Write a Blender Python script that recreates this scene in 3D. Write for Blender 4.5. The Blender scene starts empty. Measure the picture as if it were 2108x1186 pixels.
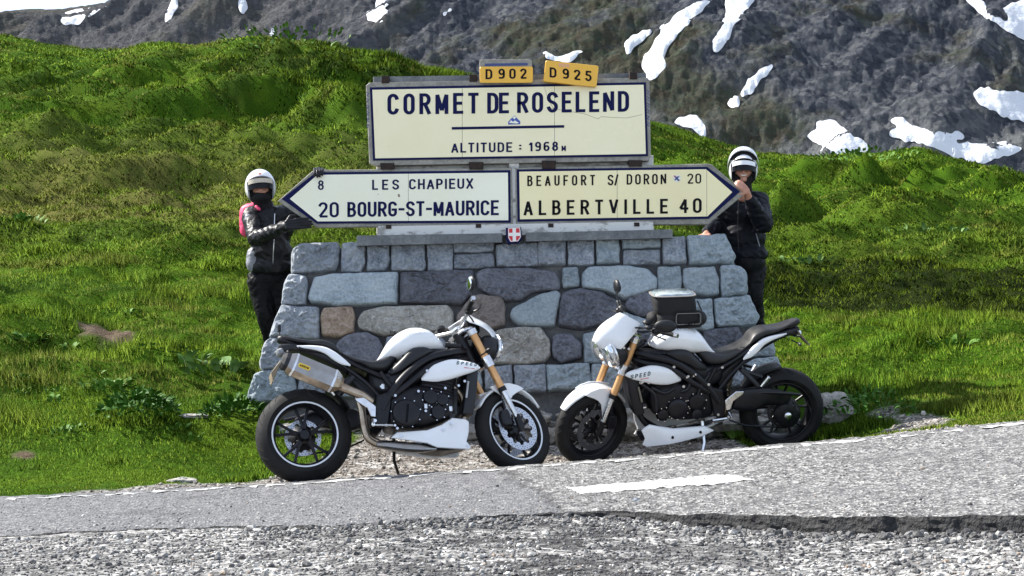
import bpy, math, random
import numpy as np
from mathutils import Vector, Matrix, noise
random.seed(7); RNG = np.random.default_rng(7)
scene = bpy.context.scene
COL = scene.collection
# ------------------------------------------------------------- camera
F = 3240.0; CX, CY = 1054.0, 593.0; CAMZ = 0.9; HOR = 687.0
PITCH = math.atan((HOR - CY) / F); ROLL = -math.radians(1.4)
camd = bpy.data.cameras.new("camera"); cam = bpy.data.objects.new("camera", camd); COL.objects.link(cam)
camd.sensor_width = 36.0; camd.lens = 36.0 * F / 2108.0; camd.clip_start = 0.05; camd.clip_end = 5000
CM = Matrix.Translation((0, 0, CAMZ)) @ (Matrix.Rotation(math.pi / 2 + PITCH, 4, 'X') @ Matrix.Rotation(ROLL, 4, 'Z'))
cam.matrix_world = CM
scene.camera = cam
# ------------------------------------------------------------- light
SUN_EL = math.radians(44); SUN_AZ = math.radians(-70)      # azimuth from +Y (away from camera), negative = left
sdir = Vector((math.sin(SUN_AZ) * math.cos(SUN_EL), math.cos(SUN_AZ) * math.cos(SUN_EL), math.sin(SUN_EL)))
w = bpy.data.worlds.new("World"); scene.world = w; w.use_nodes = True
nt = w.node_tree; nt.nodes.clear()
sky = nt.nodes.new('ShaderNodeTexSky'); sky.sky_type = 'NISHITA'; sky.sun_disc = False
sky.sun_elevation = SUN_EL; sky.sun_rotation = SUN_AZ; sky.altitude = 1900; sky.air_density = 1.0; sky.dust_density = 2.5; sky.ozone_density = 1.0
bg = nt.nodes.new('ShaderNodeBackground'); bg.inputs['Strength'].default_value = 0.115
wo = nt.nodes.new('ShaderNodeOutputWorld')
mixw = nt.nodes.new('ShaderNodeMix'); mixw.data_type = 'RGBA'; mixw.inputs[0].default_value = 0.38
mixw.inputs[7].default_value = (5.6, 5.9, 6.4, 1)     # thin white cloud veil over the whole sky
nt.links.new(sky.outputs[0], mixw.inputs[6]); nt.links.new(mixw.outputs[2], bg.inputs[0]); nt.links.new(bg.outputs[0], wo.inputs[0])
sund = bpy.data.lights.new("sun", 'SUN'); sun = bpy.data.objects.new("sun", sund); COL.objects.link(sun)
sund.energy = 4.8; sund.angle = math.radians(0.6); sund.color = (1.0, 0.95, 0.87)
sun.rotation_euler = (-sdir).to_track_quat('-Z', 'Y').to_euler(); sun.location = (0, 0, 30)
scene.view_settings.view_transform = 'Standard'; scene.view_settings.look = 'None'
scene.view_settings.exposure = 1.25; scene.view_settings.gamma = 1.0; scene.view_settings.use_curve_mapping = False

# ------------------------------------------------------------- helpers
def ray(px, py):
    d = CM.to_3x3() @ Vector(((px - CX) / F, -(py - CY) / F, -1.0))
    return Vector((0, 0, CAMZ)), d
def P(px, py, Y):
    o, d = ray(px, py); t = (Y - o.y) / d.y
    return o + d * t
def yz(px, py, Y):                      # height at depth Y
    return P(px, py, Y).z
def new(name, data, parent=None):
    o = bpy.data.objects.new(name, data); COL.objects.link(o)
    if parent is not None: o.parent = parent
    return o
def tag(o, label=None, cat=None, group=None, kind=None):
    if label: o['label'] = label
    if cat: o['category'] = cat
    if group: o['group'] = group
    if kind: o['kind'] = kind
    return o
def empty(name, loc=(0, 0, 0), mat=None):
    o = new(name, None)
    o.empty_display_size = 0.1
    if mat is not None: o.matrix_world = mat
    else: o.location = loc
    return o
def np_mesh(name, V, Fa, mat, parent=None, smooth=True, attr=None, sharp=None):
    """V Nx3 array, Fa Mx3 or Mx4 int array"""
    V = np.asarray(V, np.float32); Fa = np.asarray(Fa, np.int32)
    me = bpy.data.meshes.new(name)
    me.vertices.add(len(V)); me.vertices.foreach_set('co', V.ravel())
    k = Fa.shape[1]
    me.loops.add(Fa.size); me.loops.foreach_set('vertex_index', Fa.ravel())
    me.polygons.add(len(Fa)); me.polygons.foreach_set('loop_start', np.arange(0, Fa.size, k, dtype=np.int32))
    me.polygons.foreach_set('loop_total', np.full(len(Fa), k, np.int32))
    me.polygons.foreach_set('use_smooth', np.full(len(Fa), smooth))
    me.update(calc_edges=True)
    if attr:
        for an, av in attr.items():
            a = me.attributes.new(an, 'FLOAT', 'POINT'); a.data.foreach_set('value', np.asarray(av, np.float32))
    me.materials.append(mat)
    if sharp: me.set_sharp_from_angle(angle=math.radians(sharp))
    return new(name, me, parent)
def catmull(pts, n, closed=False):
    pts = [np.array(p, float) for p in pts]; N = len(pts); out = []
    segs = N if closed else N - 1
    for i in range(segs):
        if closed: p0, p1, p2, p3 = pts[(i - 1) % N], pts[i], pts[(i + 1) % N], pts[(i + 2) % N]
        else:
            p1, p2 = pts[i], pts[i + 1]
            p0 = pts[i - 1] if i > 0 else 2 * p1 - p2
            p3 = pts[i + 2] if i + 2 < N else 2 * p2 - p1
        for k in range(n):
            t = k / n
            out.append(0.5 * ((2 * p1) + (-p0 + p2) * t + (2 * p0 - 5 * p1 + 4 * p2 - p3) * t * t + (-p0 + 3 * p1 - 3 * p2 + p3) * t ** 3))
    if not closed: out.append(pts[-1])
    return out
XF = [Matrix.Identity(4)]
class MB:
    def __init__(s): s.v = []; s.f = []
    def add(s, vs, fs):
        b = len(s.v); s.v += [tuple(v) for v in vs]; s.f += [tuple(i + b for i in f) for f in fs]; return s
    def box(s, c, size, rot=None, bev=0.0):
        hx, hy, hz = size[0] / 2, size[1] / 2, size[2] / 2
        if bev <= 0:
            vs = [Vector((x * hx, y * hy, z * hz)) for x in (-1, 1) for y in (-1, 1) for z in (-1, 1)]
            fs = [(0, 1, 3, 2), (4, 6, 7, 5), (0, 4, 5, 1), (2, 3, 7, 6), (0, 2, 6, 4), (1, 5, 7, 3)]
        else:
            vs = []; b = min(bev, hx * .9, hy * .9, hz * .9)
            prof = [(-hz, b), (-hz + b, 0), (hz - b, 0), (hz, b)]
            for z, k in prof:
                x0, y0 = hx - k, hy - k
                for (sx, sy) in ((-1, -1), (1, -1), (1, 1), (-1, 1)):
                    a = [(sx * (x0 - b), sy * y0), (sx * x0, sy * (y0 - b))]
                    if sx * sy > 0: a = a[::-1] 
                    else: a = a
                    for p in (a[::-1] if True else a): vs.append(Vector((p[0], p[1], z)))
            n = 8; fs = []
            # order ring by angle for safety
            ring = sorted(range(8), key=lambda i: math.atan2(vs[i].y, vs[i].x))
            vs2 = []
            for r in range(4): vs2 += [vs[r * 8 + i] for i in ring]
            vs = vs2
            for r in range(3):
                for i in range(n): fs.append((r * n + i, r * n + (i + 1) % n, (r + 1) * n + (i + 1) % n, (r + 1) * n + i))
            fs.append(tuple(range(n - 1, -1, -1))); fs.append(tuple(3 * n + i for i in range(n)))
        if rot is not None: vs = [rot @ v for v in vs]
        c = Vector(c); return s.add([v + c for v in vs], fs)
    def tube(s, pts, r, n=10, sm=0, caps=True, flat=None):
        m = len(pts)
        rs = list(r) if hasattr(r, '__len__') else [r] * m
        if sm:
            q = catmull([list(p) + [rr] for p, rr in zip(pts, rs)], sm)
            pts = [Vector(a[:3]) for a in q]; rs = [a[3] for a in q]
        else: pts = [Vector(p) for p in pts]
        m = len(pts); up = None; vs = []; fs = []
        for i, p in enumerate(pts):
            t = (pts[min(i + 1, m - 1)] - pts[max(i - 1, 0)]).normalized()
            if up is None:
                up = Vector((0, 0, 1)) if abs(t.z) < .9 else Vector((1, 0, 0))
            a = t.cross(up).normalized(); b = a.cross(t).normalized(); up = b
            fl = flat if flat else 1.0
            for k in range(n):
                th = 2 * math.pi * k / n
                vs.append(p + a * (rs[i] * math.cos(th)) + b * (rs[i] * fl * math.sin(th)))
        for i in range(m - 1):
            for k in range(n): fs.append((i * n + k, i * n + (k + 1) % n, (i + 1) * n + (k + 1) % n, (i + 1) * n + k))
        if caps: fs.append(tuple(range(n - 1, -1, -1))); fs.append(tuple((m - 1) * n + k for k in range(n)))
        return s.add(vs, fs)
    def cyl(s, a, b, r, r2=None, n=20): return s.tube([a, b], [r, r if r2 is None else r2], n)
    def lathe(s, prof, c, axis='y', n=48, closed=False):
        """prof: list of (radius, offset along axis)"""
        c = Vector(c); vs = []; fs = []; m = len(prof)
        for (r, h) in prof:
            for k in range(n):
                th = 2 * math.pi * k / n
                if axis == 'y': vs.append(c + Vector((r * math.cos(th), h, r * math.sin(th))))
                elif axis == 'x': vs.append(c + Vector((h, r * math.cos(th), r * math.sin(th))))
                else: vs.append(c + Vector((r * math.cos(th), r * math.sin(th), h)))
        rng = m if closed else m - 1
        for i in range(rng):
            j = (i + 1) % m
            for k in range(n): fs.append((i * n + k, i * n + (k + 1) % n, j * n + (k + 1) % n, j * n + k))
        if not closed:
            if prof[0][0] > 1e-5: fs.append(tuple(range(n - 1, -1, -1)))
            if prof[-1][0] > 1e-5: fs.append(tuple((m - 1) * n + k for k in range(n)))
        return s.add(vs, fs)
    def ell(s, c, r, rot=None, nu=16, nv=12):
        c = Vector(c); r = r if hasattr(r, '__len__') else (r, r, r); vs = []; fs = []
        for i in range(nv + 1):
            ph = math.pi * i / nv
            for k in range(nu):
                th = 2 * math.pi * k / nu
                v = Vector((r[0] * math.sin(ph) * math.cos(th), r[1] * math.sin(ph) * math.sin(th), r[2] * math.cos(ph)))
                if rot is not None: v = rot @ v
                vs.append(c + v)
        for i in range(nv):
            for k in range(nu): fs.append((i * nu + k, (i + 1) * nu + k, (i + 1) * nu + (k + 1) % nu, i * nu + (k + 1) % nu))
        return s.add(vs, fs)
    def strip(s, T, B, W, Y=0.0, e=2.6, n=20, sm=5, pinch=True):
        """solid lofted between two side-view polylines T and B [(x,z)], half width W, centre Y (numbers or lists)"""
        m = len(T); W = list(W) if hasattr(W, '__len__') else [W] * m; Y = list(Y) if hasattr(Y, '__len__') else [Y] * m
        q = [list(T[i]) + list(B[i]) + [W[i], Y[i]] for i in range(m)]
        if sm: q = catmull(q, sm)
        q = [list(a) for a in q]
        if pinch:
            def end(a, b, k):
                o = [a[j] + (a[j] - b[j]) * k for j in range(6)]
                cx, cz = (o[0] + o[2]) / 2, (o[1] + o[3]) / 2
                return o, cx, cz
            a, b = q[0], q[1]; c_, d_ = q[-1], q[-2]
            def shrink(a, f, b, k):
                dx = (a[0] + a[2] - b[0] - b[2]) / 2; dz = (a[1] + a[3] - b[1] - b[3]) / 2; L = math.hypot(dx, dz) or 1
                hh = min(math.hypot(a[0] - a[2], a[1] - a[3]) / 2, a[4]) * k
                dx, dz = dx / L * hh, dz / L * hh
                cx, cz = (a[0] + a[2]) / 2 + dx, (a[1] + a[3]) / 2 + dz
                return [cx + (a[0] - a[2]) / 2 * f, cz + (a[1] - a[3]) / 2 * f, cx - (a[0] - a[2]) / 2 * f, cz - (a[1] - a[3]) / 2 * f, a[4] * f, a[5]]
            q = [shrink(a, .35, b, .42), shrink(a, .75, b, .28)] + q + [shrink(c_, .75, d_, .28), shrink(c_, .35, d_, .42)]
        vs = []; fs = []; m = len(q)
        for a in q:
            cx, cz = (a[0] + a[2]) / 2, (a[1] + a[3]) / 2; hx, hz = (a[0] - a[2]) / 2, (a[1] - a[3]) / 2
            for k in range(n):
                th = 2 * math.pi * (k + .5) / n; c, sn = math.cos(th), math.sin(th)
                cc = math.copysign(abs(c) ** (2 / e), c); ss = math.copysign(abs(sn) ** (2 / e), sn)
                vs.append((cx + hx * ss, a[5] + a[4] * cc, cz + hz * ss))
        for i in range(m - 1):
            for k in range(n): fs.append((i * n + k, i * n + (k + 1) % n, (i + 1) * n + (k + 1) % n, (i + 1) * n + k))
        fs.append(tuple(range(n - 1, -1, -1))); fs.append(tuple((m - 1) * n + k for k in range(n)))
        return s.add(vs, fs)
    def plate(s, out, y0, y1, bev=0.004, sm=0):
        """side-view outline [(x,z)] extruded from y0 to y1 with a small bevel"""
        if sm: out = catmull(out, sm, True)
        out = [np.array(o, float) for o in out]; n = len(out); c = sum(out) / n
        def inset(k):
            r = []
            for i in range(n):
                a, b, d = out[i - 1], out[i], out[(i + 1) % n]
                e1 = b - a; e2 = d - b; nn = np.array([-(e1[1] + e2[1]), e1[0] + e2[0]]); L = np.linalg.norm(nn) or 1; r.append(b + nn / L * k)
            return r
        area = sum(out[i - 1][0] * out[i][1] - out[i][0] * out[i - 1][1] for i in range(n)); sg = 1 if area > 0 else -1
        I = inset(bev * sg); d = 1 if y1 > y0 else -1
        rings = [(I, y0), (out, y0 + d * bev), (out, y1 - d * bev), (I, y1)]
        vs = [(p[0], y, p[1]) for R, y in rings for p in R]; fs = []
        for r in range(3):
            for i in range(n): fs.append((r * n + i, r * n + (i + 1) % n, (r + 1) * n + (i + 1) % n, (r + 1) * n + i))
        fs.append(tuple(range(n - 1, -1, -1))); fs.append(tuple(3 * n + i for i in range(n)))
        return s.add(vs, fs)
    def build(s, name, mat, parent=None, smooth=True, sharp=35, label=None, local=None):
        M = XF[0]; me = bpy.data.meshes.new(name)
        vs = [M @ Vector(v) for v in s.v]
        if local is not None: vs = [v - Vector(local) for v in vs]
        me.from_pydata([tuple(v) for v in vs], [], s.f)
        me.materials.append(mat)
        import bmesh
        bm = bmesh.new(); bm.from_mesh(me); bmesh.ops.recalc_face_normals(bm, faces=bm.faces); bm.to_mesh(me); bm.free()
        me.polygons.foreach_set('use_smooth', [smooth] * len(me.polygons))
        if smooth and sharp: me.set_sharp_from_angle(angle=math.radians(sharp))
        o = new(name, me, parent)
        if label: o['label'] = label
        return o
# vectorised value noise
def _h(ix, iy, seed):
    n = (ix.astype(np.int64) * 374761393 + iy.astype(np.int64) * 668265263 + seed * 1442695041) & 0xffffffff
    n = ((n ^ (n >> 13)) * 1274126177) & 0xffffffff
    return ((n ^ (n >> 16)) & 0xffff) / 65535.0
def vn(x, y, seed=0):
    ix = np.floor(x); iy = np.floor(y); fx = x - ix; fy = y - iy
    fx = fx * fx * (3 - 2 * fx); fy = fy * fy * (3 - 2 * fy)
    a = _h(ix, iy, seed); b = _h(ix + 1, iy, seed); c = _h(ix, iy + 1, seed); d = _h(ix + 1, iy + 1, seed)
    return (a * (1 - fx) + b * fx) * (1 - fy) + (c * (1 - fx) + d * fx) * fy
def fbm(x, y, oc=4, seed=0):
    x = np.asarray(x, float); y = np.asarray(y, float); s = 0; am = 1; t = 0
    for o in range(oc):
        s = s + am * vn(x * 2 ** o + 13.7 * o, y * 2 ** o + 7.3 * o, seed + o); t += am; am *= .5
    return s / t
def sstep(a, b, x):
    t = np.clip((x - a) / (b - a), 0, 1); return t * t * (3 - 2 * t)
def inpoly(x, y, poly):
    r = np.zeros(x.shape, bool); n = len(poly)
    for i in range(n):
        x1, y1 = poly[i]; x2, y2 = poly[(i + 1) % n]
        if y1 == y2: continue
        c = ((y1 > y) != (y2 > y)) & (x < (x2 - x1) * (y - y1) / (y2 - y1) + x1); r ^= c
    return r
# ------------------------------------------------------------- materials
def mat(name, base=(.5, .5, .5), rough=.5, metal=0, spec=.5, coat=0, trans=0, ior=1.45):
    m = bpy.data.materials.new(name); m.use_nodes = True
    b = m.node_tree.nodes['Principled BSDF']
    b.inputs['Base Color'].default_value = (*base, 1); b.inputs['Roughness'].default_value = rough; b.inputs['Metallic'].default_value = metal
    b.inputs['Specular IOR Level'].default_value = spec; b.inputs['Coat Weight'].default_value = coat
    b.inputs['Coat Roughness'].default_value = .05
    b.inputs['Transmission Weight'].default_value = trans; b.inputs['IOR'].default_value = ior
    return m
def N(m, t, **k):
    n = m.node_tree.nodes.new(t)
    for a, v in k.items():
        if a.startswith('i_'): n.inputs[a[2:]].default_value = v
        elif a.startswith('n'): n.inputs[int(a[1:])].default_value = v
        else: setattr(n, a, v)
    return n
def LK(m, a, b): m.node_tree.links.new(a, b)
def ramp(m, fac, stops):
    r = N(m, 'ShaderNodeValToRGB'); e = r.color_ramp.elements
    while len(e) < len(stops): e.new(.5)
    for i, (p, c) in enumerate(stops): e[i].position = p; e[i].color = (*c, 1)
    LK(m, fac, r.inputs[0]); return r.outputs[0]
def coords(m, scale=(1, 1, 1)):
    g = N(m, 'ShaderNodeNewGeometry'); mp = N(m, 'ShaderNodeMapping'); mp.inputs['Scale'].default_value = scale
    LK(m, g.outputs['Position'], mp.inputs[0]); return mp.outputs[0]
def tnoise(m, co, scale, detail=4, rough=.55):
    n = N(m, 'ShaderNodeTexNoise'); n.inputs['Scale'].default_value = scale; n.inputs['Detail'].default_value = detail; n.inputs['Roughness'].default_value = rough
    LK(m, co, n.inputs['Vector']); return n.outputs['Fac']
def mix(m, f, a, b, mode='MIX'):
    x = N(m, 'ShaderNodeMix', data_type='RGBA', blend_type=mode)
    for v, i in ((f, 0), (a, 6), (b, 7)):
        if hasattr(v, 'links'): LK(m, v, x.inputs[i])
        else: x.inputs[i].default_value = v if i == 0 else (*v, 1)
    return x.outputs[2]
def math_(m, op, a, b=0.0):
    x = N(m, 'ShaderNodeMath', operation=op)
    for v, i in ((a, 0), (b, 1)):
        if hasattr(v, 'links'): LK(m, v, x.inputs[i])
        else: x.inputs[i].default_value = v
    return x.outputs[0]
def bump(m, h, strength=.4, dist=.01, src=None):
    b = N(m, 'ShaderNodeBump'); b.inputs['Strength'].default_value = strength; b.inputs['Distance'].default_value = dist
    LK(m, h, b.inputs['Height'])
    if src is not None: LK(m, src, b.inputs['Normal'])
    LK(m, b.outputs[0], m.node_tree.nodes['Principled BSDF'].inputs['Normal']); return b.outputs[0]
def setc(m, c, inp='Base Color'): LK(m, c, m.node_tree.nodes['Principled BSDF'].inputs[inp])
def dirty(m, base, dark, scale=8, amt=.5, rr=None, bs=None):
    co = coords(m); n = tnoise(m, co, scale, 6, .65)
    f = ramp(m, n, [(.35, (0, 0, 0)), (.75, (amt, amt, amt))]); setc(m, mix(m, f, base, dark))
    if rr: setc(m, ramp(m, n, [(.3, (rr[0],) * 3), (.7, (rr[1],) * 3)]), 'Roughness')
    if bs: bump(m, tnoise(m, co, bs[0], 4), bs[1], bs[2])
    return m
M = {}
M['white'] = dirty(mat('gloss_white_paint', (.8, .8, .8), .22, coat=.8), (.80, .81, .83), (.62, .62, .62), 6, .35, (.18, .32))
M['plastic'] = dirty(mat('black_plastic', (.012, .012, .014), .42), (.0045, .005, .008), (.013, .013, .016), 14, .7, (.35, .6))
M['satin'] = dirty(mat('satin_black_metal', (.015, .015, .018), .35, .3), (.0045, .0045, .008), (.016, .015, .017), 18, .7, (.3, .5))
M['engine'] = dirty(mat('engine_black', (.02, .02, .022), .4, .4), (.006, .006, .010), (.024, .022, .022), 25, .7, (.3, .6), (90, .25, .004))
M['rubber'] = dirty(mat('tyre_rubber', (.008, .008, .009), .75, spec=.3), (.005, .005, .006), (.024, .023, .022), 9, .8, (.6, .9), (120, .2, .002))
M['chrome'] = dirty(mat('polished_alloy', (.72, .73, .75), .18, 1.0), (.75, .76, .78), (.4, .4, .4), 20, .6, (.12, .4))
M['bolt'] = mat('steel_bolt', (.6, .62, .66), .25, 1.0)
M['steel'] = dirty(mat('brushed_steel', (.55, .52, .5), .3, 1.0), (.36, .355, .35), (.17, .14, .11), 5, .7, (.22, .42))
M['bronze'] = dirty(mat('heat_tinted_steel', (.35, .27, .2), .33, 1.0), (.50, .42, .33), (.20, .13, .08), 9, .9, (.25, .5))
M['gold'] = dirty(mat('gold_fork_tube', (.62, .32, .13), .35, .55), (.70, .40, .18), (.5, .25, .1), 12, .6, (.25, .45))
M['disc'] = dirty(mat('brake_disc_steel', (.5, .54, .6), .4, .5), (.58, .62, .70), (.35, .37, .42), 40, .6, (.35, .5))
M['stripe'] = mat('silver_rim_stripe', (.72, .75, .8), .35)
M['seat'] = dirty(mat('black_seat_vinyl', (.02, .02, .022), .42), (.009, .009, .011), (.03, .03, .03), 10, .6, (.36, .52), (300, .25, .001))
M['lens'] = dirty(mat('headlight_lens', (.75, .8, .85), .06, .85, coat=1), (.82, .86, .9), (.45, .5, .55), 22, .9, (.03, .12))
M['disc_shaded'] = mat('shaded_brake_disc', (.10, .10, .11), .45, .6)  # darker copy of the disc steel, shade on the right bike put into its colour
M['mirror'] = mat('mirror_glass', (.7, .75, .8), .03, 1.0)
M['yellowbadge'] = mat('yellow_badge', (.75, .50, .04), .4)
M['ink'] = mat('black_lettering', (.006, .006, .009), .55, spec=.12)
M['redink'] = mat('red_lettering', (.55, .03, .02), .4)
M['tealink'] = mat('dark_teal_lettering', (.01, .06, .07), .35)
M['plate'] = dirty(mat('dull_plate_back', (.2, .15, .09), .6), (.26, .21, .14), (.08, .06, .05), 18, .9)
M['redlens'] = mat('tail_lens', (.25, .02, .02), .15, coat=1)
M['clearplastic'] = dirty(mat('clear_map_pocket', (.5, .55, .6), .12, coat=1), (.42, .48, .52), (.03, .07, .07), 14, 1.0)
M['bagcloth'] = dirty(mat('black_bag_cloth', (.012, .012, .013), .8), (.005, .005, .006), (.016, .016, .018), 20, .7, (.6, .9), (260, .3, .002))
M['piping'] = mat('grey_piping', (.2, .19, .18), .6)
M['leather'] = dirty(mat('black_riding_leather', (.008, .008, .01), .42, spec=.28), (.005, .005, .007), (.018, .018, .022), 16, .8, (.3, .5), (45, .5, .01))
M['textile'] = dirty(mat('black_textile_jacket', (.012, .012, .015), .5, spec=.15), (.005, .006, .010), (.014, .015, .021), 12, .8, (.4, .65), (60, .4, .008))
M['trousers'] = dirty(mat('black_trousers', (.01, .01, .011), .6, spec=.12), (.004, .004, .005), (.014, .014, .016), 14, .8, (.4, .7), (50, .4, .008))
M['pink'] = dirty(mat('pink_jacket_panel', (.75, .06, .16), .55), (.80, .07, .18), (.5, .04, .1), 18, .6)
M['greypanel'] = dirty(mat('grey_jacket_panel', (.25, .26, .28), .4), (.26, .27, .30), (.1, .1, .11), 14, .8)
M['helmet'] = dirty(mat('white_helmet', (.8, .81, .83), .2, coat=1), (.80, .81, .84), (.66, .67, .70), 9, .4, (.12, .25))
M['liner'] = mat('helmet_liner', (.006, .006, .007), .9)
M['tint'] = mat('dark_visor', (.004, .004, .005), .25, spec=.25)
M['beige'] = mat('peak_beige', (.5, .45, .36), .5)
M['skin'] = dirty(mat('skin', (.48, .24, .16), .5), (.50, .26, .18), (.36, .14, .10), 30, .6)
M['skin'].node_tree.nodes['Principled BSDF'].inputs['Subsurface Weight'].default_value = .1
M['teeth'] = mat('teeth', (.7, .68, .62), .3)
M['navy'] = dirty(mat('navy_enamel', (.004, .006, .055), .5, spec=.12), (.004, .006, .055), (.012, .016, .07), 6, .6, (.4, .6))
def enamel(name, base, aged):
    m = mat(name, base, .3, spec=.35); co = coords(m); co2 = coords(m, (4, 1, .8))
    n = tnoise(m, co, 1.7, 5, .6); st = tnoise(m, co2, 3.0, 5, .7); sp = tnoise(m, co, 60, 3, .6)
    c = mix(m, ramp(m, n, [(.35, (0, 0, 0)), (.7, (.8, .8, .8))]), base, aged)
    c = mix(m, ramp(m, st, [(.62, (0, 0, 0)), (.8, (.35,) * 3)]), c, (.52, .46, .30))
    c = mix(m, ramp(m, sp, [(.72, (0, 0, 0)), (.78, (.5,) * 3)]), c, (.35, .28, .18)); setc(m, c)
    setc(m, ramp(m, n, [(.3, (.18,) * 3), (.7, (.4,) * 3)]), 'Roughness'); return m
M['cream_top'] = enamel('cream_enamel', (.89, .83, .58), (.84, .77, .50))
M['cream_left'] = enamel('pale_cream_enamel', (.87, .86, .71), (.82, .81, .63))
M['cream_right'] = enamel('yellow_cream_enamel', (.89, .81, .50), (.84, .74, .43))
def concrete(name, a, b, c_, scale=6, white=0):
    m = mat(name, a, .9, spec=.15); co = coords(m); n = tnoise(m, co, scale, 8, .65); n2 = tnoise(m, co, scale * 7, 5, .7)
    c = ramp(m, n, [(.3, a), (.5, b), (.72, c_)]); c = mix(m, ramp(m, n2, [(.4, (0,) * 3), (.7, (.55,) * 3)]), c, tuple(x * .6 for x in a))
    if white:
        wn = tnoise(m, coords(m, (1, 1, 2.2)), 3.5, 8, .7); c = mix(m, ramp(m, wn, [(.42, (0,) * 3), (.5, (white,) * 3)]), c, (.66, .66, .64))
    setc(m, c); bump(m, n2, .5, .006); return m
M['concrete'] = concrete('weathered_concrete', (.20, .19, .17), (.30, .29, .26), (.40, .38, .33))
M['slate_cap'] = concrete('slate_slab', (.10, .11, .12), (.17, .18, .19), (.25, .26, .26))
M['whitewash'] = concrete('peeling_whitewash', (.27, .26, .24), (.34, .33, .31), (.42, .41, .39), 5, .95)
M['mortar'] = concrete('grey_mortar', (.075, .077, .083), (.125, .126, .13), (.19, .187, .182), 4)
M['iron'] = dirty(mat('black_iron', (.02, .015, .012), .6, .5), (.015, .013, .013), (.07, .035, .02), 30, .7)
M['yellow_enamel'] = dirty(mat('yellow_enamel', (.80, .42, .02), .3, coat=.4), (.82, .44, .02), (.68, .36, .03), 12, .5)
M['graffiti'] = mat('blue_marker', (.05, .07, .2), .6)
M['crack'] = mat('hairline_crack', (.22, .20, .14), .9)
M['seam'] = mat('dark_seam', (.10, .10, .07), .9)
M['red'] = mat('red_enamel', (.55, .02, .03), .3); M['shieldwhite'] = mat('white_enamel', (.75, .75, .73), .3)
def stonemat(name, cols, vein=None, sc=5):
    m = mat(name, cols[1], .8, spec=.2); tc = N(m, 'ShaderNodeTexCoord'); co = tc.outputs['Object']
    info = N(m, 'ShaderNodeObjectInfo'); add = N(m, 'ShaderNodeVectorMath', operation='ADD'); sc3 = N(m, 'ShaderNodeVectorMath', operation='SCALE')
    LK(m, co, add.inputs[0]); LK(m, info.outputs['Random'], sc3.inputs[3]); sc3.inputs[0].default_value = (37, 53, 71); LK(m, sc3.outputs[0], add.inputs[1]); co = add.outputs[0]
    n = tnoise(m, co, sc, 8, .7); n2 = tnoise(m, co, 45, 5, .75)
    wn = N(m, 'ShaderNodeTexWave'); wn.inputs['Scale'].default_value = 3; wn.inputs['Distortion'].default_value = 14; wn.inputs['Detail'].default_value = 5; wn.inputs['Detail Scale'].default_value = 2.5; LK(m, co, wn.inputs[0])
    c = ramp(m, n, [(.28, cols[0]), (.5, cols[1]), (.74, cols[2])])
    c = mix(m, ramp(m, n2, [(.38, (.0,) * 3), (.72, (.6,) * 3)]), c, tuple(min(1, x * 1.5 + .03) for x in cols[2]))
    if vein: c = mix(m, ramp(m, wn.outputs[0], [(.88, (0,) * 3), (1.0, (.45,) * 3)]), c, vein)
    br = math_(m, 'ADD', math_(m, 'MULTIPLY', info.outputs['Random'], .35), .82)
    hs = N(m, 'ShaderNodeHueSaturation'); LK(m, c, hs.inputs['Color']); LK(m, br, hs.inputs['Value']); setc(m, hs.outputs[0])
    b1 = bump(m, n2, .9, .012); bump(m, n, .7, .035, b1); return m
M['st_grey'] = stonemat('grey_stone', [(.090, .112, .145), (.19, .218, .255), (.34, .36, .385)])
M['st_blue'] = stonemat('smooth_blue_green_stone', [(.14, .18, .21), (.235, .285, .32), (.34, .38, .40)], None, 3)
M['st_dark'] = stonemat('dark_violet_stone', [(.05, .054, .07), (.09, .094, .115), (.155, .16, .18)], (.20, .21, .25))
M['st_brown'] = stonemat('brown_stone', [(.16, .10, .07), (.26, .19, .14), (.38, .31, .25)], None, 6)
M['st_tan'] = stonemat('grey_brown_stone', [(.15, .14, .125), (.23, .22, .20), (.36, .35, .32)], (.5, .5, .48), 4)
M['st_rust'] = stonemat('dark_brown_stone', [(.10, .085, .08), (.15, .13, .12), (.22, .19, .17)], None, 6)
# ------------------------------------------------------------- terrain
RIDGE = [(-900, 40), (-400, 40), (0, 64), (60, 72), (130, 84), (200, 97), (270, 90), (370, 80), (420, 90), (500, 83), (580, 76), (650, 80), (700, 88), (800, 108), (900, 140), (960, 158), (1100, 190), (1250, 222), (1340, 240), (1400, 262), (1450, 280), (1500, 296), (1560, 314), (1640, 322), (1700, 320), (1800, 317), (1900, 316), (2000, 330), (2108, 360), (2300, 390), (3000, 420)]
RROWS = [10.0, 10.4, 10.9, 11.6, 12.2, 13.4, 16, 18.2, 19.3, 20.2, 25, 32, 40]
TAB = {   # image-column : expected picture height of the ground at each depth (first guess, then smoothed and roughened)
 -900: [1095, 1080, 1045, 975, 890, 770, 640, 550, 510, 475, 425, 260, None],
 0:    [1030, 1025, 985, 925, 860, 765, 640, 548, 507, 470, 425, 250, None],
 330:  [1010, 1005, 985, 932, 868, 770, 645, 552, 510, 470, 425, 245, None],
 480:  [1006, 1003, 1003, 965, 890, 775, 648, 557, 514, 473, 425, 245, None],
 760:  [990, 985, 990, 955, 900, 780, 655, 570, 525, 485, 425, 245, None],
 1054: [968, 964, 982, 958, 918, 790, 665, 600, 560, 515, 450, 300, None],
 1213: [955, 952, 970, 962, 925, 790, 670, 620, 580, 530, 458, 320, None],
 1600: [920, 917, 938, 934, 905, 785, 672, 668, 650, 568, 500, 395, None],
 1850: [896, 893, 890, 875, 840, 762, 662, 660, 645, 570, 500, 400, None],
 2108: [874, 871, 858, 838, 805, 745, 655, 655, 640, 585, 505, 415, None],
 3000: [790, 790, 770, 750, 730, 690, 620, 610, 600, 570, 500, 450, None]}
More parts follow.
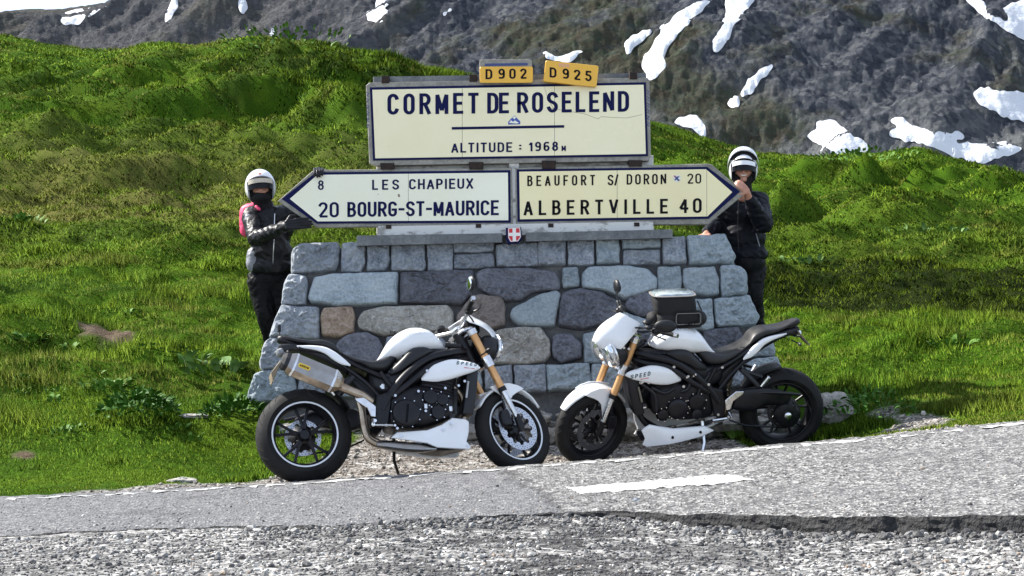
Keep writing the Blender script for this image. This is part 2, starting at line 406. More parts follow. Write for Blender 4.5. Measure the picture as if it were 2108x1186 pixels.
def build_table():
    pxs = sorted(TAB); us = np.linspace(-.62, .62, 260); Ys = np.exp(np.linspace(math.log(9.8), math.log(46), 320))
    Z = np.zeros((len(us), len(Ys)))
    rx = np.array([r[0] for r in RIDGE], float); ry = np.array([r[1] for r in RIDGE], float)
    colz = []
    for px in pxs:
        py = TAB[px][:-1] + [float(np.interp(px, rx, ry))]
        colz.append([yz(px, p, Y) for p, Y in zip(py, RROWS)])
    colz = np.array(colz); cu = np.array([P(px, 500, 10).x / 10 for px in pxs])
    zz = np.array([np.interp(us, cu, colz[:, j]) for j in range(len(RROWS))])
    # ridge row in detail
    zr = []
    for u in us:
        px = CX + u * F; zr.append(yz(px, float(np.interp(px, rx, ry)), 40))
    zz[-1] = zr
    for i in range(len(us)):
        Z[i] = np.interp(np.log(Ys), np.log(RROWS), zz[:, i])
    # blur mildly
    def blur(A, ax, k):
        ker = np.ones(k) / k; pad = k // 2
        return np.apply_along_axis(lambda r: np.convolve(np.pad(r, pad, mode='edge'), ker, 'valid'), ax, A)
    Zb = blur(blur(Z, 1, 5), 1, 5); Zb = blur(Zb, 0, 5)
    near = sstep(11.0, 12.5, Ys)[None, :]
    ridgew = 1 - sstep(34, 40, Ys)[None, :]
    return us, Ys, Z * (1 - near) * 0.4 + Zb * (near + (1 - near) * .6) * 1.0
US, YS, ZT = build_table()
def g_base(x, Y):
    x = np.asarray(x, float); Y = np.asarray(Y, float)
    Yc = np.clip(Y, 10.0, 40.0); u = np.clip(x / np.maximum(Y, 6.0), -.61, .61)
    fi = (u - US[0]) / (US[1] - US[0]); fj = (np.log(Yc) - math.log(YS[0])) / (math.log(YS[1]) - math.log(YS[0]))
    i = np.clip(fi.astype(int), 0, len(US) - 2); j = np.clip(fj.astype(int), 0, len(YS) - 2); a = fi - i; b = fj - j
    z = (ZT[i, j] * (1 - a) + ZT[i + 1, j] * a) * (1 - b) + (ZT[i, j + 1] * (1 - a) + ZT[i + 1, j + 1] * a) * b
    back = np.maximum(Y - 40.0, 0); z = z - .10 * back - .004 * back ** 2 * (back < 60) - (back >= 60) * (14.4 + .1 * (back - 60))
    return z
def T(x):
    x = np.asarray(x, float); xc = np.clip(x, -7, 7); return .033 + .05 * xc + .0045 * xc ** 2 + .02 * (x - xc)
def road_near_edge(x):   # depth of the broken near edge of the asphalt
    x = np.asarray(x, float)
    return np.interp(x, [-4, -1.6, -1.0, .0, .5, 1.0, 1.5, 2.4, 3.2, 5], [8.3, 8.25, 8.08, 8.1, 7.98, 7.65, 7.28, 6.78, 6.5, 6.4]) + .10 * (fbm(x * 2.3, x * 0 + 3, 4, 5) - .5) + .05 * (fbm(x * 11, x * 0 + 9, 3, 8) - .5)
def road_z(x, Y):
    x = np.asarray(x, float); Y = np.asarray(Y, float)
    return T(x) - .022 * (10.4 - Y) * sstep(-2.5, 1.5, x) - .006 * (10.4 - Y) + .012 * (fbm(x * .8, Y * .9, 3, 21) - .5) - .008
def step_h(x): return .003 + .014 * np.exp(-((np.asarray(x) + 1.05) / .35) ** 2) + .014 * sstep(-.5, -.1, x) + .062 * sstep(.0, 1.3, x)
def g_near(x, Y):
    ye = road_near_edge(x); r = road_z(x, np.minimum(Y, 10.4))
    dep = np.where(Y < ye + .10, step_h(x) * sstep(0, .03, ye + .10 - Y) , 0) 
    base = r - .001 - dep - np.where(Y >= ye - .03, .02, 0)
    far = np.maximum(4.5 - Y, 0) * .004
    rough = .02 * (fbm(x * 3, Y * 3, 4, 31) - .5) * sstep(0, .3, ye - Y) + .010 * (fbm(x * 14, Y * 14, 3, 33) - .5) * sstep(0, .1, ye - Y)
    return base - far + rough
def hum(x, Y):       # hummocks and terracettes
    d = sstep(11.8, 14, Y); f = sstep(18, 30, Y)
    # broad lumps
    h = d * (.30 * (fbm(x * 1.0, Y * 1.5, 4, 51) - .5) + .30 * (fbm(x * 2.3, Y * 4.2, 3, 52) - .5)) * (1 - .4 * f)
    h = h + f * .8 * (fbm(x * .16, Y * .28, 3, 59) - .5)
    tr = fbm(x * .38 + .6 * fbm(x * .3, Y * .4, 2, 61), Y * 1.15 + 1.2 * fbm(x * .35, Y * .3, 3, 62), 4, 63)
    h = h + f * 1.2 * (np.abs(tr - .5) * 2 - .25) + f * .34 * (fbm(x * 1.0, Y * 2.6, 4, 64) - .5) + f * .32 * (np.abs(fbm(x * .45 + 3, Y * 2.1, 4, 65) - .5) * 2 - .3)
    # rough brush on the crown of the left hill
    px = CX + x / np.maximum(Y, 1) * F
    brush = sstep(29, 33, Y) * sstep(400, 560, px) * (1 - sstep(1000, 1150, px))
    h = h + brush * 1.7 * (fbm(x * .8, Y * .9, 4, 71) - .5)
    small = sstep(11.2, 11.9, Y) * (1 - d) * .05 * (fbm(x * 2.5, Y * 3, 3, 55) - .5)
    h = h * (1 - .72 * sstep(34, 39, Y))
    return h + small
def hill_mask_edge(x, Y): return 0
def gz(x, Y, rough=True):
    x = np.asarray(x, float); Y = np.asarray(Y, float)
    a = g_near(x, Y); b = g_base(x, Y) 
    if rough: b = b + hum(x, Y) + .012 * (fbm(x * 9, Y * 9, 3, 41) - .5)
    t = sstep(10.36, 10.44, Y)
    z = a * (1 - t) + b * t
    # flatten under the wall
    wf = sstep(-2.7, -2.2, x) * (1 - sstep(2.5, 3.0, x)) * sstep(12.15, 12.35, Y) * (1 - sstep(13.2, 13.6, Y))
    return z * (1 - wf) + np.minimum(z, b * 0 + g_base(x, Y)) * wf
def G(x, Y): return float(gz(np.array([x]), np.array([Y]))[0])
# masks in place coordinates
def gravel_mask(x, Y):
    px = CX + x / np.maximum(Y, 1) * F
    n = fbm(x * 2.2, Y * 3.0, 4, 81) - .5
    far = np.interp(px, [-3000, 260, 345, 480, 560, 760, 1100, 1450, 1560, 1660, 1740, 1850, 1960, 2050, 2200, 4000],
                        [10.5, 10.5, 10.65, 11.0, 11.3, 12.4, 12.7, 12.5, 11.9, 10.75, 10.62, 10.95, 10.85, 10.65, 10.62, 10.62])
    # washed-out scree patch right of the wall
    patch = np.exp(-(((px - 1880) / 95) ** 2 + ((Y - 11.5) / .75) ** 2)) + np.exp(-(((px - 1800) / 60) ** 2 + ((Y - 12.1) / .35) ** 2))*.6
    soil = np.exp(-(((px - 215) / 85) ** 2 + ((Y - 14.9) / .55) ** 2)) + .7 * np.exp(-(((px - 40) / 60) ** 2 + ((Y - 11.45) / .25) ** 2))
    g = np.maximum(sstep(.0, .14, far + n * .5 - Y), sstep(.5, .75, patch + n * .9))
    s = sstep(.5, .7, soil + n * .8)
    return g, s
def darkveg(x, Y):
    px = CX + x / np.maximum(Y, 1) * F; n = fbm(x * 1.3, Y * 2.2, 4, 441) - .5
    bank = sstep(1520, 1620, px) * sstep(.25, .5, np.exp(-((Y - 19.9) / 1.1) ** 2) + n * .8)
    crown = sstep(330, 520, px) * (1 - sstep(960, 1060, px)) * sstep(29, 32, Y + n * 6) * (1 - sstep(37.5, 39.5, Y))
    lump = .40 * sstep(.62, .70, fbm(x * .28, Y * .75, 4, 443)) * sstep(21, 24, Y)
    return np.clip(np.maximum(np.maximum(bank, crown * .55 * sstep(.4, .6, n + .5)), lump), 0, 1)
def terrain():
    nu = 500
    uu = np.concatenate([np.linspace(-1.6, -.40, 60)[:-1], np.linspace(-.40, .40, nu), np.linspace(.40, 1.6, 60)[1:]])
    yy = np.concatenate([np.linspace(2.0, 6.0, 30)[:-1], np.linspace(6.0, 11.2, 140)[:-1], np.exp(np.linspace(math.log(11.2), math.log(42), 260))[:-1], np.linspace(42, 110, 30)])
    U, Yg = np.meshgrid(uu, yy); X = U * Yg; Z = gz(X, Yg)
    V = np.stack([X, Yg, Z], -1).reshape(-1, 3); r, c = X.shape
    idx = np.arange(r * c).reshape(r, c)
    Fa = np.stack([idx[:-1, :-1], idx[:-1, 1:], idx[1:, 1:], idx[1:, :-1]], -1).reshape(-1, 4)
    g, s = gravel_mask(X, Yg)
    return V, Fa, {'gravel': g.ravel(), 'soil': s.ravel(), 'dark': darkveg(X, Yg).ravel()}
def groundmat():
    m = mat('ground', (.1, .1, .05), 1.0, spec=.03); co = coords(m)
    ag = N(m, 'ShaderNodeAttribute', attribute_name='gravel'); as_ = N(m, 'ShaderNodeAttribute', attribute_name='soil')
    sep = N(m, 'ShaderNodeSeparateXYZ'); LK(m, co, sep.inputs[0])
    n1 = tnoise(m, co, .8, 5, .6); n2 = tnoise(m, co, 5, 6, .7); n3 = tnoise(m, coords(m, (1, 1, 1)), 28, 5, .7)
    grass = ramp(m, n1, [(.3, (.016, .048, .002)), (.5, (.042, .100, .004)), (.68, (.085, .145, .008))])
    grass = mix(m, ramp(m, n3, [(.35, (0,) * 3), (.7, (.75,) * 3)]), grass, (.030, .042, .010))
    far = math_(m, 'MULTIPLY', 1.0, 1.0)
    # olive, drier band low on the far hill
    mr = N(m, 'ShaderNodeMapRange'); LK(m, sep.outputs[1], mr.inputs[0]); mr.inputs[1].default_value = 19; mr.inputs[2].default_value = 22
    mr2 = N(m, 'ShaderNodeMapRange'); LK(m, sep.outputs[1], mr2.inputs[0]); mr2.inputs[1].default_value = 25; mr2.inputs[2].default_value = 31; mr2.inputs[3].default_value = 1; mr2.inputs[4].default_value = 0
    mx = N(m, 'ShaderNodeMapRange'); LK(m, sep.outputs[0], mx.inputs[0]); mx.inputs[1].default_value = -1; mx.inputs[2].default_value = 2; mx.inputs[3].default_value = 1; mx.inputs[4].default_value = .15
    band = math_(m, 'MULTIPLY', math_(m, 'MULTIPLY', mr.outputs[0], mr2.outputs[0]), mx.outputs[0])
    grass = mix(m, math_(m, 'MULTIPLY', band, n2), grass, (.15, .115, .045))
    soil = ramp(m, n2, [(.3, (.045, .032, .022)), (.5, (.10, .075, .055)), (.7, (.18, .14, .105))])
    vo = N(m, 'ShaderNodeTexVoronoi'); vo.inputs['Scale'].default_value = 42; LK(m, co, vo.inputs[0])
    vs = N(m, 'ShaderNodeSeparateColor'); LK(m, vo.outputs['Color'], vs.inputs[0])
    peb = ramp(m, vs.outputs[0], [(.0, (.02, .02, .021)), (.25, (.18, .178, .175)), (.6, (.36, .355, .345)), (1, (.66, .65, .63))])
    grav = mix(m, ramp(m, n2, [(.4, (.25,) * 3), (.65, (.9,) * 3)]), soil, peb)
    near = N(m, 'ShaderNodeMapRange'); LK(m, sep.outputs[1], near.inputs[0]); near.inputs[1].default_value = 10.3; near.inputs[2].default_value = 10.5
    grav = mix(m, near.outputs[0], mix(m, ramp(m, n2, [(.42, (0,) * 3), (.58, (.6,) * 3)]), peb, tuple((.07, .07, .072))), grav)
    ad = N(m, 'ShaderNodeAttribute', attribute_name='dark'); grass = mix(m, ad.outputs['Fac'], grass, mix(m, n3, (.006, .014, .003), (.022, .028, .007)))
    c = mix(m, as_.outputs['Fac'], grass, soil); xa = math_(m, 'ABSOLUTE', math_(m, 'ADD', sep.outputs[0], -.1)); md = N(m, 'ShaderNodeMapRange'); LK(m, xa, md.inputs[0]); md.inputs[1].default_value = .3; md.inputs[2].default_value = 1.3; md.inputs[3].default_value = 1; md.inputs[4].default_value = .25
    tn = tnoise(m, coords(m, (.8, 1.3, 1)), 2.6, 7, .75); nr = N(m, 'ShaderNodeMapRange'); LK(m, sep.outputs[1], nr.inputs[0]); nr.inputs[1].default_value = 8.3; nr.inputs[2].default_value = 8.2
    tar = math_(m, 'MULTIPLY', math_(m, 'MULTIPLY', ramp(m, tn, [(.44, (0,) * 3), (.54, (.8,) * 3)]), md.outputs[0]), nr.outputs[0])
    grav = mix(m, tar, grav, (.028, .028, .030)); c = mix(m, ag.outputs['Fac'], c, grav)
    setc(m, c); b1 = bump(m, n3, .8, .03); bump(m, vo.outputs['Distance'], .5, .01, b1)
    return m
M['ground'] = groundmat()
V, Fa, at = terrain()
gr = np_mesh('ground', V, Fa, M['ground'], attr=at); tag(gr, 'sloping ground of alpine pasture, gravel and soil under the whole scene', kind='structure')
# plain behind the camera so the surroundings close
bk = MB(); bk.add([(-60, -60, -.35), (60, -60, -.35), (60, 2.0, -.12), (-60, 2.0, -.12)], [(0, 1, 2, 3)])
def asphalt(name):
    m = mat(name, (.2, .2, .2), .85, spec=.2); co = coords(m); co2 = coords(m, (1, 1, 1))
    vo = N(m, 'ShaderNodeTexVoronoi'); vo.inputs['Scale'].default_value = 75; LK(m, coords(m, (.8, .6, 1)), vo.inputs[0]); vs = N(m, 'ShaderNodeSeparateColor'); LK(m, vo.outputs['Color'], vs.inputs[0])
    n = tnoise(m, co, 1.1, 6, .6); n2 = tnoise(m, coords(m, (.35, 1.2, 1)), 3.0, 5, .65); nf = tnoise(m, co, 130, 3, .7)
    c = ramp(m, vs.outputs[0], [(.0, (.010, .010, .011)), (.25, (.058, .058, .061)), (.6, (.15, .15, .15)), (1, (.40, .395, .38))])
    c = mix(m, ramp(m, n, [(.35, (0,) * 3), (.65, (.45,) * 3)]), c, (.14, .14, .145))
    c = mix(m, ramp(m, n2, [(.60, (0,) * 3), (.72, (.75,) * 3)]), c, (.07, .07, .073))
    c = mix(m, ramp(m, nf, [(.45, (0,) * 3), (.7, (.6,) * 3)]), c, (.19, .188, .18))
    sp = N(m, 'ShaderNodeSeparateXYZ'); LK(m, co, sp.inputs[0]); wob = tnoise(m, co, 2.2, 5, .7)
    side = math_(m, 'ADD', math_(m, 'ADD', sp.outputs[0], math_(m, 'MULTIPLY', sp.outputs[1], .16)), math_(m, 'MULTIPLY', wob, .55))
    edge = ramp(m, math_(m, 'ADD', math_(m, 'MULTIPLY', side, .5), -.42), [(.46, (1,) * 3), (.52, (0,) * 3)])
    c = mix(m, edge, c, mix(m, .55, c, (.115, .118, .128)))
    seam = ramp(m, math_(m, 'ADD', math_(m, 'MULTIPLY', side, .5), -.42), [(.47, (0,) * 3), (.49, (.75,) * 3), (.51, (0,) * 3)]); c = mix(m, seam, c, (.035, .035, .036))
    st = tnoise(m, coords(m, (.5, 1.6, 1)), 1.3, 6, .75); c = mix(m, ramp(m, st, [(.56, (0,) * 3), (.66, (.6,) * 3)]), c, (.06, .06, .062))
    setc(m, c); b1 = bump(m, vo.outputs['Distance'], .7, .012); bump(m, nf, .4, .006, b1); return m
M['asphalt'] = asphalt('worn_asphalt')
M['asphalt_edge'] = dirty(mat('broken_asphalt_edge', (.03, .03, .032), .8), (.008, .008, .009), (.05, .05, .05), 35, .9, None, (50, .9, .02))
tag(bk.build('verge', M['asphalt'], None), 'flat gravelled lay-by behind the viewpoint', kind='structure')
def rn(X, Y): return .020 * (fbm(X * 24, Y * 24, 3, 95) - .5)
def road():
    xs = np.concatenate([np.linspace(-26, -4.2, 40)[:-1], np.linspace(-4.2, 4.2, 420), np.linspace(4.2, 26, 40)[1:]]); ye = road_near_edge(xs)
    ts = np.linspace(0, 1, 90) ** 1.0
    fe = 10.4 + .03 * (fbm(xs * 3, xs * 0, 3, 91) - .5)
    X = np.repeat(xs[None, :], len(ts), 0); Yg = ye[None, :] + (fe - ye)[None, :] * ts[:, None]
    Z = road_z(X, Yg) + rn(X, Yg) + .002
    # ragged rounded near lip
    Z[0] -= .006; 
    front = np.stack([xs, ye - .012 + .03 * (fbm(xs * 25, xs * 0, 2, 4) - .5), road_z(xs, ye) - step_h(xs) * .5], -1)
    front2 = np.stack([xs, ye - .03 + .04 * (fbm(xs * 22, xs * 0 + 5, 2, 4) - .5), road_z(xs, ye) - step_h(xs) - .03], -1)
    backr = np.stack([xs, fe + .02, road_z(xs, fe) - .045], -1); backr2 = np.stack([xs, fe + .05, road_z(xs, fe) - .16], -1)
    top = np.stack([X, Yg, Z], -1); c = len(xs)
    V = np.concatenate([top.reshape(-1, 3), backr, backr2]); r = len(ts) + 2
    idx = np.arange(r * c).reshape(r, c)
    Fa = np.stack([idx[:-1, :-1], idx[:-1, 1:], idx[1:, 1:], idx[1:, :-1]], -1).reshape(-1, 4)
    o = np_mesh('road', V, Fa, M['asphalt']); tag(o, 'worn grey asphalt road crossing in front of the stone monument', kind='structure')
    # broken layer face: a rough vertical strip
    k = 7; rows = []
    for j in range(k + 1):
        t = j / k; jitter = .035 * (fbm(xs * 24, xs * 0 + j * 1.7, 3, 14) - .5) * math.sin(math.pi * t) ** .5
        rows.append(np.stack([xs, ye - .03 * t + jitter, Z[0] * 1.0 - (step_h(xs) + .035) * t], -1))
    V = np.concatenate(rows); idx = np.arange((k + 1) * c).reshape(k + 1, c)
    Fa = np.stack([idx[:-1, :-1], idx[1:, :-1], idx[1:, 1:], idx[:-1, 1:]], -1).reshape(-1, 4)
    o2 = np_mesh('broken_edge', V, Fa, M['asphalt_edge'], o, smooth=False)
road()
# painted markings, 4 mm above the road
def roadmat_paint():
    m = mat('worn_white_road_paint', (.75, .75, .75), .6); co = coords(m); n = tnoise(m, co, 40, 4, .7)
    setc(m, mix(m, ramp(m, n, [(.42, (0,) * 3), (.62, (.8,) * 3)]), (.52, .52, .51), (.17, .17, .17))); return m
M['paint'] = roadmat_paint()
def hit_road(px, py):
    o, d = ray(px, py); t = 6.0
    for _ in range(4000):
        p = o + d * t
        if p.z < float(road_z(np.array([p.x]), np.array([p.y]))[0]): break
        t += .003
    return p
def marking(poly, name, nx=160, ny=16, breakup=0.0):
    # poly: 4 corners in place coordinates (x,Y): near-left, near-right, far-right, far-left
    a, b, c, d = [np.array(q) for q in poly]; V = []; keep = []
    for j in range(ny + 1):
        for i in range(nx + 1):
            s, t = i / nx, j / ny; p = (a * (1 - s) + b * s) * (1 - t) + (d * (1 - s) + c * s) * t
            jag = .035 * (noise.noise((p[0] * 14, p[1] * 9, 0)) + .5 * noise.noise((p[0] * 40, 3, 0))) * (1 if j in (0, ny) else 0)
            V.append((p[0], p[1] + jag, float(road_z(np.array([p[0]]), np.array([p[1]]))[0] + rn(np.array([p[0]]), np.array([p[1]]))[0]) + .006))
    Fa = []
    for j in range(ny):
        for i in range(nx):
            q = V[j * (nx + 1) + i]
            if breakup and noise.noise((q[0] * 7, q[1] * 25, 3)) > 1 - breakup * 2 + .3: continue
            k = j * (nx + 1) + i; Fa.append((k, k + 1, k + nx + 2, k + nx + 1))
    o = np_mesh(name, V, Fa, M['paint']); return o
q = [hit_road(*p) for p in ((1195, 1019), (1555, 990), (1500, 977), (1165, 1006))]
tag(marking([(p.x, p.y) for p in q], 'lane_marking'), 'short worn white painted dash on the right half of the road', kind='structure')
tag(marking([(-26, 10.16), (26, 10.16), (26, 10.27), (-26, 10.27)], 'edge_line', 900, 2, .62), 'faded thin white edge line along the far side of the road', kind='structure')
# ------------------------------------------------------------- loose stones (stuff)
ICO_V = None
def ico():
    t = (1 + 5 ** .5) / 2
    v = np.array([(-1, t, 0), (1, t, 0), (-1, -t, 0), (1, -t, 0), (0, -1, t), (0, 1, t), (0, -1, -t), (0, 1, -t), (t, 0, -1), (t, 0, 1), (-t, 0, -1), (-t, 0, 1)], float); v /= np.linalg.norm(v[0])
    f = np.array([(0, 11, 5), (0, 5, 1), (0, 1, 7), (0, 7, 10), (0, 10, 11), (1, 5, 9), (5, 11, 4), (11, 10, 2), (10, 7, 6), (7, 1, 8), (3, 9, 4), (3, 4, 2), (3, 2, 6), (3, 6, 8), (3, 8, 9), (4, 9, 5), (2, 4, 11), (6, 2, 10), (8, 6, 7), (9, 8, 1)])
    return v, f
def pebbles(name, pts, size, mt, flat=.6, sink=.2, smooth=False):
    n = len(pts); v, f = ico(); jit = 1 + RNG.uniform(-.28, .28, (n, 12, 1)); W = v[None] * jit
    sc = np.stack([RNG.uniform(.75, 1.35, n), RNG.uniform(.75, 1.2, n), RNG.uniform(.5, 1.0, n) * flat / .6], -1) * size[:, None]
    W = W * sc[:, None, :] * .5; a = RNG.uniform(0, 6.283, n); ca, sa = np.cos(a), np.sin(a)
    X = W[..., 0] * ca[:, None] - W[..., 1] * sa[:, None]; Yv = W[..., 0] * sa[:, None] + W[..., 1] * ca[:, None]
    W = np.stack([X, Yv, W[..., 2]], -1) + pts[:, None, :]; W[..., 2] += (sc[:, 2] * .5 * (1 - sink * 2))[:, None] * .6
    Fa = (f[None] + (np.arange(n) * 12)[:, None, None]).reshape(-1, 3); r = np.repeat(RNG.random(n), 12)
    return np_mesh(name, W.reshape(-1, 3), Fa, mt, smooth=smooth, attr={'rnd': r})
def pebmat(name, stops):
    m = mat(name, (.3, .3, .3), .7); a = N(m, 'ShaderNodeAttribute', attribute_name='rnd'); n = tnoise(m, coords(m), 70, 4, .7)
    c = ramp(m, a.outputs['Fac'], stops); c = mix(m, ramp(m, n, [(.4, (0,) * 3), (.7, (.4,) * 3)]), c, (.35, .34, .32)); setc(m, c); bump(m, n, .4, .004); return m
M['peb_road'] = pebmat('road_gravel', [(.0, (.015, .015, .018)), (.25, (.07, .07, .074)), (.45, (.17, .168, .165)), (.7, (.33, .325, .31)), (.93, (.58, .57, .54)), (.97, (.24, .17, .12))])
M['peb_dark'] = pebmat('tarry_chippings', [(.0, (.015, .015, .017)), (.6, (.05, .05, .053)), (.9, (.16, .16, .16)), (1.0, (.4, .4, .38))])
M['peb_shoulder'] = pebmat('shoulder_gravel', [(.0, (.07, .06, .05)), (.4, (.17, .15, .125)), (.7, (.28, .25, .21)), (1.0, (.48, .45, .40))])
def scatter(n, x0, x1, fy):
    x = RNG.uniform(x0, x1, n); return x, fy(n, x)
# foreground: area between the viewpoint and the broken road edge
n = 19000; Yp = RNG.uniform(5.2, 8.1, n); Xp = RNG.uniform(-.345, .345, n) * Yp * 1.05
k = Yp < road_near_edge(Xp) - .01; Xp, Yp = Xp[k], Yp[k]; Zp = gz(Xp, Yp)
dk = fbm(Xp * 1.6, Yp * 2.2, 3, 131) + .26 * np.exp(-((Xp - .1) / .75) ** 2) * (Yp < 7.8); isd = (dk > .60) | (RNG.random(len(Xp)) < .10)
sz = RNG.lognormal(math.log(.0125), .42, len(Xp)); sz = np.clip(sz, .006, .042)
sz2 = np.where(isd, sz * .85, sz)
tag(pebbles('loose_gravel', np.stack([Xp, Yp, Zp], -1)[~isd], sz2[~isd], M['peb_road']), 'loose grey and white gravel strewn over the broken asphalt in front', kind='stuff')
tag(pebbles('dark_chippings', np.stack([Xp, Yp, Zp], -1)[isd], sz2[isd], M['peb_dark']), 'dark tarry chippings of broken asphalt near the road edge', kind='stuff')
n = 2600; Xp = RNG.uniform(-1.4, 2.9, n); Yp = road_near_edge(Xp) - .0 - RNG.exponential(.12, n) - .02; sz = np.clip(RNG.lognormal(math.log(.016), .5, n), .007, .05)
tag(pebbles('asphalt_rubble', np.stack([Xp, Yp, gz(Xp, Yp)], -1), sz, M['peb_dark']), 'dark lumps of broken asphalt lying along the foot of the step', kind='stuff')
# shoulder gravel behind the road
n = 12000; Yp = RNG.uniform(10.42, 12.9, n); Xp = RNG.uniform(-.30, .345, n) * Yp
g_, s_ = gravel_mask(Xp, Yp); k = (g_ > RNG.random(n) * .8 + .2); Xp, Yp = Xp[k], Yp[k]
sz = np.clip(RNG.lognormal(math.log(.013), .5, len(Xp)), .006, .06)
tag(pebbles('shoulder_gravel', np.stack([Xp, Yp, gz(Xp, Yp)], -1), sz, M['peb_shoulder']), 'brown and grey gravel on the verge around the motorcycle wheels', kind='stuff')
# on the road: grit
n = 9000; Yp = RNG.uniform(7.2, 10.38, n); Xp = RNG.uniform(-.345, .345, n) * Yp; k = (Yp > road_near_edge(Xp) + .02) & (RNG.random(n) < .25 + .75 * sstep(1.0, 0, Yp - road_near_edge(Xp) - 0)); Xp, Yp = Xp[k], Yp[k]
tag(pebbles('road_grit', np.stack([Xp, Yp, road_z(Xp, Yp) + .001], -1), np.clip(RNG.lognormal(math.log(.008), .35, len(Xp)), .004, .02), M['peb_road']), 'fine grit and chippings lying on the asphalt road', kind='stuff')
# ------------------------------------------------------------- grass (stuff)
def grassmat():
    m = mat('grass_blades', (.06, .1, .02), .8, spec=.08); a = N(m, 'ShaderNodeAttribute', attribute_name='rnd'); b = N(m, 'ShaderNodeAttribute', attribute_name='dry')
    co = coords(m); n = tnoise(m, co, 1.3, 4, .6)
    c = ramp(m, a.outputs['Fac'], [(.0, (.008, .022, .002)), (.35, (.055, .120, .009)), (.7, (.130, .240, .020)), (1.0, (.25, .34, .04))])
    c = mix(m, ramp(m, n, [(.38, (0,) * 3), (.62, (.55,) * 3)]), c, (.165, .235, .016))
    c = mix(m, b.outputs['Fac'], c, (.18, .16, .045)); setc(m, c)
    m.node_tree.nodes['Principled BSDF'].inputs['Transmission Weight'].default_value = 0
    t = N(m, 'ShaderNodeBsdfTranslucent'); LK(m, mix(m, .4, c, (.12, .20, .015)), t.inputs[0]); ms = N(m, 'ShaderNodeMixShader'); ms.inputs[0].default_value = .22
    o = m.node_tree.nodes['Material Output']; LK(m, m.node_tree.nodes['Principled BSDF'].outputs[0], ms.inputs[1]); LK(m, t.outputs[0], ms.inputs[2]); LK(m, ms.outputs[0], o.inputs[0]); return m
M['grass'] = grassmat()
def blades(name, X, Y, h, wd, label, dry, rnd, lean=.45, three=False):
    n = len(X); Z = gz(X, Y) - .01; a = RNG.uniform(0, 6.283, n); la = RNG.uniform(0, 6.283, n); le = h * RNG.uniform(.1, 1, n) * lean * 1.6
    wx, wy = np.cos(a) * wd / 2, np.sin(a) * wd / 2; tx, ty = np.cos(la) * le, np.sin(la) * le
    b0 = np.stack([X - wx, Y - wy, Z], -1); b1 = np.stack([X + wx, Y + wy, Z], -1); tip = np.stack([X + tx, Y + ty, Z + h], -1)
    if three:
        m0 = np.stack([X - wx * .8 + tx * .3, Y - wy * .8 + ty * .3, Z + h * .6], -1); m1 = np.stack([X + wx * .8 + tx * .3, Y + wy * .8 + ty * .3, Z + h * .6], -1)
        V = np.stack([b0, b1, m0, m1, tip], 1).reshape(-1, 3); f = np.array([(0, 1, 3), (0, 3, 2), (2, 3, 4)]); k = 5
    else: V = np.stack([b0, b1, tip], 1).reshape(-1, 3); f = np.array([(0, 1, 2)]); k = 3
    Fa = (f[None] + (np.arange(n) * k)[:, None, None]).reshape(-1, 3)
    o = np_mesh(name, V, Fa, M['grass'], attr={'rnd': np.repeat(rnd, k), 'dry': np.repeat(dry, k)})
    e = .04 + .004 * Y; zx = (gz(X + e, Y) - gz(X - e, Y)) / (2 * e); zy = (gz(X, Y + e) - gz(X, Y - e)) / (2 * e)
    nn = np.stack([-zx * 1.25 + RNG.normal(0, .28, n), -zy * 1.25 + RNG.normal(0, .28, n), np.ones(n)], -1); nn /= np.linalg.norm(nn, axis=1)[:, None]
    o.data.normals_split_custom_set_from_vertices(np.repeat(nn, k, 0).astype(np.float32)); return tag(o, label, kind='stuff')
def in_wall(x, Y): return (np.abs(x - .06) < 2.35) & (Y > 12.3) & (Y < 13.25)
def drymap(x, Y):
    px = CX + x / Y * F
    bank = sstep(1540, 1640, px) * np.exp(-((Y - 19.8) / .9) ** 2)
    d = sstep(.50, .68, fbm(x * .9, Y * 1.2, 4, 171)) * .5
    d = np.maximum(d, sstep(.5, .7, fbm(x * 1.6, Y * 2, 3, 173)) * np.exp(-((Y - 16.0) / 1.0) ** 2) * sstep(1500, 1650, px))
    d = np.maximum(d, .8 * sstep(19.5, 21.5, Y) * (1 - sstep(25, 30, Y)) * sstep(.35, .65, fbm(x * .8, Y * 1.1, 4, 175)) * (1 - sstep(900, 1500, px) * .75))
    return d
# near tufts
n = 520000
Yp = 10.45 + (18.8 - 10.45) * RNG.random(n) ** 1.15; Xp = RNG.uniform(-.48, .48, n) * Yp
cl = fbm(Xp * 5, Yp * 6, 3, 181); g_, s_ = gravel_mask(Xp, Yp); k = (g_ < .35 * RNG.random(n)) & (s_ < .5 * RNG.random(n)) & ~in_wall(Xp, Yp) & (cl + RNG.random(n) * .5 > .56)
Xp, Yp, cl = Xp[k], Yp[k], cl[k]; n = len(Xp); tall = sstep(.48, .72, fbm(Xp * 1.7, Yp * 2.2, 3, 183))
hh = (.020 + .10 * tall ** 1.5 * RNG.uniform(.4, 1, n) + .03 * RNG.random(n)) * (.55 + .45 * sstep(10.4, 12.5, Yp)) * (1 - .4 * (Yp < 13) * 0)
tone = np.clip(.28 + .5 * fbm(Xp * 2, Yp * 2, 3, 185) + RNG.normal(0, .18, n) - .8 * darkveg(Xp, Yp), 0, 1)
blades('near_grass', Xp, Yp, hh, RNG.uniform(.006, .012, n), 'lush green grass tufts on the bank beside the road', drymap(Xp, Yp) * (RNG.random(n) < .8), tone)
n = 700000
Yp = np.exp(RNG.uniform(math.log(18.2), math.log(41.5), n)); Xp = RNG.uniform(-.50, .50, n) * Yp; px = CX + Xp / Yp * F
k = RNG.random(n) < np.where(np.abs(Xp / Yp) < .345, 1.0, .45); Xp, Yp, px = Xp[k], Yp[k], px[k]; n = len(Xp)
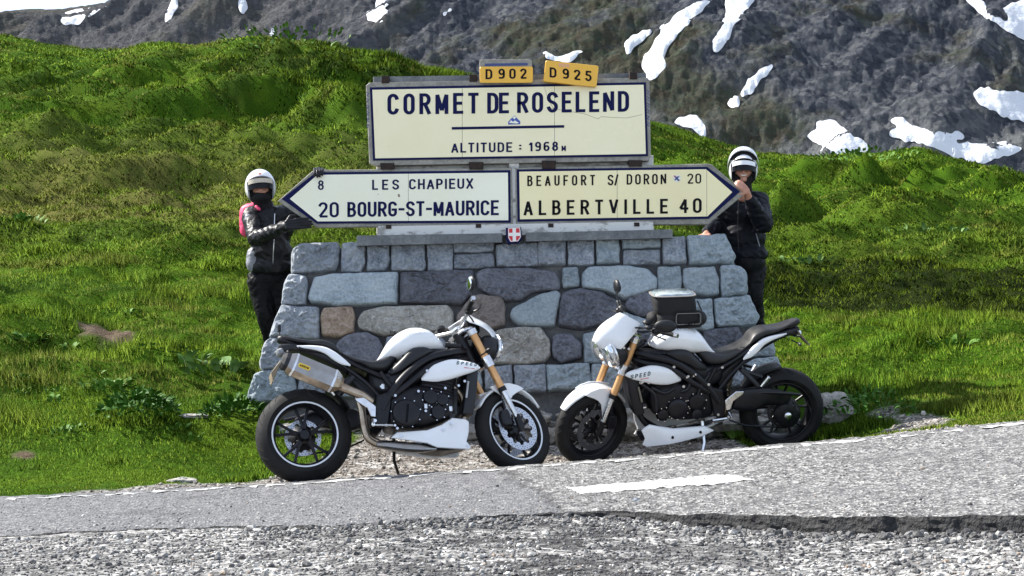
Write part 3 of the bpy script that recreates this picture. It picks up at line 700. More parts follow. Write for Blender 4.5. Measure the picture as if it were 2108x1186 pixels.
brush = sstep(29, 33, Yp) * sstep(400, 560, px) * (1 - sstep(1000, 1150, px)) * sstep(.35, .55, fbm(Xp * .5, Yp * .5, 3, 77))
hh = .022 + .036 * RNG.random(n) + .04 * sstep(.5, .7, fbm(Xp * 1.2, Yp * 1.6, 3, 187)) + brush * .10
bank = sstep(1540, 1640, px) * np.exp(-((Yp - 19.8) / .9) ** 2)
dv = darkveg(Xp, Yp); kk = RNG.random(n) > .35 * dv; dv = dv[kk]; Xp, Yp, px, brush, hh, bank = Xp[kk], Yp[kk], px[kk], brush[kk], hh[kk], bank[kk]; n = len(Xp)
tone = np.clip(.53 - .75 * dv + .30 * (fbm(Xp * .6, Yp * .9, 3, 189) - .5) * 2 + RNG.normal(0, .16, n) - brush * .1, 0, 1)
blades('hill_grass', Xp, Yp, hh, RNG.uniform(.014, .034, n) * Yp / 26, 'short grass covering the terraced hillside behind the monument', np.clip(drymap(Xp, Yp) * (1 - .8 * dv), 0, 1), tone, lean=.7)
# ------------------------------------------------------------- broad-leaved plants
M['leaf'] = dirty(mat('broad_leaf', (.1, .18, .06), .6, spec=.15), (.07, .16, .02), (.12, .21, .04), 12, .9)
M['leaf_pale'] = dirty(mat('pale_leaf', (.15, .23, .1), .6, spec=.15), (.14, .23, .08), (.08, .16, .03), 14, .8)
M['leaf_dark'] = dirty(mat('dark_leaf', (.04, .1, .03), .6, spec=.15), (.022, .078, .008), (.06, .14, .012), 14, .8)
def leaf_me(L, W, name, mt):
    V = []; Fa = []; nn = 6
    for i in range(nn + 1):
        t = i / nn; wv = W * math.sin(math.pi * min(1, t * .92 + .06)) ** .8 * .5; z = L * (.55 * t - .5 * t * t); x = L * t
        V += [(x, -wv, z + .18 * wv), (x, 0, z), (x, wv, z + .18 * wv)]
    for i in range(nn):
        b = i * 3; Fa += [(b, b + 3, b + 4, b + 1), (b + 1, b + 4, b + 5, b + 2)]
    me = bpy.data.meshes.new(name); me.from_pydata(V, [], Fa); me.materials.append(mt); me.polygons.foreach_set('use_smooth', [True] * len(Fa)); return me
def ground_hit(px, py, t0=9.5):
    o, d = ray(px, py); t = t0
    while t < 45:
        p = o + d * t
        if p.z < G(p.x, p.y): return p
        t += .03 if t < 20 else .1
    return p
LM = {'p': leaf_me(.15, .085, 'leaf', M['leaf_pale']), 'g': leaf_me(.13, .07, 'leaf', M['leaf']), 'd': leaf_me(.075, .030, 'leaf', M['leaf_dark'])}
def plant(px, py, kind, nl, size, label, spread=.12, grp='broad-leaved plants on the bank'):
    p = ground_hit(px, py); r = empty('leafy_plant', (p.x, p.y, p.z)); tag(r, label, 'plant', grp)
    for i in range(nl):
        o = new('leaf', LM[kind if random.random() < .8 else ('g' if kind != 'd' else 'd')], r); a = random.uniform(0, 6.283); rr = spread * random.random() ** .6; dm = math.sqrt(max(0, 1 - (rr / (spread * 1.05)) ** 2))
        o.location = (math.cos(a) * rr, math.sin(a) * rr, (random.uniform(.55, 1.0) * dm * spread * .75) if kind == 'd' else random.uniform(0, .07) * size); s = size * random.uniform(.6, 1.15); o.scale = (s, s, s)
        o.rotation_euler = (random.uniform(-.4, .4), random.uniform(-1.15, -.25), a + random.uniform(-.5, .5)) if kind != 'd' else (random.uniform(-.9, .9), random.uniform(-1.3, .35), a + random.uniform(-1.2, 1.2))
    return r
plant(440, 770, 'p', 34, .95, 'large pale broad-leaved dock plant on the bank left of the parked motorcycles', .30)
plant(395, 745, 'p', 14, .8, 'small pale-leaved plant just uphill left of the biggest dock plant', .16)
plant(285, 865, 'd', 330, 1.0, 'dense dark bushy plant with small leaves low on the left bank', .30)
plant(485, 870, 'd', 260, .95, 'dark small-leaved bushy clump growing against the lower left corner of the stone wall', .26)
plant(225, 805, 'g', 60, .7, 'mid-green leafy clump uphill left of the dark bushy plant', .22)
plant(60, 705, 'g', 50, .65, 'green leafy clump near the left edge below the bare soil patch', .2)
plant(45, 460, 'g', 40, .9, 'leafy clump on the terrace crest near the left edge', .3)
plant(1650, 545, 'p', 50, .75, 'pale leafy clump on the hillside right of the helmeted rider on the right', .4)
plant(1900, 480, 'p', 60, .8, 'light green leafy patch high on the right hillside', .7)
plant(1960, 715, 'g', 50, .65, 'green leafy clump on the near bank at the right', .2)
plant(1780, 325, 'g', 110, 1.0, 'tall weeds standing on the right hill crest against the snow', 1.2)
plant(600, 88, 'g', 120, 1.2, 'tall weeds standing on the left hill crest against the rock', 1.6)
plant(1300, 885, 'd', 110, .7, 'small dark grassy clump against the wall foot between the two motorcycles', .14)
plant(1512, 905, 'g', 30, .55, 'small green clump in front of the right motorcycle rear wheel', .12)
plant(1790, 872, 'd', 200, .8, 'dark grassy clump beside the boulder right of the right motorcycle', .35)
for k in range(18):
    wx, wy = random.uniform(20, 500), random.uniform(640, 930)
    if 150 < wx < 300 and 650 < wy < 720: continue
    plant(wx, wy, 'g', 16, random.uniform(.35, .6), 'small low leafy weed in the grass of the left bank', .10, 'small weeds scattered over the left bank')
# ------------------------------------------------------------- boulders
def rock(name, c, size, mt, label, grp=None, seed=0, parent=None):
    V = []; Fa = []; nu, nv = 26, 16
    for i in range(nv + 1):
        ph = math.pi * i / nv
        for k in range(nu):
            th = 2 * math.pi * k / nu; d = Vector((math.sin(ph) * math.cos(th), math.sin(ph) * math.sin(th), math.cos(ph)))
            f = 1 + .35 * noise.noise(d * 1.6 + Vector((seed * 7.1, 0, 0))) + .16 * noise.noise(d * 4 + Vector((0, seed * 3.3, 0))) + .07 * noise.noise(d * 9)
            V.append((d.x * size[0] * f, d.y * size[1] * f, d.z * size[2] * f))
    for i in range(nv):
        for k in range(nu): Fa.append((i * nu + k, (i + 1) * nu + k, (i + 1) * nu + (k + 1) % nu, i * nu + (k + 1) % nu))
    o = np_mesh(name, V, Fa, mt, parent, smooth=True, sharp=28); o.location = c; return tag(o, label, 'rock', grp) if label else o
def rk(px, py, size, mt, label, seed, dz=.0, Y=None):
    p = P(px, py, Y) if Y else ground_hit(px, py); return rock('boulder', (p.x, p.y, p.z + dz), size, M[mt], label, 'loose rocks on the verge', seed)
rk(1712, 838, (.15, .13, .105), 'st_tan', 'grey pitted boulder against the bank right of the right motorcycle', 3, Y=12.2)
rk(1715, 892, (.035, .03, .02), 'st_tan', 'small rounded pale stone at the road edge right of the rear wheel', 5)
rk(395, 858, (.13, .05, .025), 'st_tan', 'flat pale stone lying in the grass left of the left motorcycle', 6)
rk(372, 992, (.11, .06, .03), 'st_tan', 'flat grey stone at the road edge left of the left motorcycle', 7)
rk(1310, 1036, (.02, .018, .014), 'st_grey', 'single dark pebble lying on the right half of the road', 9, .01, Y=8.3)
# ------------------------------------------------------------- mountain
def ridged(x, y, oc, seed):
    s = 0; am = 1; t = 0
    for o in range(oc):
        s = s + am * (1 - np.abs(vn(x * 2 ** o + 3.1 * o, y * 2 ** o + 9.7 * o, seed + o) * 2 - 1)); t += am; am *= .52
    return s / t
def build_mountain():
    uu = np.concatenate([np.linspace(-1.1, -.36, 60)[:-1], np.linspace(-.36, .37, 600), np.linspace(.37, 1.1, 60)[1:]]); Ys = np.linspace(250, 450, 250)
    U, Yg = np.meshgrid(uu, Ys); X = U * Yg; px = CX + U * F
    crest = np.interp(px, [-2500, -700, 0, 60, 150, 230, 330, 500, 900, 1500, 2200, 3200, 5000], [200, 120, 40, 31, 24, 2, -45, -110, -230, -330, -260, -200, 100])
    cz = .9 + (HOR - crest - (px - CX) * .0244 * -1) / F * 430
    cz = .9 + (HOR - (crest + (px - CX) * .0244)) / F * 430
    t = (Yg - 250) / 180.0
    # diagonal gullies: running down to the left in the picture
    gx = X * .8 - (Yg - 250) * .9
    warp = 14 * (fbm(X * .012, Yg * .012, 3, 201) - .5)
    gl = ridged((gx + warp) * .021, (X + Yg) * .005, 4, 203)
    gl2 = ridged((gx * .75 + warp) * .07, (X + Yg) * .02, 3, 207)
    face = -5 + (cz + 5) * np.clip(t, 0, 1)
    beyond = np.maximum(t - 1, 0); face = face - beyond * 170
    amp = sstep(0, .2, t) * (1 - .75 * sstep(.85, 1.0, t) * (1 - sstep(235, 500, px)))
    Z = face + amp * (19 * (gl - .55) + 6.5 * (gl2 - .5) + 2.4 * (fbm(X * .13, Yg * .13, 4, 211) - .5) + 1.2 * (ridged(X * .33, Yg * .33, 3, 213) - .5) + 1.0 * (fbm(X * 1.1, Yg * 1.1, 2, 215) - .5))
    return X, Yg, Z
MX, MY, MZ = build_mountain()
def _bl(A, k):
    c = np.cumsum(np.pad(A, ((k + 1, k), (0, 0)), mode='edge'), 0); A = (c[2 * k + 1:] - c[:-2 * k - 1]) / (2 * k + 1)
    c = np.cumsum(np.pad(A, ((0, 0), (k + 1, k)), mode='edge'), 1); return (c[:, 2 * k + 1:] - c[:, :-2 * k - 1]) / (2 * k + 1)
MZB = _bl(_bl(MZ, 5), 5).ravel()
def rockmat():
    m = mat('mountain_rock', (.1, .1, .11), 1.0, spec=.03); co = coords(m)
    n = tnoise(m, co, .028, 6, .65); n2 = tnoise(m, co, .25, 8, .75); n3 = tnoise(m, co, 1.1, 5, .75)
    vo = N(m, 'ShaderNodeTexVoronoi'); vo.inputs['Scale'].default_value = .75; LK(m, co, vo.inputs[0]); vs = N(m, 'ShaderNodeSeparateColor'); LK(m, vo.outputs['Color'], vs.inputs[0])
    c = ramp(m, n2, [(.28, (.016, .021, .034)), (.48, (.068, .078, .100)), (.72, (.20, .21, .23))])
    c = mix(m, ramp(m, n3, [(.35, (0,) * 3), (.7, (.7,) * 3)]), c, (.105, .116, .140))
    c = mix(m, ramp(m, vs.outputs[0], [(.6, (0,) * 3), (.95, (.5,) * 3)]), c, (.28, .285, .29))
    c = mix(m, ramp(m, n, [(.50, (0,) * 3), (.60, (.65,) * 3)]), c, mix(m, ramp(m, n2, [(.4, (0,) * 3), (.6, (1,) * 3)]), (.10, .080, .040), (.055, .080, .022)))
    sep = N(m, 'ShaderNodeSeparateXYZ'); LK(m, co, sep.inputs[0])
    sc = tnoise(m, coords(m, (1, .6, .6)), .055, 5, .6); mr = N(m, 'ShaderNodeMapRange'); LK(m, sep.outputs[2], mr.inputs[0]); mr.inputs[1].default_value = 55; mr.inputs[2].default_value = 36
    c = mix(m, math_(m, 'MULTIPLY', ramp(m, sc, [(.48, (0,) * 3), (.58, (1,) * 3)]), mr.outputs[0]), c, (.20, .21, .215))
    ml = N(m, 'ShaderNodeMapRange'); LK(m, sep.outputs[0], ml.inputs[0]); ml.inputs[1].default_value = -10; ml.inputs[2].default_value = -50; ml.inputs[3].default_value = 0; ml.inputs[4].default_value = .6
    c = mix(m, ml.outputs[0], c, ramp(m, n3, [(.3, (.09, .092, .10)), (.7, (.23, .225, .22))]))
    setc(m, c); b1 = bump(m, n3, 1.0, 2.0); bump(m, n2, 1.0, 5.0, b1); return m
M['rock'] = rockmat()
r, c = MX.shape; idx = np.arange(r * c).reshape(r, c)
MF = np.stack([idx[:-1, :-1], idx[:-1, 1:], idx[1:, 1:], idx[1:, :-1]], -1).reshape(-1, 4)
MV = np.stack([MX, MY, MZ], -1).reshape(-1, 3)
tag(np_mesh('mountain', MV, MF, M['rock'], smooth=True), 'dark rocky mountainside rising behind the green hills', kind='structure')
# project mesh vertices to find where the snow lies
Rm = np.array(CM.to_3x3()); loc = MV - np.array([0, 0, CAMZ]); cc = loc @ Rm; PXm = CX + F * cc[:, 0] / -cc[:, 2]; PYm = CY - F * cc[:, 1] / -cc[:, 2]
A1 = 1.976; A2 = 1.977
def z1(p): return [(x / A1, y / A1) for x, y in p]
def z2(p): return [(1060 + x / A2, y / A2) for x, y in p]
SNOW = [
 (z1([(235, 95), (250, 65), (330, 25), (345, 45), (400, 5), (430, -15), (470, -12), (400, 50), (370, 65), (320, 103), (270, 105)]), 'snow streak nearest the sky at the top left'),
 (z1([(665, 85), (690, 20), (700, -10), (730, -10), (715, 45), (690, 92), (668, 94)]), 'narrow snow tongue second from the left'),
 (z1([(960, -12), (1002, -12), (998, 25), (1014, 35), (990, 64), (976, 40)]), 'tiny forked snow patch third from the left'),
 (z1([(1083, 148), (1110, 110), (1132, 113), (1112, 148)]), 'small slanted snow scrap on the rock above the left hill crest'),
 (z1([(1003, 150), (1014, 132), (1030, 135), (1022, 150)]), 'tiniest snow scrap above the left hill crest'),
 (z1([(1530, -12), (1590, -12), (1575, 25), (1560, 35), (1580, 55), (1560, 85), (1525, 97), (1490, 87), (1490, 48), (1530, 35)]), 'bulb-shaped snow patch above the left half of the sign'),
 (z1([(1794, 62), (1815, 40), (1860, 20), (1842, 47), (1810, 67)]), 'thin slanted snow scrap above the yellow plates'),
 (z2([(108, 203), (130, 215), (190, 233), (235, 210), (272, 213), (247, 240), (215, 258), (150, 248), (115, 237)]), 'snow patch directly behind the tilted yellow plate'),
 (z2([(446, 180), (470, 160), (530, 125), (560, 128), (530, 165), (487, 197), (470, 222), (453, 220)]), 'short snow patch left of the long snow gully'),
 (z2([(508, 275), (520, 240), (570, 180), (558, 170), (600, 130), (588, 110), (620, 95), (650, 60), (700, 35), (740, 10), (830, -12), (744, 60), (694, 110), (654, 150), (629, 195), (602, 240), (622, 265), (592, 300), (552, 335), (533, 310)]), 'longest snow gully running down to the sign corner'),
 (z2([(793, 217), (828, 120), (858, 60), (850, 20), (862, -12), (985, -12), (944, 40), (924, 65), (893, 110), (864, 170), (822, 228)]), 'broad snow tongue right of the longest gully'),
 (z2([(916, 395), (950, 328), (1000, 278), (1062, 256), (1042, 290), (982, 352), (962, 388), (930, 403)]), 'slanted snow tongue above the right rider'),
 (z2([(856, 425), (890, 408), (917, 400), (914, 437), (880, 445)]), 'small snow patch below the slanted tongue'),
 (z2([(643, 500), (680, 476), (740, 473), (777, 515), (793, 558), (760, 553), (700, 522)]), 'low snow patch between the sign and the right rider'),
 (z2([(1176, 555), (1230, 530), (1218, 498), (1300, 487), (1322, 515), (1392, 560), (1458, 595), (1420, 640), (1300, 645), (1230, 640), (1250, 600)]), 'wide snow patch at the hill crest right of the rider'),
 (z2([(1502, 555), (1560, 522), (1515, 493), (1580, 477), (1612, 510), (1700, 538), (1822, 545), (1835, 565), (1765, 583), (2000, 582), (2075, 600), (2035, 628), (1900, 665), (1800, 650), (1740, 625), (1700, 592), (1600, 577)]), 'largest low snowfield at the right behind the hill crest'),
 (z2([(1850, 385), (1900, 357), (1950, 372), (2100, 378), (2190, 395), (2190, 520), (2072, 503), (1980, 473), (1900, 433)]), 'snow slab at the right edge halfway up'),
 (z2([(1815, -12), (1890, -12), (1930, 48), (2000, 88), (2010, 80), (1985, 30), (2100, -12), (2200, 40), (2150, 210), (2072, 168), (1990, 128), (1900, 62)]), 'forked snowfield in the top right corner'),
]
def snowmat():
    m = mat('old_snow', (.85, .87, .9), .6); co = coords(m); n = tnoise(m, co, .3, 5, .6); n2 = tnoise(m, co, 1.5, 4, .6)
    setc(m, mix(m, ramp(m, n2, [(.62, (0,) * 3), (.75, (.35,) * 3)]), mix(m, n, (.62, .64, .67), (.50, .53, .58)), (.36, .34, .31))); bump(m, n, .6, 1.2); return m
M['snow'] = snowmat()
fcx = PXm[MF].mean(1); fcy = PYm[MF].mean(1)
jx = fcx + 6 * (fbm(fcx * .12, fcy * .12, 3, 301) - .5) * 2; jy = fcy + 5 * (fbm(fcx * .12 + 50, fcy * .12, 3, 303) - .5) * 2
vis = np.ones(len(MF), bool)
for poly, lab in SNOW:
    xs = [p[0] for p in poly]; ys = [p[1] for p in poly]
    bb = (jx > min(xs) - 2) & (jx < max(xs) + 2) & (jy > min(ys) - 2) & (jy < max(ys) + 2)
    ids = np.where(bb)[0]; ids = ids[inpoly(jx[ids], jy[ids], poly)]
    if len(ids) == 0: continue
    fs = MF[ids]; us, inv = np.unique(fs, return_inverse=True); inv = inv.reshape(fs.shape)
    cnt = np.bincount(inv.ravel()); v = MV[us].copy(); inner = cnt >= 4
    v[:, 2] = np.where(inner, np.maximum(MZB[us] + .1, v[:, 2] * .5 + MZB[us] * .5 + .35), v[:, 2] * .8 + MZB[us] * .2 + .15); v[:, 1] -= np.where(inner, .3, .1)
    ed = np.concatenate([fs_[:, [a_, (a_ + 1) % 4]] for a_ in range(4) for fs_ in (inv,)]); ek = np.sort(ed, 1); uq, ct = np.unique(ek, axis=0, return_counts=True); be = uq[ct == 1]
    for _ in range(3):
        acc = np.zeros_like(v); cn = np.zeros(len(v)); np.add.at(acc, be[:, 0], v[be[:, 1]]); np.add.at(acc, be[:, 1], v[be[:, 0]]); np.add.at(cn, be[:, 0], 1); np.add.at(cn, be[:, 1], 1)
        b_ = cn > 0; v[b_] = .4 * v[b_] + .6 * acc[b_] / cn[b_][:, None]
    o = np_mesh('snow_patch', v, inv, M['snow'], smooth=True); tag(o, lab, 'snow', 'old snow patches on the mountainside')
# ------------------------------------------------------------- stone wall
WY0, WSL = 12.36, .22     # wall face: Y = WY0 + WSL*z
FN = Vector((0, -1, WSL)).normalized(); FU = Vector((0, WSL, 1)).normalized()
def PW(px, py, off=0):
    o, d = ray(px, py); t = (WY0 + WSL * o.z - o.y) / (d.y - WSL * d.z); return o + d * t + FN * off
wall = empty('stone_monument', (0.06, 12.8, .0)); tag(wall, 'battered stone wall base carrying the pass sign, built of grey and violet blocks in mortar', 'stone wall'); WL = Vector(wall.location)
ZA = lambda x, y: (500 + x / 2.965, 460 + y / 2.965)
ZB = lambda x, y: (1050 + x / 2.965, 460 + y / 2.965)
tl, tr_, bl, br_ = PW(617, 507), PW(1497, 487), PW(532, 868), PW(1612, 850)
tl = PW(618, 510); tr_ = PW(1500, 490); bl = PW(516, 900); br_ = PW(1625, 880)
bl.z = br_.z = -.02; bl.y = br_.y = WY0
tz = max(tl.z, tr_.z) - .01; tl.z = tr_.z = tz; tl.y = tr_.y = WY0 + WSL * tz
def core():
    k = .03; D = .62; mb = MB(); back = WY0 + WSL * tz + D
    f = [Vector((bl.x + k, bl.y + k, -.3)), Vector((br_.x - k, br_.y + k, -.3)), Vector((tr_.x - k, tr_.y + k, tz)), Vector((tl.x + k, tl.y + k, tz))]
    b = [Vector((f[0].x, back + .15, -.3)), Vector((f[1].x, back + .15, -.3)), Vector((f[2].x, back, tz)), Vector((f[3].x, back, tz))]
    n = 46; m = 20; vs = []; fs = []
    for j in range(m + 1):
        for i in range(n + 1):
            s, t = i / n, j / m; p = (f[0] * (1 - s) + f[1] * s) * (1 - t) + (f[3] * (1 - s) + f[2] * s) * t
            p = p + FN * (.012 * noise.noise(p * 6) + .006 * noise.noise(p * 20)); vs.append(p - WL)
    for j in range(m):
        for i in range(n): a = j * (n + 1) + i; fs.append((a, a + 1, a + n + 2, a + n + 1))
    mb.add(vs, fs); F4 = [v - WL for v in f]; B4 = [v - WL for v in b]
    mb.add(F4 + B4, [(3, 2, 6, 7), (0, 3, 7, 4), (1, 5, 6, 2), (4, 7, 6, 5)])
    mb.build('mortar', M['mortar'], wall, smooth=False)
core()
def stone_obj(loc2, plane, H, mt, seed, depth=.06, name='stone', parent=None, chis=1.0, base=None):
    """loc2: outline in plane coords (list of 2D), plane=(origin,ax,ay,normal)"""
    O, ax, ay, nn = plane; pts = [np.array(p, float) for p in loc2]
    c = sum(pts) / len(pts)
    # resample outline with mild corner rounding
    dense = []
    n = len(pts)
    for i in range(n):
        a, b = pts[i], pts[(i + 1) % n]; L = np.linalg.norm(b - a); k = max(2, int(L / .016))
        for j in range(k): dense.append(a + (b - a) * (j / k))
    for _ in range(1): dense = [(dense[i - 1] + dense[i] * 2 + dense[(i + 1) % len(dense)]) / 4 for i in range(len(dense))]
    ND = min(80, max(36, len(dense))); idxs = [int(i * len(dense) / ND) for i in range(ND)]
    B = [dense[i] for i in idxs]; B = [p + (p - c) / (np.linalg.norm(p - c) + 1e-6) * .009 * noise.noise((p[0] * 16, p[1] * 16, seed * 3.1)) for p in B]
    ss = [1.015, 1.01, .985, .95, .90, .82, .73, .63, .52, .41, .30, .18, .08]
    O3 = O + ax * float(c[0]) + ay * float(c[1]); V = []; Fa = []
    rmean = sum(np.linalg.norm(p - c) for p in B) / ND
    for ri, s in enumerate(ss):
        for p in B:
            q = c + (p - c) * s; dl = np.linalg.norm(p - c) * (1 - s)
            if ri == 0: h = -depth
            else:
                h = H * (.45 + .55 * (1 - math.exp(-dl / .009))) if ri > 1 else H * .25
                v3 = Vector((q[0], q[1], seed * 5.3)); w_ = min(1, dl / .02)
                n1 = noise.noise(v3 * 7); n2 = noise.noise(v3 * 17 + Vector((9, 3, 1))); cells = noise.cell(v3 * 14) if False else 0
                h += chis * w_ * (.022 * n1 - .020 * (abs(n2) * 2 - .4) + .013 * (abs(noise.noise(v3 * 33)) * 2 - .4) + .004 * noise.noise(v3 * 70))
            V.append(ax * float(q[0] - c[0]) + ay * float(q[1] - c[1]) + nn * h)
    hc = H + chis * .01 * noise.noise(Vector((c[0], c[1], seed * 5.3)) * 7); V.append(nn * hc); m = len(ss)
    for i in range(m - 1):
        for k in range(ND): Fa.append((i * ND + k, i * ND + (k + 1) % ND, (i + 1) * ND + (k + 1) % ND, (i + 1) * ND + k))
    cidx = len(V) - 1
    for k in range(ND): Fa.append(((m - 1) * ND + k, (m - 1) * ND + (k + 1) % ND, cidx))
    me = bpy.data.meshes.new(name); me.from_pydata([tuple(v) for v in V], [], Fa); me.materials.append(M[mt])
    import bmesh
    bm = bmesh.new(); bm.from_mesh(me); bmesh.ops.recalc_face_normals(bm, faces=bm.faces)
    if sum((f.normal.dot(nn)) * f.calc_area() for f in bm.faces) < 0: bmesh.ops.reverse_faces(bm, faces=bm.faces)
    bm.to_mesh(me); bm.free()
    me.polygons.foreach_set('use_smooth', [True] * len(me.polygons)); me.set_sharp_from_angle(angle=math.radians(24 if chis > .6 else 40))
    o = new(name, me, parent); o.location = O3 - WL; return o
WO = Vector((0, WY0, 0))
def wl2(p3): d = p3 - WO; return (d.x, d.dot(FU))
A, Bz = ZA, ZB
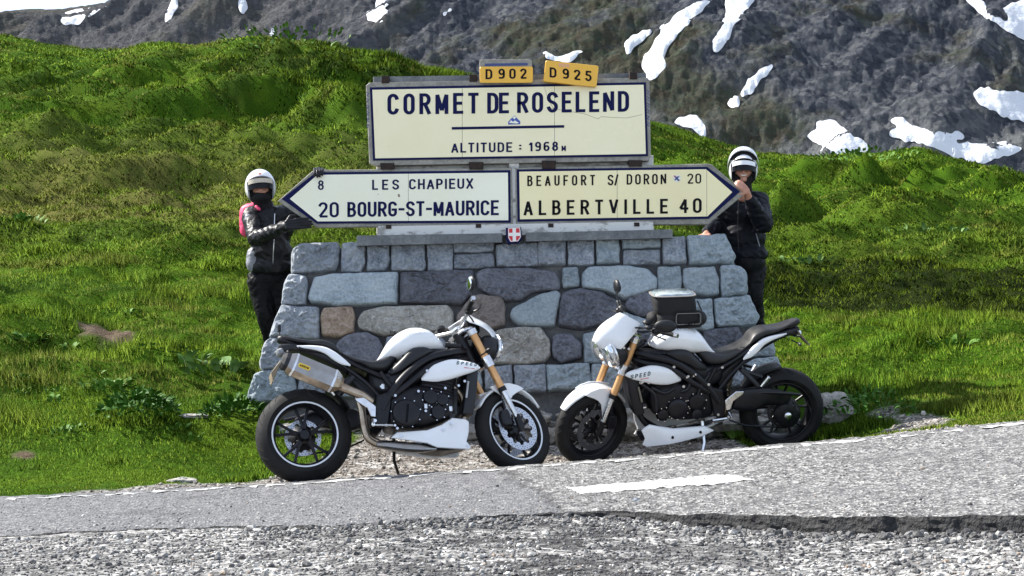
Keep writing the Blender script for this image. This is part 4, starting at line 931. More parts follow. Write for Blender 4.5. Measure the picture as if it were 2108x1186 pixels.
STONES = [  # outline, material, chisel
 (A, [(300, 200), (318, 160), (345, 132), (582, 122), (583, 235), (555, 287), (305, 306)], 'st_grey', 1, .05),
 (A, [(610, 125), (740, 122), (742, 240), (715, 297), (605, 292)], 'st_grey', 1, .04),
 (A, [(765, 120), (886, 115), (893, 220), (870, 283), (765, 286)], 'st_grey', 1, .04),
 (A, [(912, 123), (1105, 113), (1108, 265), (1090, 287), (912, 287)], 'st_grey', 1, .045),
 (A, [(1130, 113), (1273, 108), (1277, 288), (1133, 293)], 'st_grey', .8, .04),
 (A, [(1291, 112), (1531, 105), (1526, 155), (1500, 172), (1293, 176)], 'st_grey', 1, .03),
 (A, [(1294, 200), (1525, 189), (1532, 265), (1298, 277)], 'st_grey', 1, .035),
 (Bz, [(-82, 135), (162, 125), (172, 258), (-78, 264)], 'st_grey', .9, .04),
 (Bz, [(178, 102), (332, 100), (334, 248), (176, 258)], 'st_grey', 1, .05),
 (Bz, [(357, 108), (505, 100), (509, 248), (359, 254)], 'st_grey', 1, .04),
 (Bz, [(529, 95), (659, 90), (663, 243), (534, 244)], 'st_blue', .9, .045),
 (Bz, [(685, 92), (909, 85), (909, 146), (689, 153)], 'st_blue', .8, .035),
 (Bz, [(694, 172), (909, 169), (909, 247), (698, 251)], 'st_grey', 1, .035),
 (Bz, [(934, 88), (1061, 85), (1071, 243), (937, 247)], 'st_grey', 1, .04),
 (Bz, [(1083, 84), (1302, 72), (1372, 195), (1352, 246), (1098, 247)], 'st_blue', 1, .05),
 (A, [(253, 380), (290, 318), (386, 330), (393, 380), (376, 494), (238, 497)], 'st_grey', 1, .05),
 (A, [(406, 455), (440, 338), (560, 315), (940, 306), (936, 487), (600, 504), (420, 480)], 'st_blue', .35, .055),
 (A, [(968, 309), (1397, 291), (1407, 330), (1382, 440), (1330, 492), (963, 480)], 'st_dark', .9, .05),
 (Bz, [(-208, 315), (-150, 283), (100, 280), (270, 308), (303, 370), (292, 405), (130, 416), (60, 466), (-20, 470), (-100, 441), (-190, 392)], 'st_dark', .8, .05),
 (Bz, [(324, 280), (407, 275), (420, 387), (325, 397)], 'st_blue', .9, .04),
 (Bz, [(444, 320), (480, 275), (700, 263), (830, 288), (890, 340), (892, 397), (770, 442), (690, 457), (600, 412), (445, 392)], 'st_blue', .4, .055),
 (Bz, [(904, 273), (1032, 268), (1044, 370), (1020, 440), (905, 430)], 'st_blue', .6, .04),
 (Bz, [(1060, 283), (1241, 268), (1267, 340), (1270, 432), (1220, 442), (1110, 427), (1060, 380)], 'st_blue', .5, .05),
 (Bz, [(1284, 280), (1300, 265), (1390, 263), (1432, 300), (1447, 400), (1430, 437), (1303, 447), (1290, 400)], 'st_blue', 1, .05),
 (A, [(168, 692), (205, 585), (240, 508), (462, 520), (467, 600), (456, 703)], 'st_grey', 1, .055),
 (A, [(478, 590), (500, 523), (660, 516), (680, 560), (670, 662), (600, 692), (490, 682)], 'st_brown', .9, .06),
 (A, [(703, 602), (740, 543), (870, 513), (1252, 507), (1274, 545), (1277, 642), (1150, 655), (860, 682), (718, 642)], 'st_tan', .8, .05),
 (A, [(1395, 450), (1440, 440), (1572, 455), (1600, 520), (1592, 622), (1480, 645), (1330, 630), (1308, 590), (1312, 560)], 'st_rust', .8, .05),
 (Bz, [(4, 560), (15, 530), (190, 433), (280, 418), (303, 440), (267, 622), (200, 630), (48, 617)], 'st_blue', .4, .05),
 (Bz, [(306, 520), (320, 435), (420, 403), (560, 428), (670, 498), (672, 540), (600, 600), (442, 642), (303, 622)], 'st_dark', .8, .055),
 (Bz, [(705, 482), (740, 450), (800, 430), (880, 440), (885, 560), (780, 560), (710, 512)], 'st_dark', .9, .05),
 (Bz, [(690, 545), (790, 580), (850, 600), (850, 650), (700, 660), (665, 620)], 'st_blue', .5, .04),
 (Bz, [(910, 470), (1100, 465), (1105, 640), (905, 640)], 'st_grey', .9, .04),
 (Bz, [(1125, 472), (1225, 465), (1238, 640), (1195, 652), (1130, 640)], 'st_blue', .9, .05),
 (Bz, [(1244, 467), (1455, 446), (1513, 565), (1492, 612), (1280, 632), (1260, 600)], 'st_blue', 1, .055),
 (A, [(103, 850), (138, 730), (180, 708), (330, 720), (347, 800), (322, 893), (120, 891)], 'st_grey', 1, .06),
 (A, [(370, 725), (540, 735), (560, 880), (352, 885)], 'st_grey', 1, .04),
 (A, [(563, 780), (590, 720), (640, 688), (740, 670), (820, 700), (852, 760), (832, 840), (760, 872), (640, 862), (580, 825)], 'st_dark', .7, .055),
 (A, [(885, 700), (1180, 680), (1260, 760), (1200, 850), (900, 860), (870, 780)], 'st_grey', .9, .04),
 (A, [(1280, 690), (1450, 670), (1490, 760), (1470, 850), (1260, 855), (1225, 850)], 'st_tan', .9, .04),
 (A, [(1505, 700), (1560, 660), (1690, 640), (1811, 645), (1868, 720), (1872, 800), (1832, 845), (1681, 862), (1510, 850)], 'st_tan', 1, .055),
 (Bz, [(260, 760), (268, 695), (300, 683), (372, 684), (427, 740), (430, 812), (320, 847), (268, 812)], 'st_dark', .7, .055),
 (Bz, [(450, 680), (640, 650), (690, 760), (650, 850), (460, 850)], 'st_blue', .7, .04),
 (Bz, [(710, 690), (900, 670), (960, 770), (930, 850), (690, 850)], 'st_dark', .9, .04),
 (Bz, [(975, 680), (1150, 675), (1170, 850), (960, 850)], 'st_grey', .9, .04),
 (Bz, [(1185, 662), (1390, 634), (1420, 720), (1400, 830), (1190, 850)], 'st_dark', .8, .045),
 (Bz, [(1440, 700), (1575, 680), (1612, 760), (1608, 808), (1440, 810)], 'st_blue', 1, .05),
 (A, [(32, 1052), (75, 930), (130, 905), (300, 900), (327, 1020), (322, 1077), (60, 1092)], 'st_blue', 1, .06),
 (A, [(350, 905), (560, 900), (580, 1060), (345, 1070)], 'st_grey', .9, .04),
 (A, [(600, 900), (820, 895), (830, 1045), (605, 1055)], 'st_blue', .9, .04),
 (A, [(850, 890), (1100, 885), (1105, 1035), (855, 1045)], 'st_grey', .9, .04),
 (A, [(1130, 885), (1450, 880), (1455, 1020), (1135, 1030)], 'st_blue', .9, .04),
 (A, [(1478, 888), (1637, 868), (1642, 987), (1488, 1012)], 'st_grey', .9, .045),
 (Bz, [(28, 873), (212, 866), (217, 1022), (38, 1032)], 'st_grey', .9, .045),
 (Bz, [(226, 873), (482, 858), (492, 1002), (238, 1017)], 'st_blue', .9, .045),
 (Bz, [(503, 865), (682, 862), (676, 1003), (503, 1007)], 'st_blue', .9, .045),
 (Bz, [(700, 870), (960, 862), (965, 1010), (705, 1010)], 'st_grey', .9, .045),
 (Bz, [(985, 870), (1200, 862), (1205, 1000), (990, 1008)], 'st_blue', .9, .045),
 (Bz, [(1225, 865), (1420, 860), (1425, 990), (1228, 998)], 'st_grey', .9, .045),
 (Bz, [(1438, 872), (1490, 832), (1625, 820), (1655, 900), (1668, 975), (1448, 985)], 'st_blue', 1, .055),
]
CORN = {0, 14, 15, 23, 24, 34, 35, 46, 47, 58}
for i, (zf, poly, mt, ch, H) in enumerate(STONES):
    mx_, my_ = sum(q[0] for q in poly) / len(poly), sum(q[1] for q in poly) / len(poly)
    pl = [wl2(PW(*zf(x + (5.5 if x > mx_ else -5.5), y + (5 if y > my_ else -5)))) for x, y in poly]
    stone_obj(pl, (WO, Vector((1, 0, 0)), FU, FN), H, mt, i + 1, depth=.30 if i in CORN else .07, parent=wall, chis=ch)
# stones on the two sloping ends
for side in (-1, 1):
    b0 = bl if side < 0 else br_; t0 = tl if side < 0 else tr_
    e = Vector((t0.x - b0.x, 0, t0.z - b0.z)); L = e.length; e.normalize(); nn = Vector((side * e.z, 0, -side * e.x)); ax = Vector((0, 1, 0)); O = Vector((b0.x, WY0 + .0, b0.z))
    rows = 5; hrow = L / rows
    for r_ in range(rows):
        y = .42 + .05 * r_; k = 0
        y = .40 + WSL * r_ * .25
        while y < .80 + .0 * r_:
            wdt = random.uniform(.2, .34); y1 = min(y + wdt, .86)
            stone_obj([(y + .012, r_ * hrow + .014), (y1 - .012, r_ * hrow + .014), (y1 - .015, (r_ + 1) * hrow - .014), (y + .016, (r_ + 1) * hrow - .012)], (O, ax, e, nn), .03, random.choice(['st_grey', 'st_blue', 'st_grey']), 100 + r_ * 7 + k + side, parent=wall, chis=1); y = y1; k += 1
M['rough'] = concrete('rough_rubble_footing', (.13, .12, .105), (.30, .29, .27), (.55, .54, .50), 9)
# rough footing
def footing():
    V = []; Fa = []; n = 240; m = 22; x0, x1 = bl.x - .05, br_.x + .02
    for j in range(m + 1):
        t = j / m
        for i in range(n + 1):
            s = i / n; x = x0 + (x1 - x0) * s; z = -.15 + (.33 + .03 * s) * min(1, t * 1.25) + .03 * noise.noise((x * 3, 0, 1))
            Yv = 12.27 + .05 * t + (.14 * max(0, t - .8) / .2) + .07 * noise.noise((x * 3.5, z * 5, 2)) + .04 * noise.noise((x * 12, z * 14, 5)) + .015 * noise.noise((x * 35, z * 35, 5))
            V.append((x - WL.x, Yv - WL.y, z - WL.z + .02 * noise.noise((x * 12, t * 4, 3))))
    for j in range(m):
        for i in range(n): a = j * (n + 1) + i; Fa.append((a, a + 1, a + n + 2, a + n + 1))
    np_mesh('footing', V, Fa, M['rough'], wall, smooth=True, sharp=40)
footing()
x = bl.x + .05; k = 0
while x < br_.x - .1:
    wd = random.uniform(.09, .17); hgt = random.uniform(.05, .085)
    o = rock('footing_stone', (x + wd - WL.x, 12.25 + random.uniform(-.02, .03) - WL.y, .07 + .045 * (x - bl.x) * .4 + random.uniform(-.02, .04) - WL.z), (wd, .07, hgt), M['rough'] if k % 3 else M['st_tan'], None, None, 40 + k, wall); x += wd * 1.75; k += 1
    if random.random() < .75: rock('footing_stone', (x - wd - WL.x, 12.29 - WL.y, .19 + .045 * (x - bl.x) * .4 - WL.z), (wd * .7, .06, .05), M['rough'], None, None, 80 + k, wall)
# ------------------------------------------------------------- lettering
GL = {}
def arc(cx, cy, rx, ry, a0, a1, n=8): return [(cx + rx * math.cos(math.radians(a0 + (a1 - a0) * i / n)), cy + ry * math.sin(math.radians(a0 + (a1 - a0) * i / n))) for i in range(n + 1)]
def glyphs():
    w = .46; h = w / 2; r = .23
    O = arc(h, 1 - r, h, r, 0, 180, 10) + arc(h, r, h, r, 180, 360, 10); O.append(O[0])
    GL['O'] = (w, [O]); GL['0'] = (.42, [[(x * .42 / w, y) for x, y in O]])
    GL['C'] = (w, [arc(h, 1 - r, h, r, 15, 180, 9) + arc(h, r, h, r, 180, 345, 9)])
    GL['G'] = (w, [arc(h, 1 - r, h, r, 20, 180, 9) + arc(h, r, h, r, 180, 350, 9) + [(w, .45), (h * 1.1, .45)]])
    GL['D'] = (w, [[(0, 0), (0, 1), (w * .45, 1)] + arc(w * .45, .72, w * .55, .28, 90, 0, 6) + arc(w * .45, .28, w * .55, .28, 0, -90, 6) + [(0, 0)]])
    GL['R'] = (w, [[(0, 0), (0, 1), (w * .5, 1)] + arc(w * .5, .74, w * .5, .26, 90, -90, 8) + [(0, .48)], [(w * .5, .48), (w, 0)]])
    GL['P'] = (w * .95, [[(0, 0), (0, 1), (w * .5, 1)] + arc(w * .5, .73, w * .45, .27, 90, -90, 8) + [(0, .46)]])
    GL['B'] = (w, [[(0, 0), (0, 1), (w * .5, 1)] + arc(w * .5, .76, w * .4, .24, 90, -90, 7) + [(0, .52)], [(w * .5, .52)] + arc(w * .52, .26, w * .48, .26, 90, -90, 7) + [(0, 0)]])
    GL['E'] = (.40, [[(.40, 1), (0, 1), (0, 0), (.40, 0)], [(0, .51), (.34, .51)]])
    GL['F'] = (.40, [[(.40, 1), (0, 1), (0, 0)], [(0, .5), (.33, .5)]])
    GL['L'] = (.38, [[(0, 1), (0, 0), (.38, 0)]]); GL['I'] = (.02, [[(0.01, 0), (0.01, 1)]])
    GL['T'] = (.42, [[(0, 1), (.42, 1)], [(.21, 1), (.21, 0)]])
    GL['H'] = (w, [[(0, 0), (0, 1)], [(w, 0), (w, 1)], [(0, .5), (w, .5)]])
    GL['M'] = (.56, [[(0, 0), (0, 1), (.28, .12), (.56, 1), (.56, 0)]]); GL['N'] = (w, [[(0, 0), (0, 1), (w, 0), (w, 1)]])
    GL['A'] = (.50, [[(0, 0), (.25, 1), (.50, 0)], [(.08, .28), (.42, .28)]]); GL['V'] = (.50, [[(0, 1), (.25, 0), (.50, 1)]])
    GL['X'] = (w, [[(0, 0), (w, 1)], [(0, 1), (w, 0)]]); GL['W'] = (.62, [[(0, 1), (.15, 0), (.31, .9), (.47, 0), (.62, 1)]])
    GL['U'] = (w, [[(0, 1)] + arc(h, r, h, r, 180, 360, 10) + [(w, 1)]])
    GL['S'] = (w, [arc(h, .76, h, .24, 20, 180, 8) + [(w * .06, .64), (w * .25, .55), (w * .75, .45), (w * .94, .36)] + arc(h, .24, h, .24, 0, -165, 8)])
    GL['1'] = (.16, [[(0, .78), (.16, 1), (.16, 0)]])
    GL['2'] = (.42, [arc(.21, .77, .21, .23, 165, 0, 8) + [(.39, .60), (0, 0), (.42, 0)]])
    GL['4'] = (.46, [[(.34, 0), (.34, 1), (0, .28), (.46, .28)]])
    GL['5'] = (.42, [[(.38, 1), (.06, 1), (.03, .56)] + arc(.20, .31, .22, .31, 110, -150, 10)])
    GL['8'] = (.42, [arc(.21, .77, .18, .23, -90, 270, 14), arc(.21, .27, .21, .27, 90, 450, 14)])
    GL['6'] = (.42, [[(.36, .97), (.2, .99)] + arc(.21, .72, .21, .27, 110, 180, 4) + arc(.21, .28, .21, .28, 180, 540, 14)])
    GL['9'] = (.42, [[(.06, .03), (.22, .01)] + arc(.21, .28, .21, .27, -70, 0, 4) + arc(.21, .72, .21, .28, 0, 360, 14)])
    GL['-'] = (.26, [[(0, .47), (.26, .47)]]); GL['/'] = (.26, [[(0, -.03), (.26, 1.03)]]); GL[':'] = (.05, [[(.0, .2), (.05, .2)], [(.0, .72), (.05, .72)]]); GL[' '] = (.3, [])
glyphs()
def stroke_mesh(mb, pl, th, tf, z, cap=True):
    """ribbon along polyline pl (glyph space) with miter joins; tf maps (x,y,depth)->3D"""
    pl = [np.array(p, float) for p in pl]; pl = [p for i, p in enumerate(pl) if i == 0 or np.linalg.norm(p - pl[i - 1]) > 1e-4]
    if cap and np.linalg.norm(pl[0] - pl[-1]) > 1e-4:
        pl[0] = pl[0] + (pl[0] - pl[1]) / np.linalg.norm(pl[0] - pl[1]) * th * .46; pl[-1] = pl[-1] + (pl[-1] - pl[-2]) / np.linalg.norm(pl[-1] - pl[-2]) * th * .46; 
    for i in range(1, len(pl) - 1):      # split at sharp corners so diagonals keep their width
        a, b = pl[i] - pl[i - 1], pl[i + 1] - pl[i]; la, lb = np.linalg.norm(a), np.linalg.norm(b)
        if la > 1e-6 and lb > 1e-6 and float(a.dot(b)) / la / lb < -.35:
            e1 = pl[i] + a / la * 0.0; stroke_mesh(mb, pl[:i] + [e1], th, tf, z, False); stroke_mesh(mb, [pl[i]] + pl[i + 1:], th, lambda x, y, zz: tf(x, y, zz * 1.15), z, False); return
    n = len(pl); closed = n > 3 and np.linalg.norm(pl[0] - pl[-1]) < 1e-6
    if closed: pl = pl[:-1]; n -= 1
    L, R = [], []
    for i in range(n):
        a = pl[i - 1] if (i > 0 or closed) else None; b = pl[(i + 1) % n] if (i < n - 1 or closed) else None; p = pl[i]
        d1 = (p - a) / (np.linalg.norm(p - a) + 1e-9) if a is not None else None; d2 = (b - p) / (np.linalg.norm(b - p) + 1e-9) if b is not None else None
        if d1 is None: d1 = d2
        if d2 is None: d2 = d1
        n1 = np.array([-d1[1], d1[0]]); n2 = np.array([-d2[1], d2[0]]); mm = n1 + n2; l = np.linalg.norm(mm)
        mm = n1 if l < 1e-4 else mm / l; k = min(1 / max(.35, float(mm.dot(n1))), 2.2) * th / 2
        e0 = np.zeros(2)
        L.append(p + mm * k); R.append(p - mm * k)
    cnt = n if closed else n - 1; vs = []; fs = []
    for i in range(n): vs += [tf(L[i][0], L[i][1], z), tf(R[i][0], R[i][1], z), tf(L[i][0], L[i][1], 0), tf(R[i][0], R[i][1], 0)]
    for i in range(cnt):
        a, b = 4 * i, 4 * ((i + 1) % n); fs += [(a, b, b + 1, a + 1), (a, a + 2, b + 2, b), (a + 1, b + 1, b + 3, a + 3)]
    if not closed: fs += [(0, 1, 3, 2), (4 * (n - 1), 4 * (n - 1) + 2, 4 * (n - 1) + 3, 4 * (n - 1) + 1)]
    mb.add(vs, fs)
def layout(s, gap=.22):
    x = 0; out = []
    for ch in s:
        wd, st = GL[ch]; out.append((x, ch)); x += wd + gap
    return out, x - gap
def word(mb, s, xl, xr, yt, yb, Y, slope=-.0125, th=.165, off=.0022, xs=1.0):
    hpx = yb - yt; gap0 = .22; lay, tot = layout(s, 0); tot *= xs; W = (xr - xl) / hpx - th     # glyph units
    gap = (W - tot) / max(1, len(s) - 1); x = 0
    inn = th / 2
    for ch in s:
        wd, st = GL[ch]
        for q, pl in enumerate(st):
            pl = [(a_[0] * xs, a_[1]) for a_ in pl]
            def tf(gx, gy, z):
                u = xl + (inn + x + (gx + th * 0) ) * hpx; v = yb - (inn + gy * (1 - th)) * hpx + slope * (u - xl)
                p = P(u, v, Y - off * z - .00035 * (z and q)); return p
            stroke_mesh(mb, pl, th, tf, 1)
        x += wd * xs + gap
# ------------------------------------------------------------- signs
def prism(mb, poly, Y0, Y1, bev=0.0):
    """front polygon given in photo px on depth Y0, extruded back to Y1 (world straight back)"""
    f = [P(x, y, Y0) for x, y in poly]; n = len(f); c = sum(f, Vector()) / n
    if bev > 0:
        fi = [c + (p - c) * (1 - bev / max(.05, (p - c).length)) for p in f]
        rings = [fi, [p + Vector((0, bev, 0)) for p in f], [Vector((p.x, Y1, p.z)) for p in f]]
    else: rings = [f, [Vector((p.x, Y1, p.z)) for p in f]]
    vs = [p for r_ in rings for p in r_]; fs = []
    for r_ in range(len(rings) - 1):
        for i in range(n): fs.append((r_ * n + i, r_ * n + (i + 1) % n, (r_ + 1) * n + (i + 1) % n, (r_ + 1) * n + i))
    fs.append(tuple(range(n))); fs.append(tuple((len(rings) - 1) * n + i for i in range(n - 1, -1, -1))); mb.add(vs, fs)
def clipx(poly, xa, xb):
    def clip(pl, x0, keep_right):
        out = []
        for i in range(len(pl)):
            a, b = pl[i], pl[(i + 1) % len(pl)]; ia = (a[0] >= x0) == keep_right or a[0] == x0; ib = (b[0] >= x0) == keep_right or b[0] == x0
            if ia: out.append(a)
            if ia != ib: t = (x0 - a[0]) / (b[0] - a[0]); out.append((x0, a[1] + (b[1] - a[1]) * t))
        return out
    return clip(clip(poly, xa, True), xb, False)
SY = 12.72       # sign front plane
def sign_root(name, px, py, label):
    p = P(px, py, SY); e = empty(name, p); tag(e, label, 'road sign'); return e, Vector(e.location)
def tilesign(root, L0, outer, blue, inner, seams, cream, ythick=.09, back=.0):
    mb = MB(); prism(mb, outer, SY, SY + ythick, .006); mb.build('concrete_slab', M['concrete'], root, smooth=False, local=L0)
    mb = MB(); prism(mb, blue, SY - .006, SY + .002); mb.build('border', M['navy'], root, smooth=False, local=L0)
    xs = [min(p[0] for p in inner) - 1] + seams + [max(p[0] for p in inner) + 1]
    for a, b in zip(xs[:-1], xs[1:]):
        pl = clipx(inner, a + (.35 if a > xs[0] else 0), b - (.35 if b < xs[-1] else 0))
        mb = MB(); prism(mb, pl, SY - .010, SY - .004); mb.build('enamel_tile', M[cream], root, smooth=False, local=L0)
FY = SY - .010
top, TL = sign_root('pass_sign', 1048, 328, 'large rectangular cream sign with navy border reading CORMET DE ROSELEND ALTITUDE 1968 M')
tilesign(top, TL, [(753, 176), (760, 170), (1333, 160), (1337, 165), (1340, 320), (1336, 331), (772, 341), (760, 336)],
         [(761.5, 180), (1329.5, 169.5), (1334, 321.5), (768, 330.5)], [(766.5, 185), (1325, 174.5), (1329.5, 317), (772.5, 326)], [951.5, 1141.5], 'cream_top')
mb = MB(); word(mb, 'CORMET', 797.5, 985.5, 192.5, 237, FY, xs=.76, th=.175); mb.build('lettering', M['navy'], top, smooth=False, local=TL)
mb = MB(); word(mb, 'DE', 1003, 1048, 190.5, 234.5, FY, xs=.76, th=.175); mb.build('lettering', M['navy'], top, smooth=False, local=TL)
mb = MB(); word(mb, 'ROSELEND', 1064.5, 1295, 189.5, 233.5, FY, xs=.76, th=.175); mb.build('lettering', M['navy'], top, smooth=False, local=TL)
mb = MB(); word(mb, 'ALTITUDE', 929, 1054.5, 294, 315, FY, th=.19); mb.build('lettering', M['navy'], top, smooth=False, local=TL)
mb = MB(); word(mb, ':', 1068.5, 1073.5, 294, 311, FY, th=.24); mb.build('lettering', M['navy'], top, smooth=False, local=TL)
mb = MB(); word(mb, '1968', 1089, 1149, 291.8, 312, FY, th=.20); mb.build('lettering', M['navy'], top, smooth=False, local=TL)
mb = MB(); word(mb, 'M', 1156, 1170, 299, 311.3, FY, th=.22, xs=.9); mb.build('lettering', M['navy'], top, smooth=False, local=TL)
mb = MB(); prism(mb, [(930, 261.6), (1161.5, 257.6), (1161.5, 263), (930, 267)], FY - .002, FY + .001); mb.build('underline', M['navy'], top, smooth=False, local=TL)
mb = MB(); prism(mb, [(1058.5, 237.5), (1071, 250), (1071, 256), (1046, 256.5), (1046, 251)], FY - .0015, FY + .001); em = mb.build('mountain_sticker', mat('sticker_blue', (.05, .10, .38), .4), top, smooth=False, local=TL)
mb = MB(); prism(mb, [(1058.5, 238.5), (1062, 242), (1059, 246), (1056.5, 243), (1054.5, 243)], FY - .003, FY - .001); prism(mb, [(1048, 253), (1052, 247.5), (1056, 251), (1060, 248), (1068, 253), (1064, 254.5)], FY - .003, FY - .001); mb.build('sticker_snow', M['cream_left'], em, smooth=False, local=TL)
mb = MB()
def line_px(mb, pts, wpx, Yv):
    for a, b in zip(pts[:-1], pts[1:]):
        dx, dy = b[0] - a[0], b[1] - a[1]; l = math.hypot(dx, dy); nx, ny = -dy / l * wpx / 2, dx / l * wpx / 2
        prism(mb, [(a[0] + nx, a[1] + ny), (b[0] + nx, b[1] + ny), (b[0] - nx, b[1] - ny), (a[0] - nx, a[1] - ny)], Yv - .0008, Yv + .001)
line_px(mb, [(1130, 222), (1205, 235), (1231, 245), (1238, 240), (1262, 242), (1290, 243), (1322, 236)], .7, FY); line_px(mb, [(1121, 180), (1128, 205), (1141, 225)], .6, FY); mb.build('crack', M['crack'], top, smooth=False, local=TL)
mb = MB()
for x0, y0, sgn in ((757, 190, 1), (1334.5, 186, 1)):
    for k in range(6):
        yy = y0 + k * 13; line_px(mb, [(x0 - 3, yy), (x0 + 2.5, yy + 3), (x0 - 2, yy + 6), (x0 + 2, yy + 9)], 1.3, SY + .0)
mb.build('scribble', M['graffiti'], top, smooth=False, local=TL)
la, LL = sign_root('direction_sign', 815, 465, 'left-pointing arrow sign, pale cream with navy border, reading LES CHAPIEUX 8 and BOURG-ST-MAURICE 20')
tilesign(la, LL, [(571.5, 414), (643, 352), (652, 350), (1054, 346), (1056, 465), (652, 468), (645, 465)], [(580, 409.5), (650.5, 355), (1050.5, 350.5), (1051.5, 458.5), (652.5, 460.5)],
         [(596.5, 409.5), (653.5, 360), (1045.5, 355.5), (1046.5, 453.5), (654, 455.8)], [840.5], 'cream_left')
mb = MB(); word(mb, '8', 654.5, 669.5, 371, 391.5, FY, th=.17); mb.build('lettering', M['navy'], la, smooth=False, local=LL)
mb = MB(); word(mb, 'LES', 766, 821.5, 369.8, 391.5, FY, th=.185); mb.build('lettering', M['navy'], la, smooth=False, local=LL)
mb = MB(); word(mb, 'CHAPIEUX', 842, 974, 368.5, 390.5, FY, th=.185); mb.build('lettering', M['navy'], la, smooth=False, local=LL)
mb = MB(); word(mb, '20', 655.5, 697.5, 416, 448.5, FY); mb.build('lettering', M['navy'], la, smooth=False, local=LL)
mb = MB(); word(mb, 'BOURG-ST-MAURICE', 715, 1027, 415.5, 447.5, FY, th=.18, xs=.84); mb.build('lettering', M['navy'], la, smooth=False, local=LL)
mb = MB(); prism(mb, [(818, 401), (822, 399), (824, 405), (820, 406)], FY - .001, FY); prism(mb, [(777, 400), (779, 399), (780, 401)], FY - .001, FY); mb.build('chip', M['crack'], la, smooth=False, local=LL)
ra, RL = sign_root('direction_sign', 1260, 460, 'right-pointing arrow sign, yellowish cream with navy border, reading BEAUFORT S/ DORON 20 and ALBERTVILLE 40')
tilesign(ra, RL, [(1061, 346), (1457, 337), (1466, 339), (1535, 398), (1460, 460), (1455, 462), (1062, 465)], [(1063.5, 349), (1455.5, 343.5), (1523.5, 394.5), (1459, 450.5), (1065.5, 456.5)],
         [(1069, 353.5), (1453.5, 348.5), (1507.5, 395.5), (1456.5, 445.5), (1070.5, 451.5)], [1270.5, 1455], 'cream_right')
mb = MB(); word(mb, 'BEAUFORT', 1085.5, 1225, 361.5, 383.5, FY, th=.16, xs=.74); mb.build('lettering', M['ink'], ra, smooth=False, local=RL)
mb = MB(); word(mb, 'S/', 1251, 1273, 359.5, 382, FY, th=.16, xs=.8); mb.build('lettering', M['ink'], ra, smooth=False, local=RL)
mb = MB(); word(mb, 'DORON', 1290, 1371.5, 358.5, 380.5, FY, th=.16, xs=.8); mb.build('lettering', M['ink'], ra, smooth=False, local=RL)
mb = MB(); word(mb, '20', 1415, 1443.5, 357.3, 378.5, FY, th=.15); mb.build('lettering', M['ink'], ra, smooth=False, local=RL)
mb = MB(); word(mb, 'ALBERTVILLE', 1078, 1375, 412.5, 444, FY, th=.175, xs=.84); mb.build('lettering', M['ink'], ra, smooth=False, local=RL)
mb = MB(); word(mb, '40', 1398, 1444.5, 408, 439.5, FY, th=.175, xs=.95); mb.build('lettering', M['ink'], ra, smooth=False, local=RL)
mb = MB(); prism(mb, [(1386, 361), (1401, 361), (1401, 370), (1393.5, 376), (1386, 370)], FY - .0015, FY); em = mb.build('shield_sticker', M['shieldwhite'], ra, smooth=False, local=RL)
mb = MB(); prism(mb, [(1387.5, 363), (1391.5, 363), (1400, 372), (1396, 373)], FY - .003, FY - .001); prism(mb, [(1395, 363), (1399.5, 363), (1390, 372), (1388, 370)], FY - .0035, FY - .001); mb.build('sticker_cross', M['graffiti'], em, smooth=False, local=RL)
mb = MB(); prism(mb, [(1386.5, 361.5), (1391, 361.5), (1389, 365)], FY - .004, FY - .001); mb.build('sticker_corner', M['red'], em, smooth=False, local=RL)
# number plates on top
def rr(x0, y0, x1, y1, r_, rot=0, cx=None, cy=None):
    pts = []
    for (cx_, cy_, a0) in ((x1 - r_, y0 + r_, -90), (x1 - r_, y1 - r_, 0), (x0 + r_, y1 - r_, 90), (x0 + r_, y0 + r_, 180)):
        for k in range(5): a = math.radians(a0 + 90 * k / 4); pts.append((cx_ + r_ * math.cos(a), cy_ + r_ * math.sin(a)))
    if rot:
        mx, my = (x0 + x1) / 2, (y0 + y1) / 2; c, s = math.cos(rot), math.sin(rot); pts = [(mx + (x - mx) * c - (y - my) * s, my + (x - mx) * s + (y - my) * c) for x, y in pts]
    return pts
Y9 = SY - .055
p9, L9 = sign_root('number_plate', 1042, 170, 'straight yellow road number plate reading D 902 on top of the pass sign')
mb = MB(); prism(mb, rr(987, 122, 1095, 168, 6, -.01), Y9 + .012, Y9 + .07, .004); mb.build('backing_plate', M['concrete'], p9, smooth=False, local=L9)
mb = MB(); prism(mb, rr(987.5, 137, 1097, 170.5, 4, -.005), Y9, Y9 + .012, .003); mb.build('yellow_face', M['yellow_enamel'], p9, smooth=False, local=L9)
mb = MB(); prism(mb, [(998, 131), (1086, 129.5), (1086, 134.5), (998, 136)], Y9 + .009, Y9 + .0125); mb.build('blue_strip', M['graffiti'], p9, smooth=False, local=L9)
mb = MB(); word(mb, 'D', 999.5, 1015, 142, 163.5, Y9, slope=0, th=.19); mb.build('lettering', M['ink'], p9, smooth=False, local=L9)
mb = MB(); word(mb, '902', 1026, 1084, 141, 162.8, Y9, slope=-.004, th=.19); mb.build('lettering', M['ink'], p9, smooth=False, local=L9)
p5, L5 = sign_root('number_plate', 1174, 172, 'tilted yellow road number plate reading D 925 on top of the pass sign')
mb = MB(); prism(mb, rr(1120.5, 129.5, 1230.5, 173.5, 4, .105), Y9 - .01, Y9 + .055, .004); mb.build('yellow_face', M['yellow_enamel'], p5, smooth=False, local=L5)
mb = MB(); word(mb, 'D', 1131.5, 1147, 138, 159.5, Y9 - .01, slope=.105, th=.19); mb.build('lettering', M['ink'], p5, smooth=False, local=L5)
mb = MB(); word(mb, '925', 1158, 1218, 140, 162, Y9 - .01, slope=.105, th=.19); mb.build('lettering', M['ink'], p5, smooth=False, local=L5)
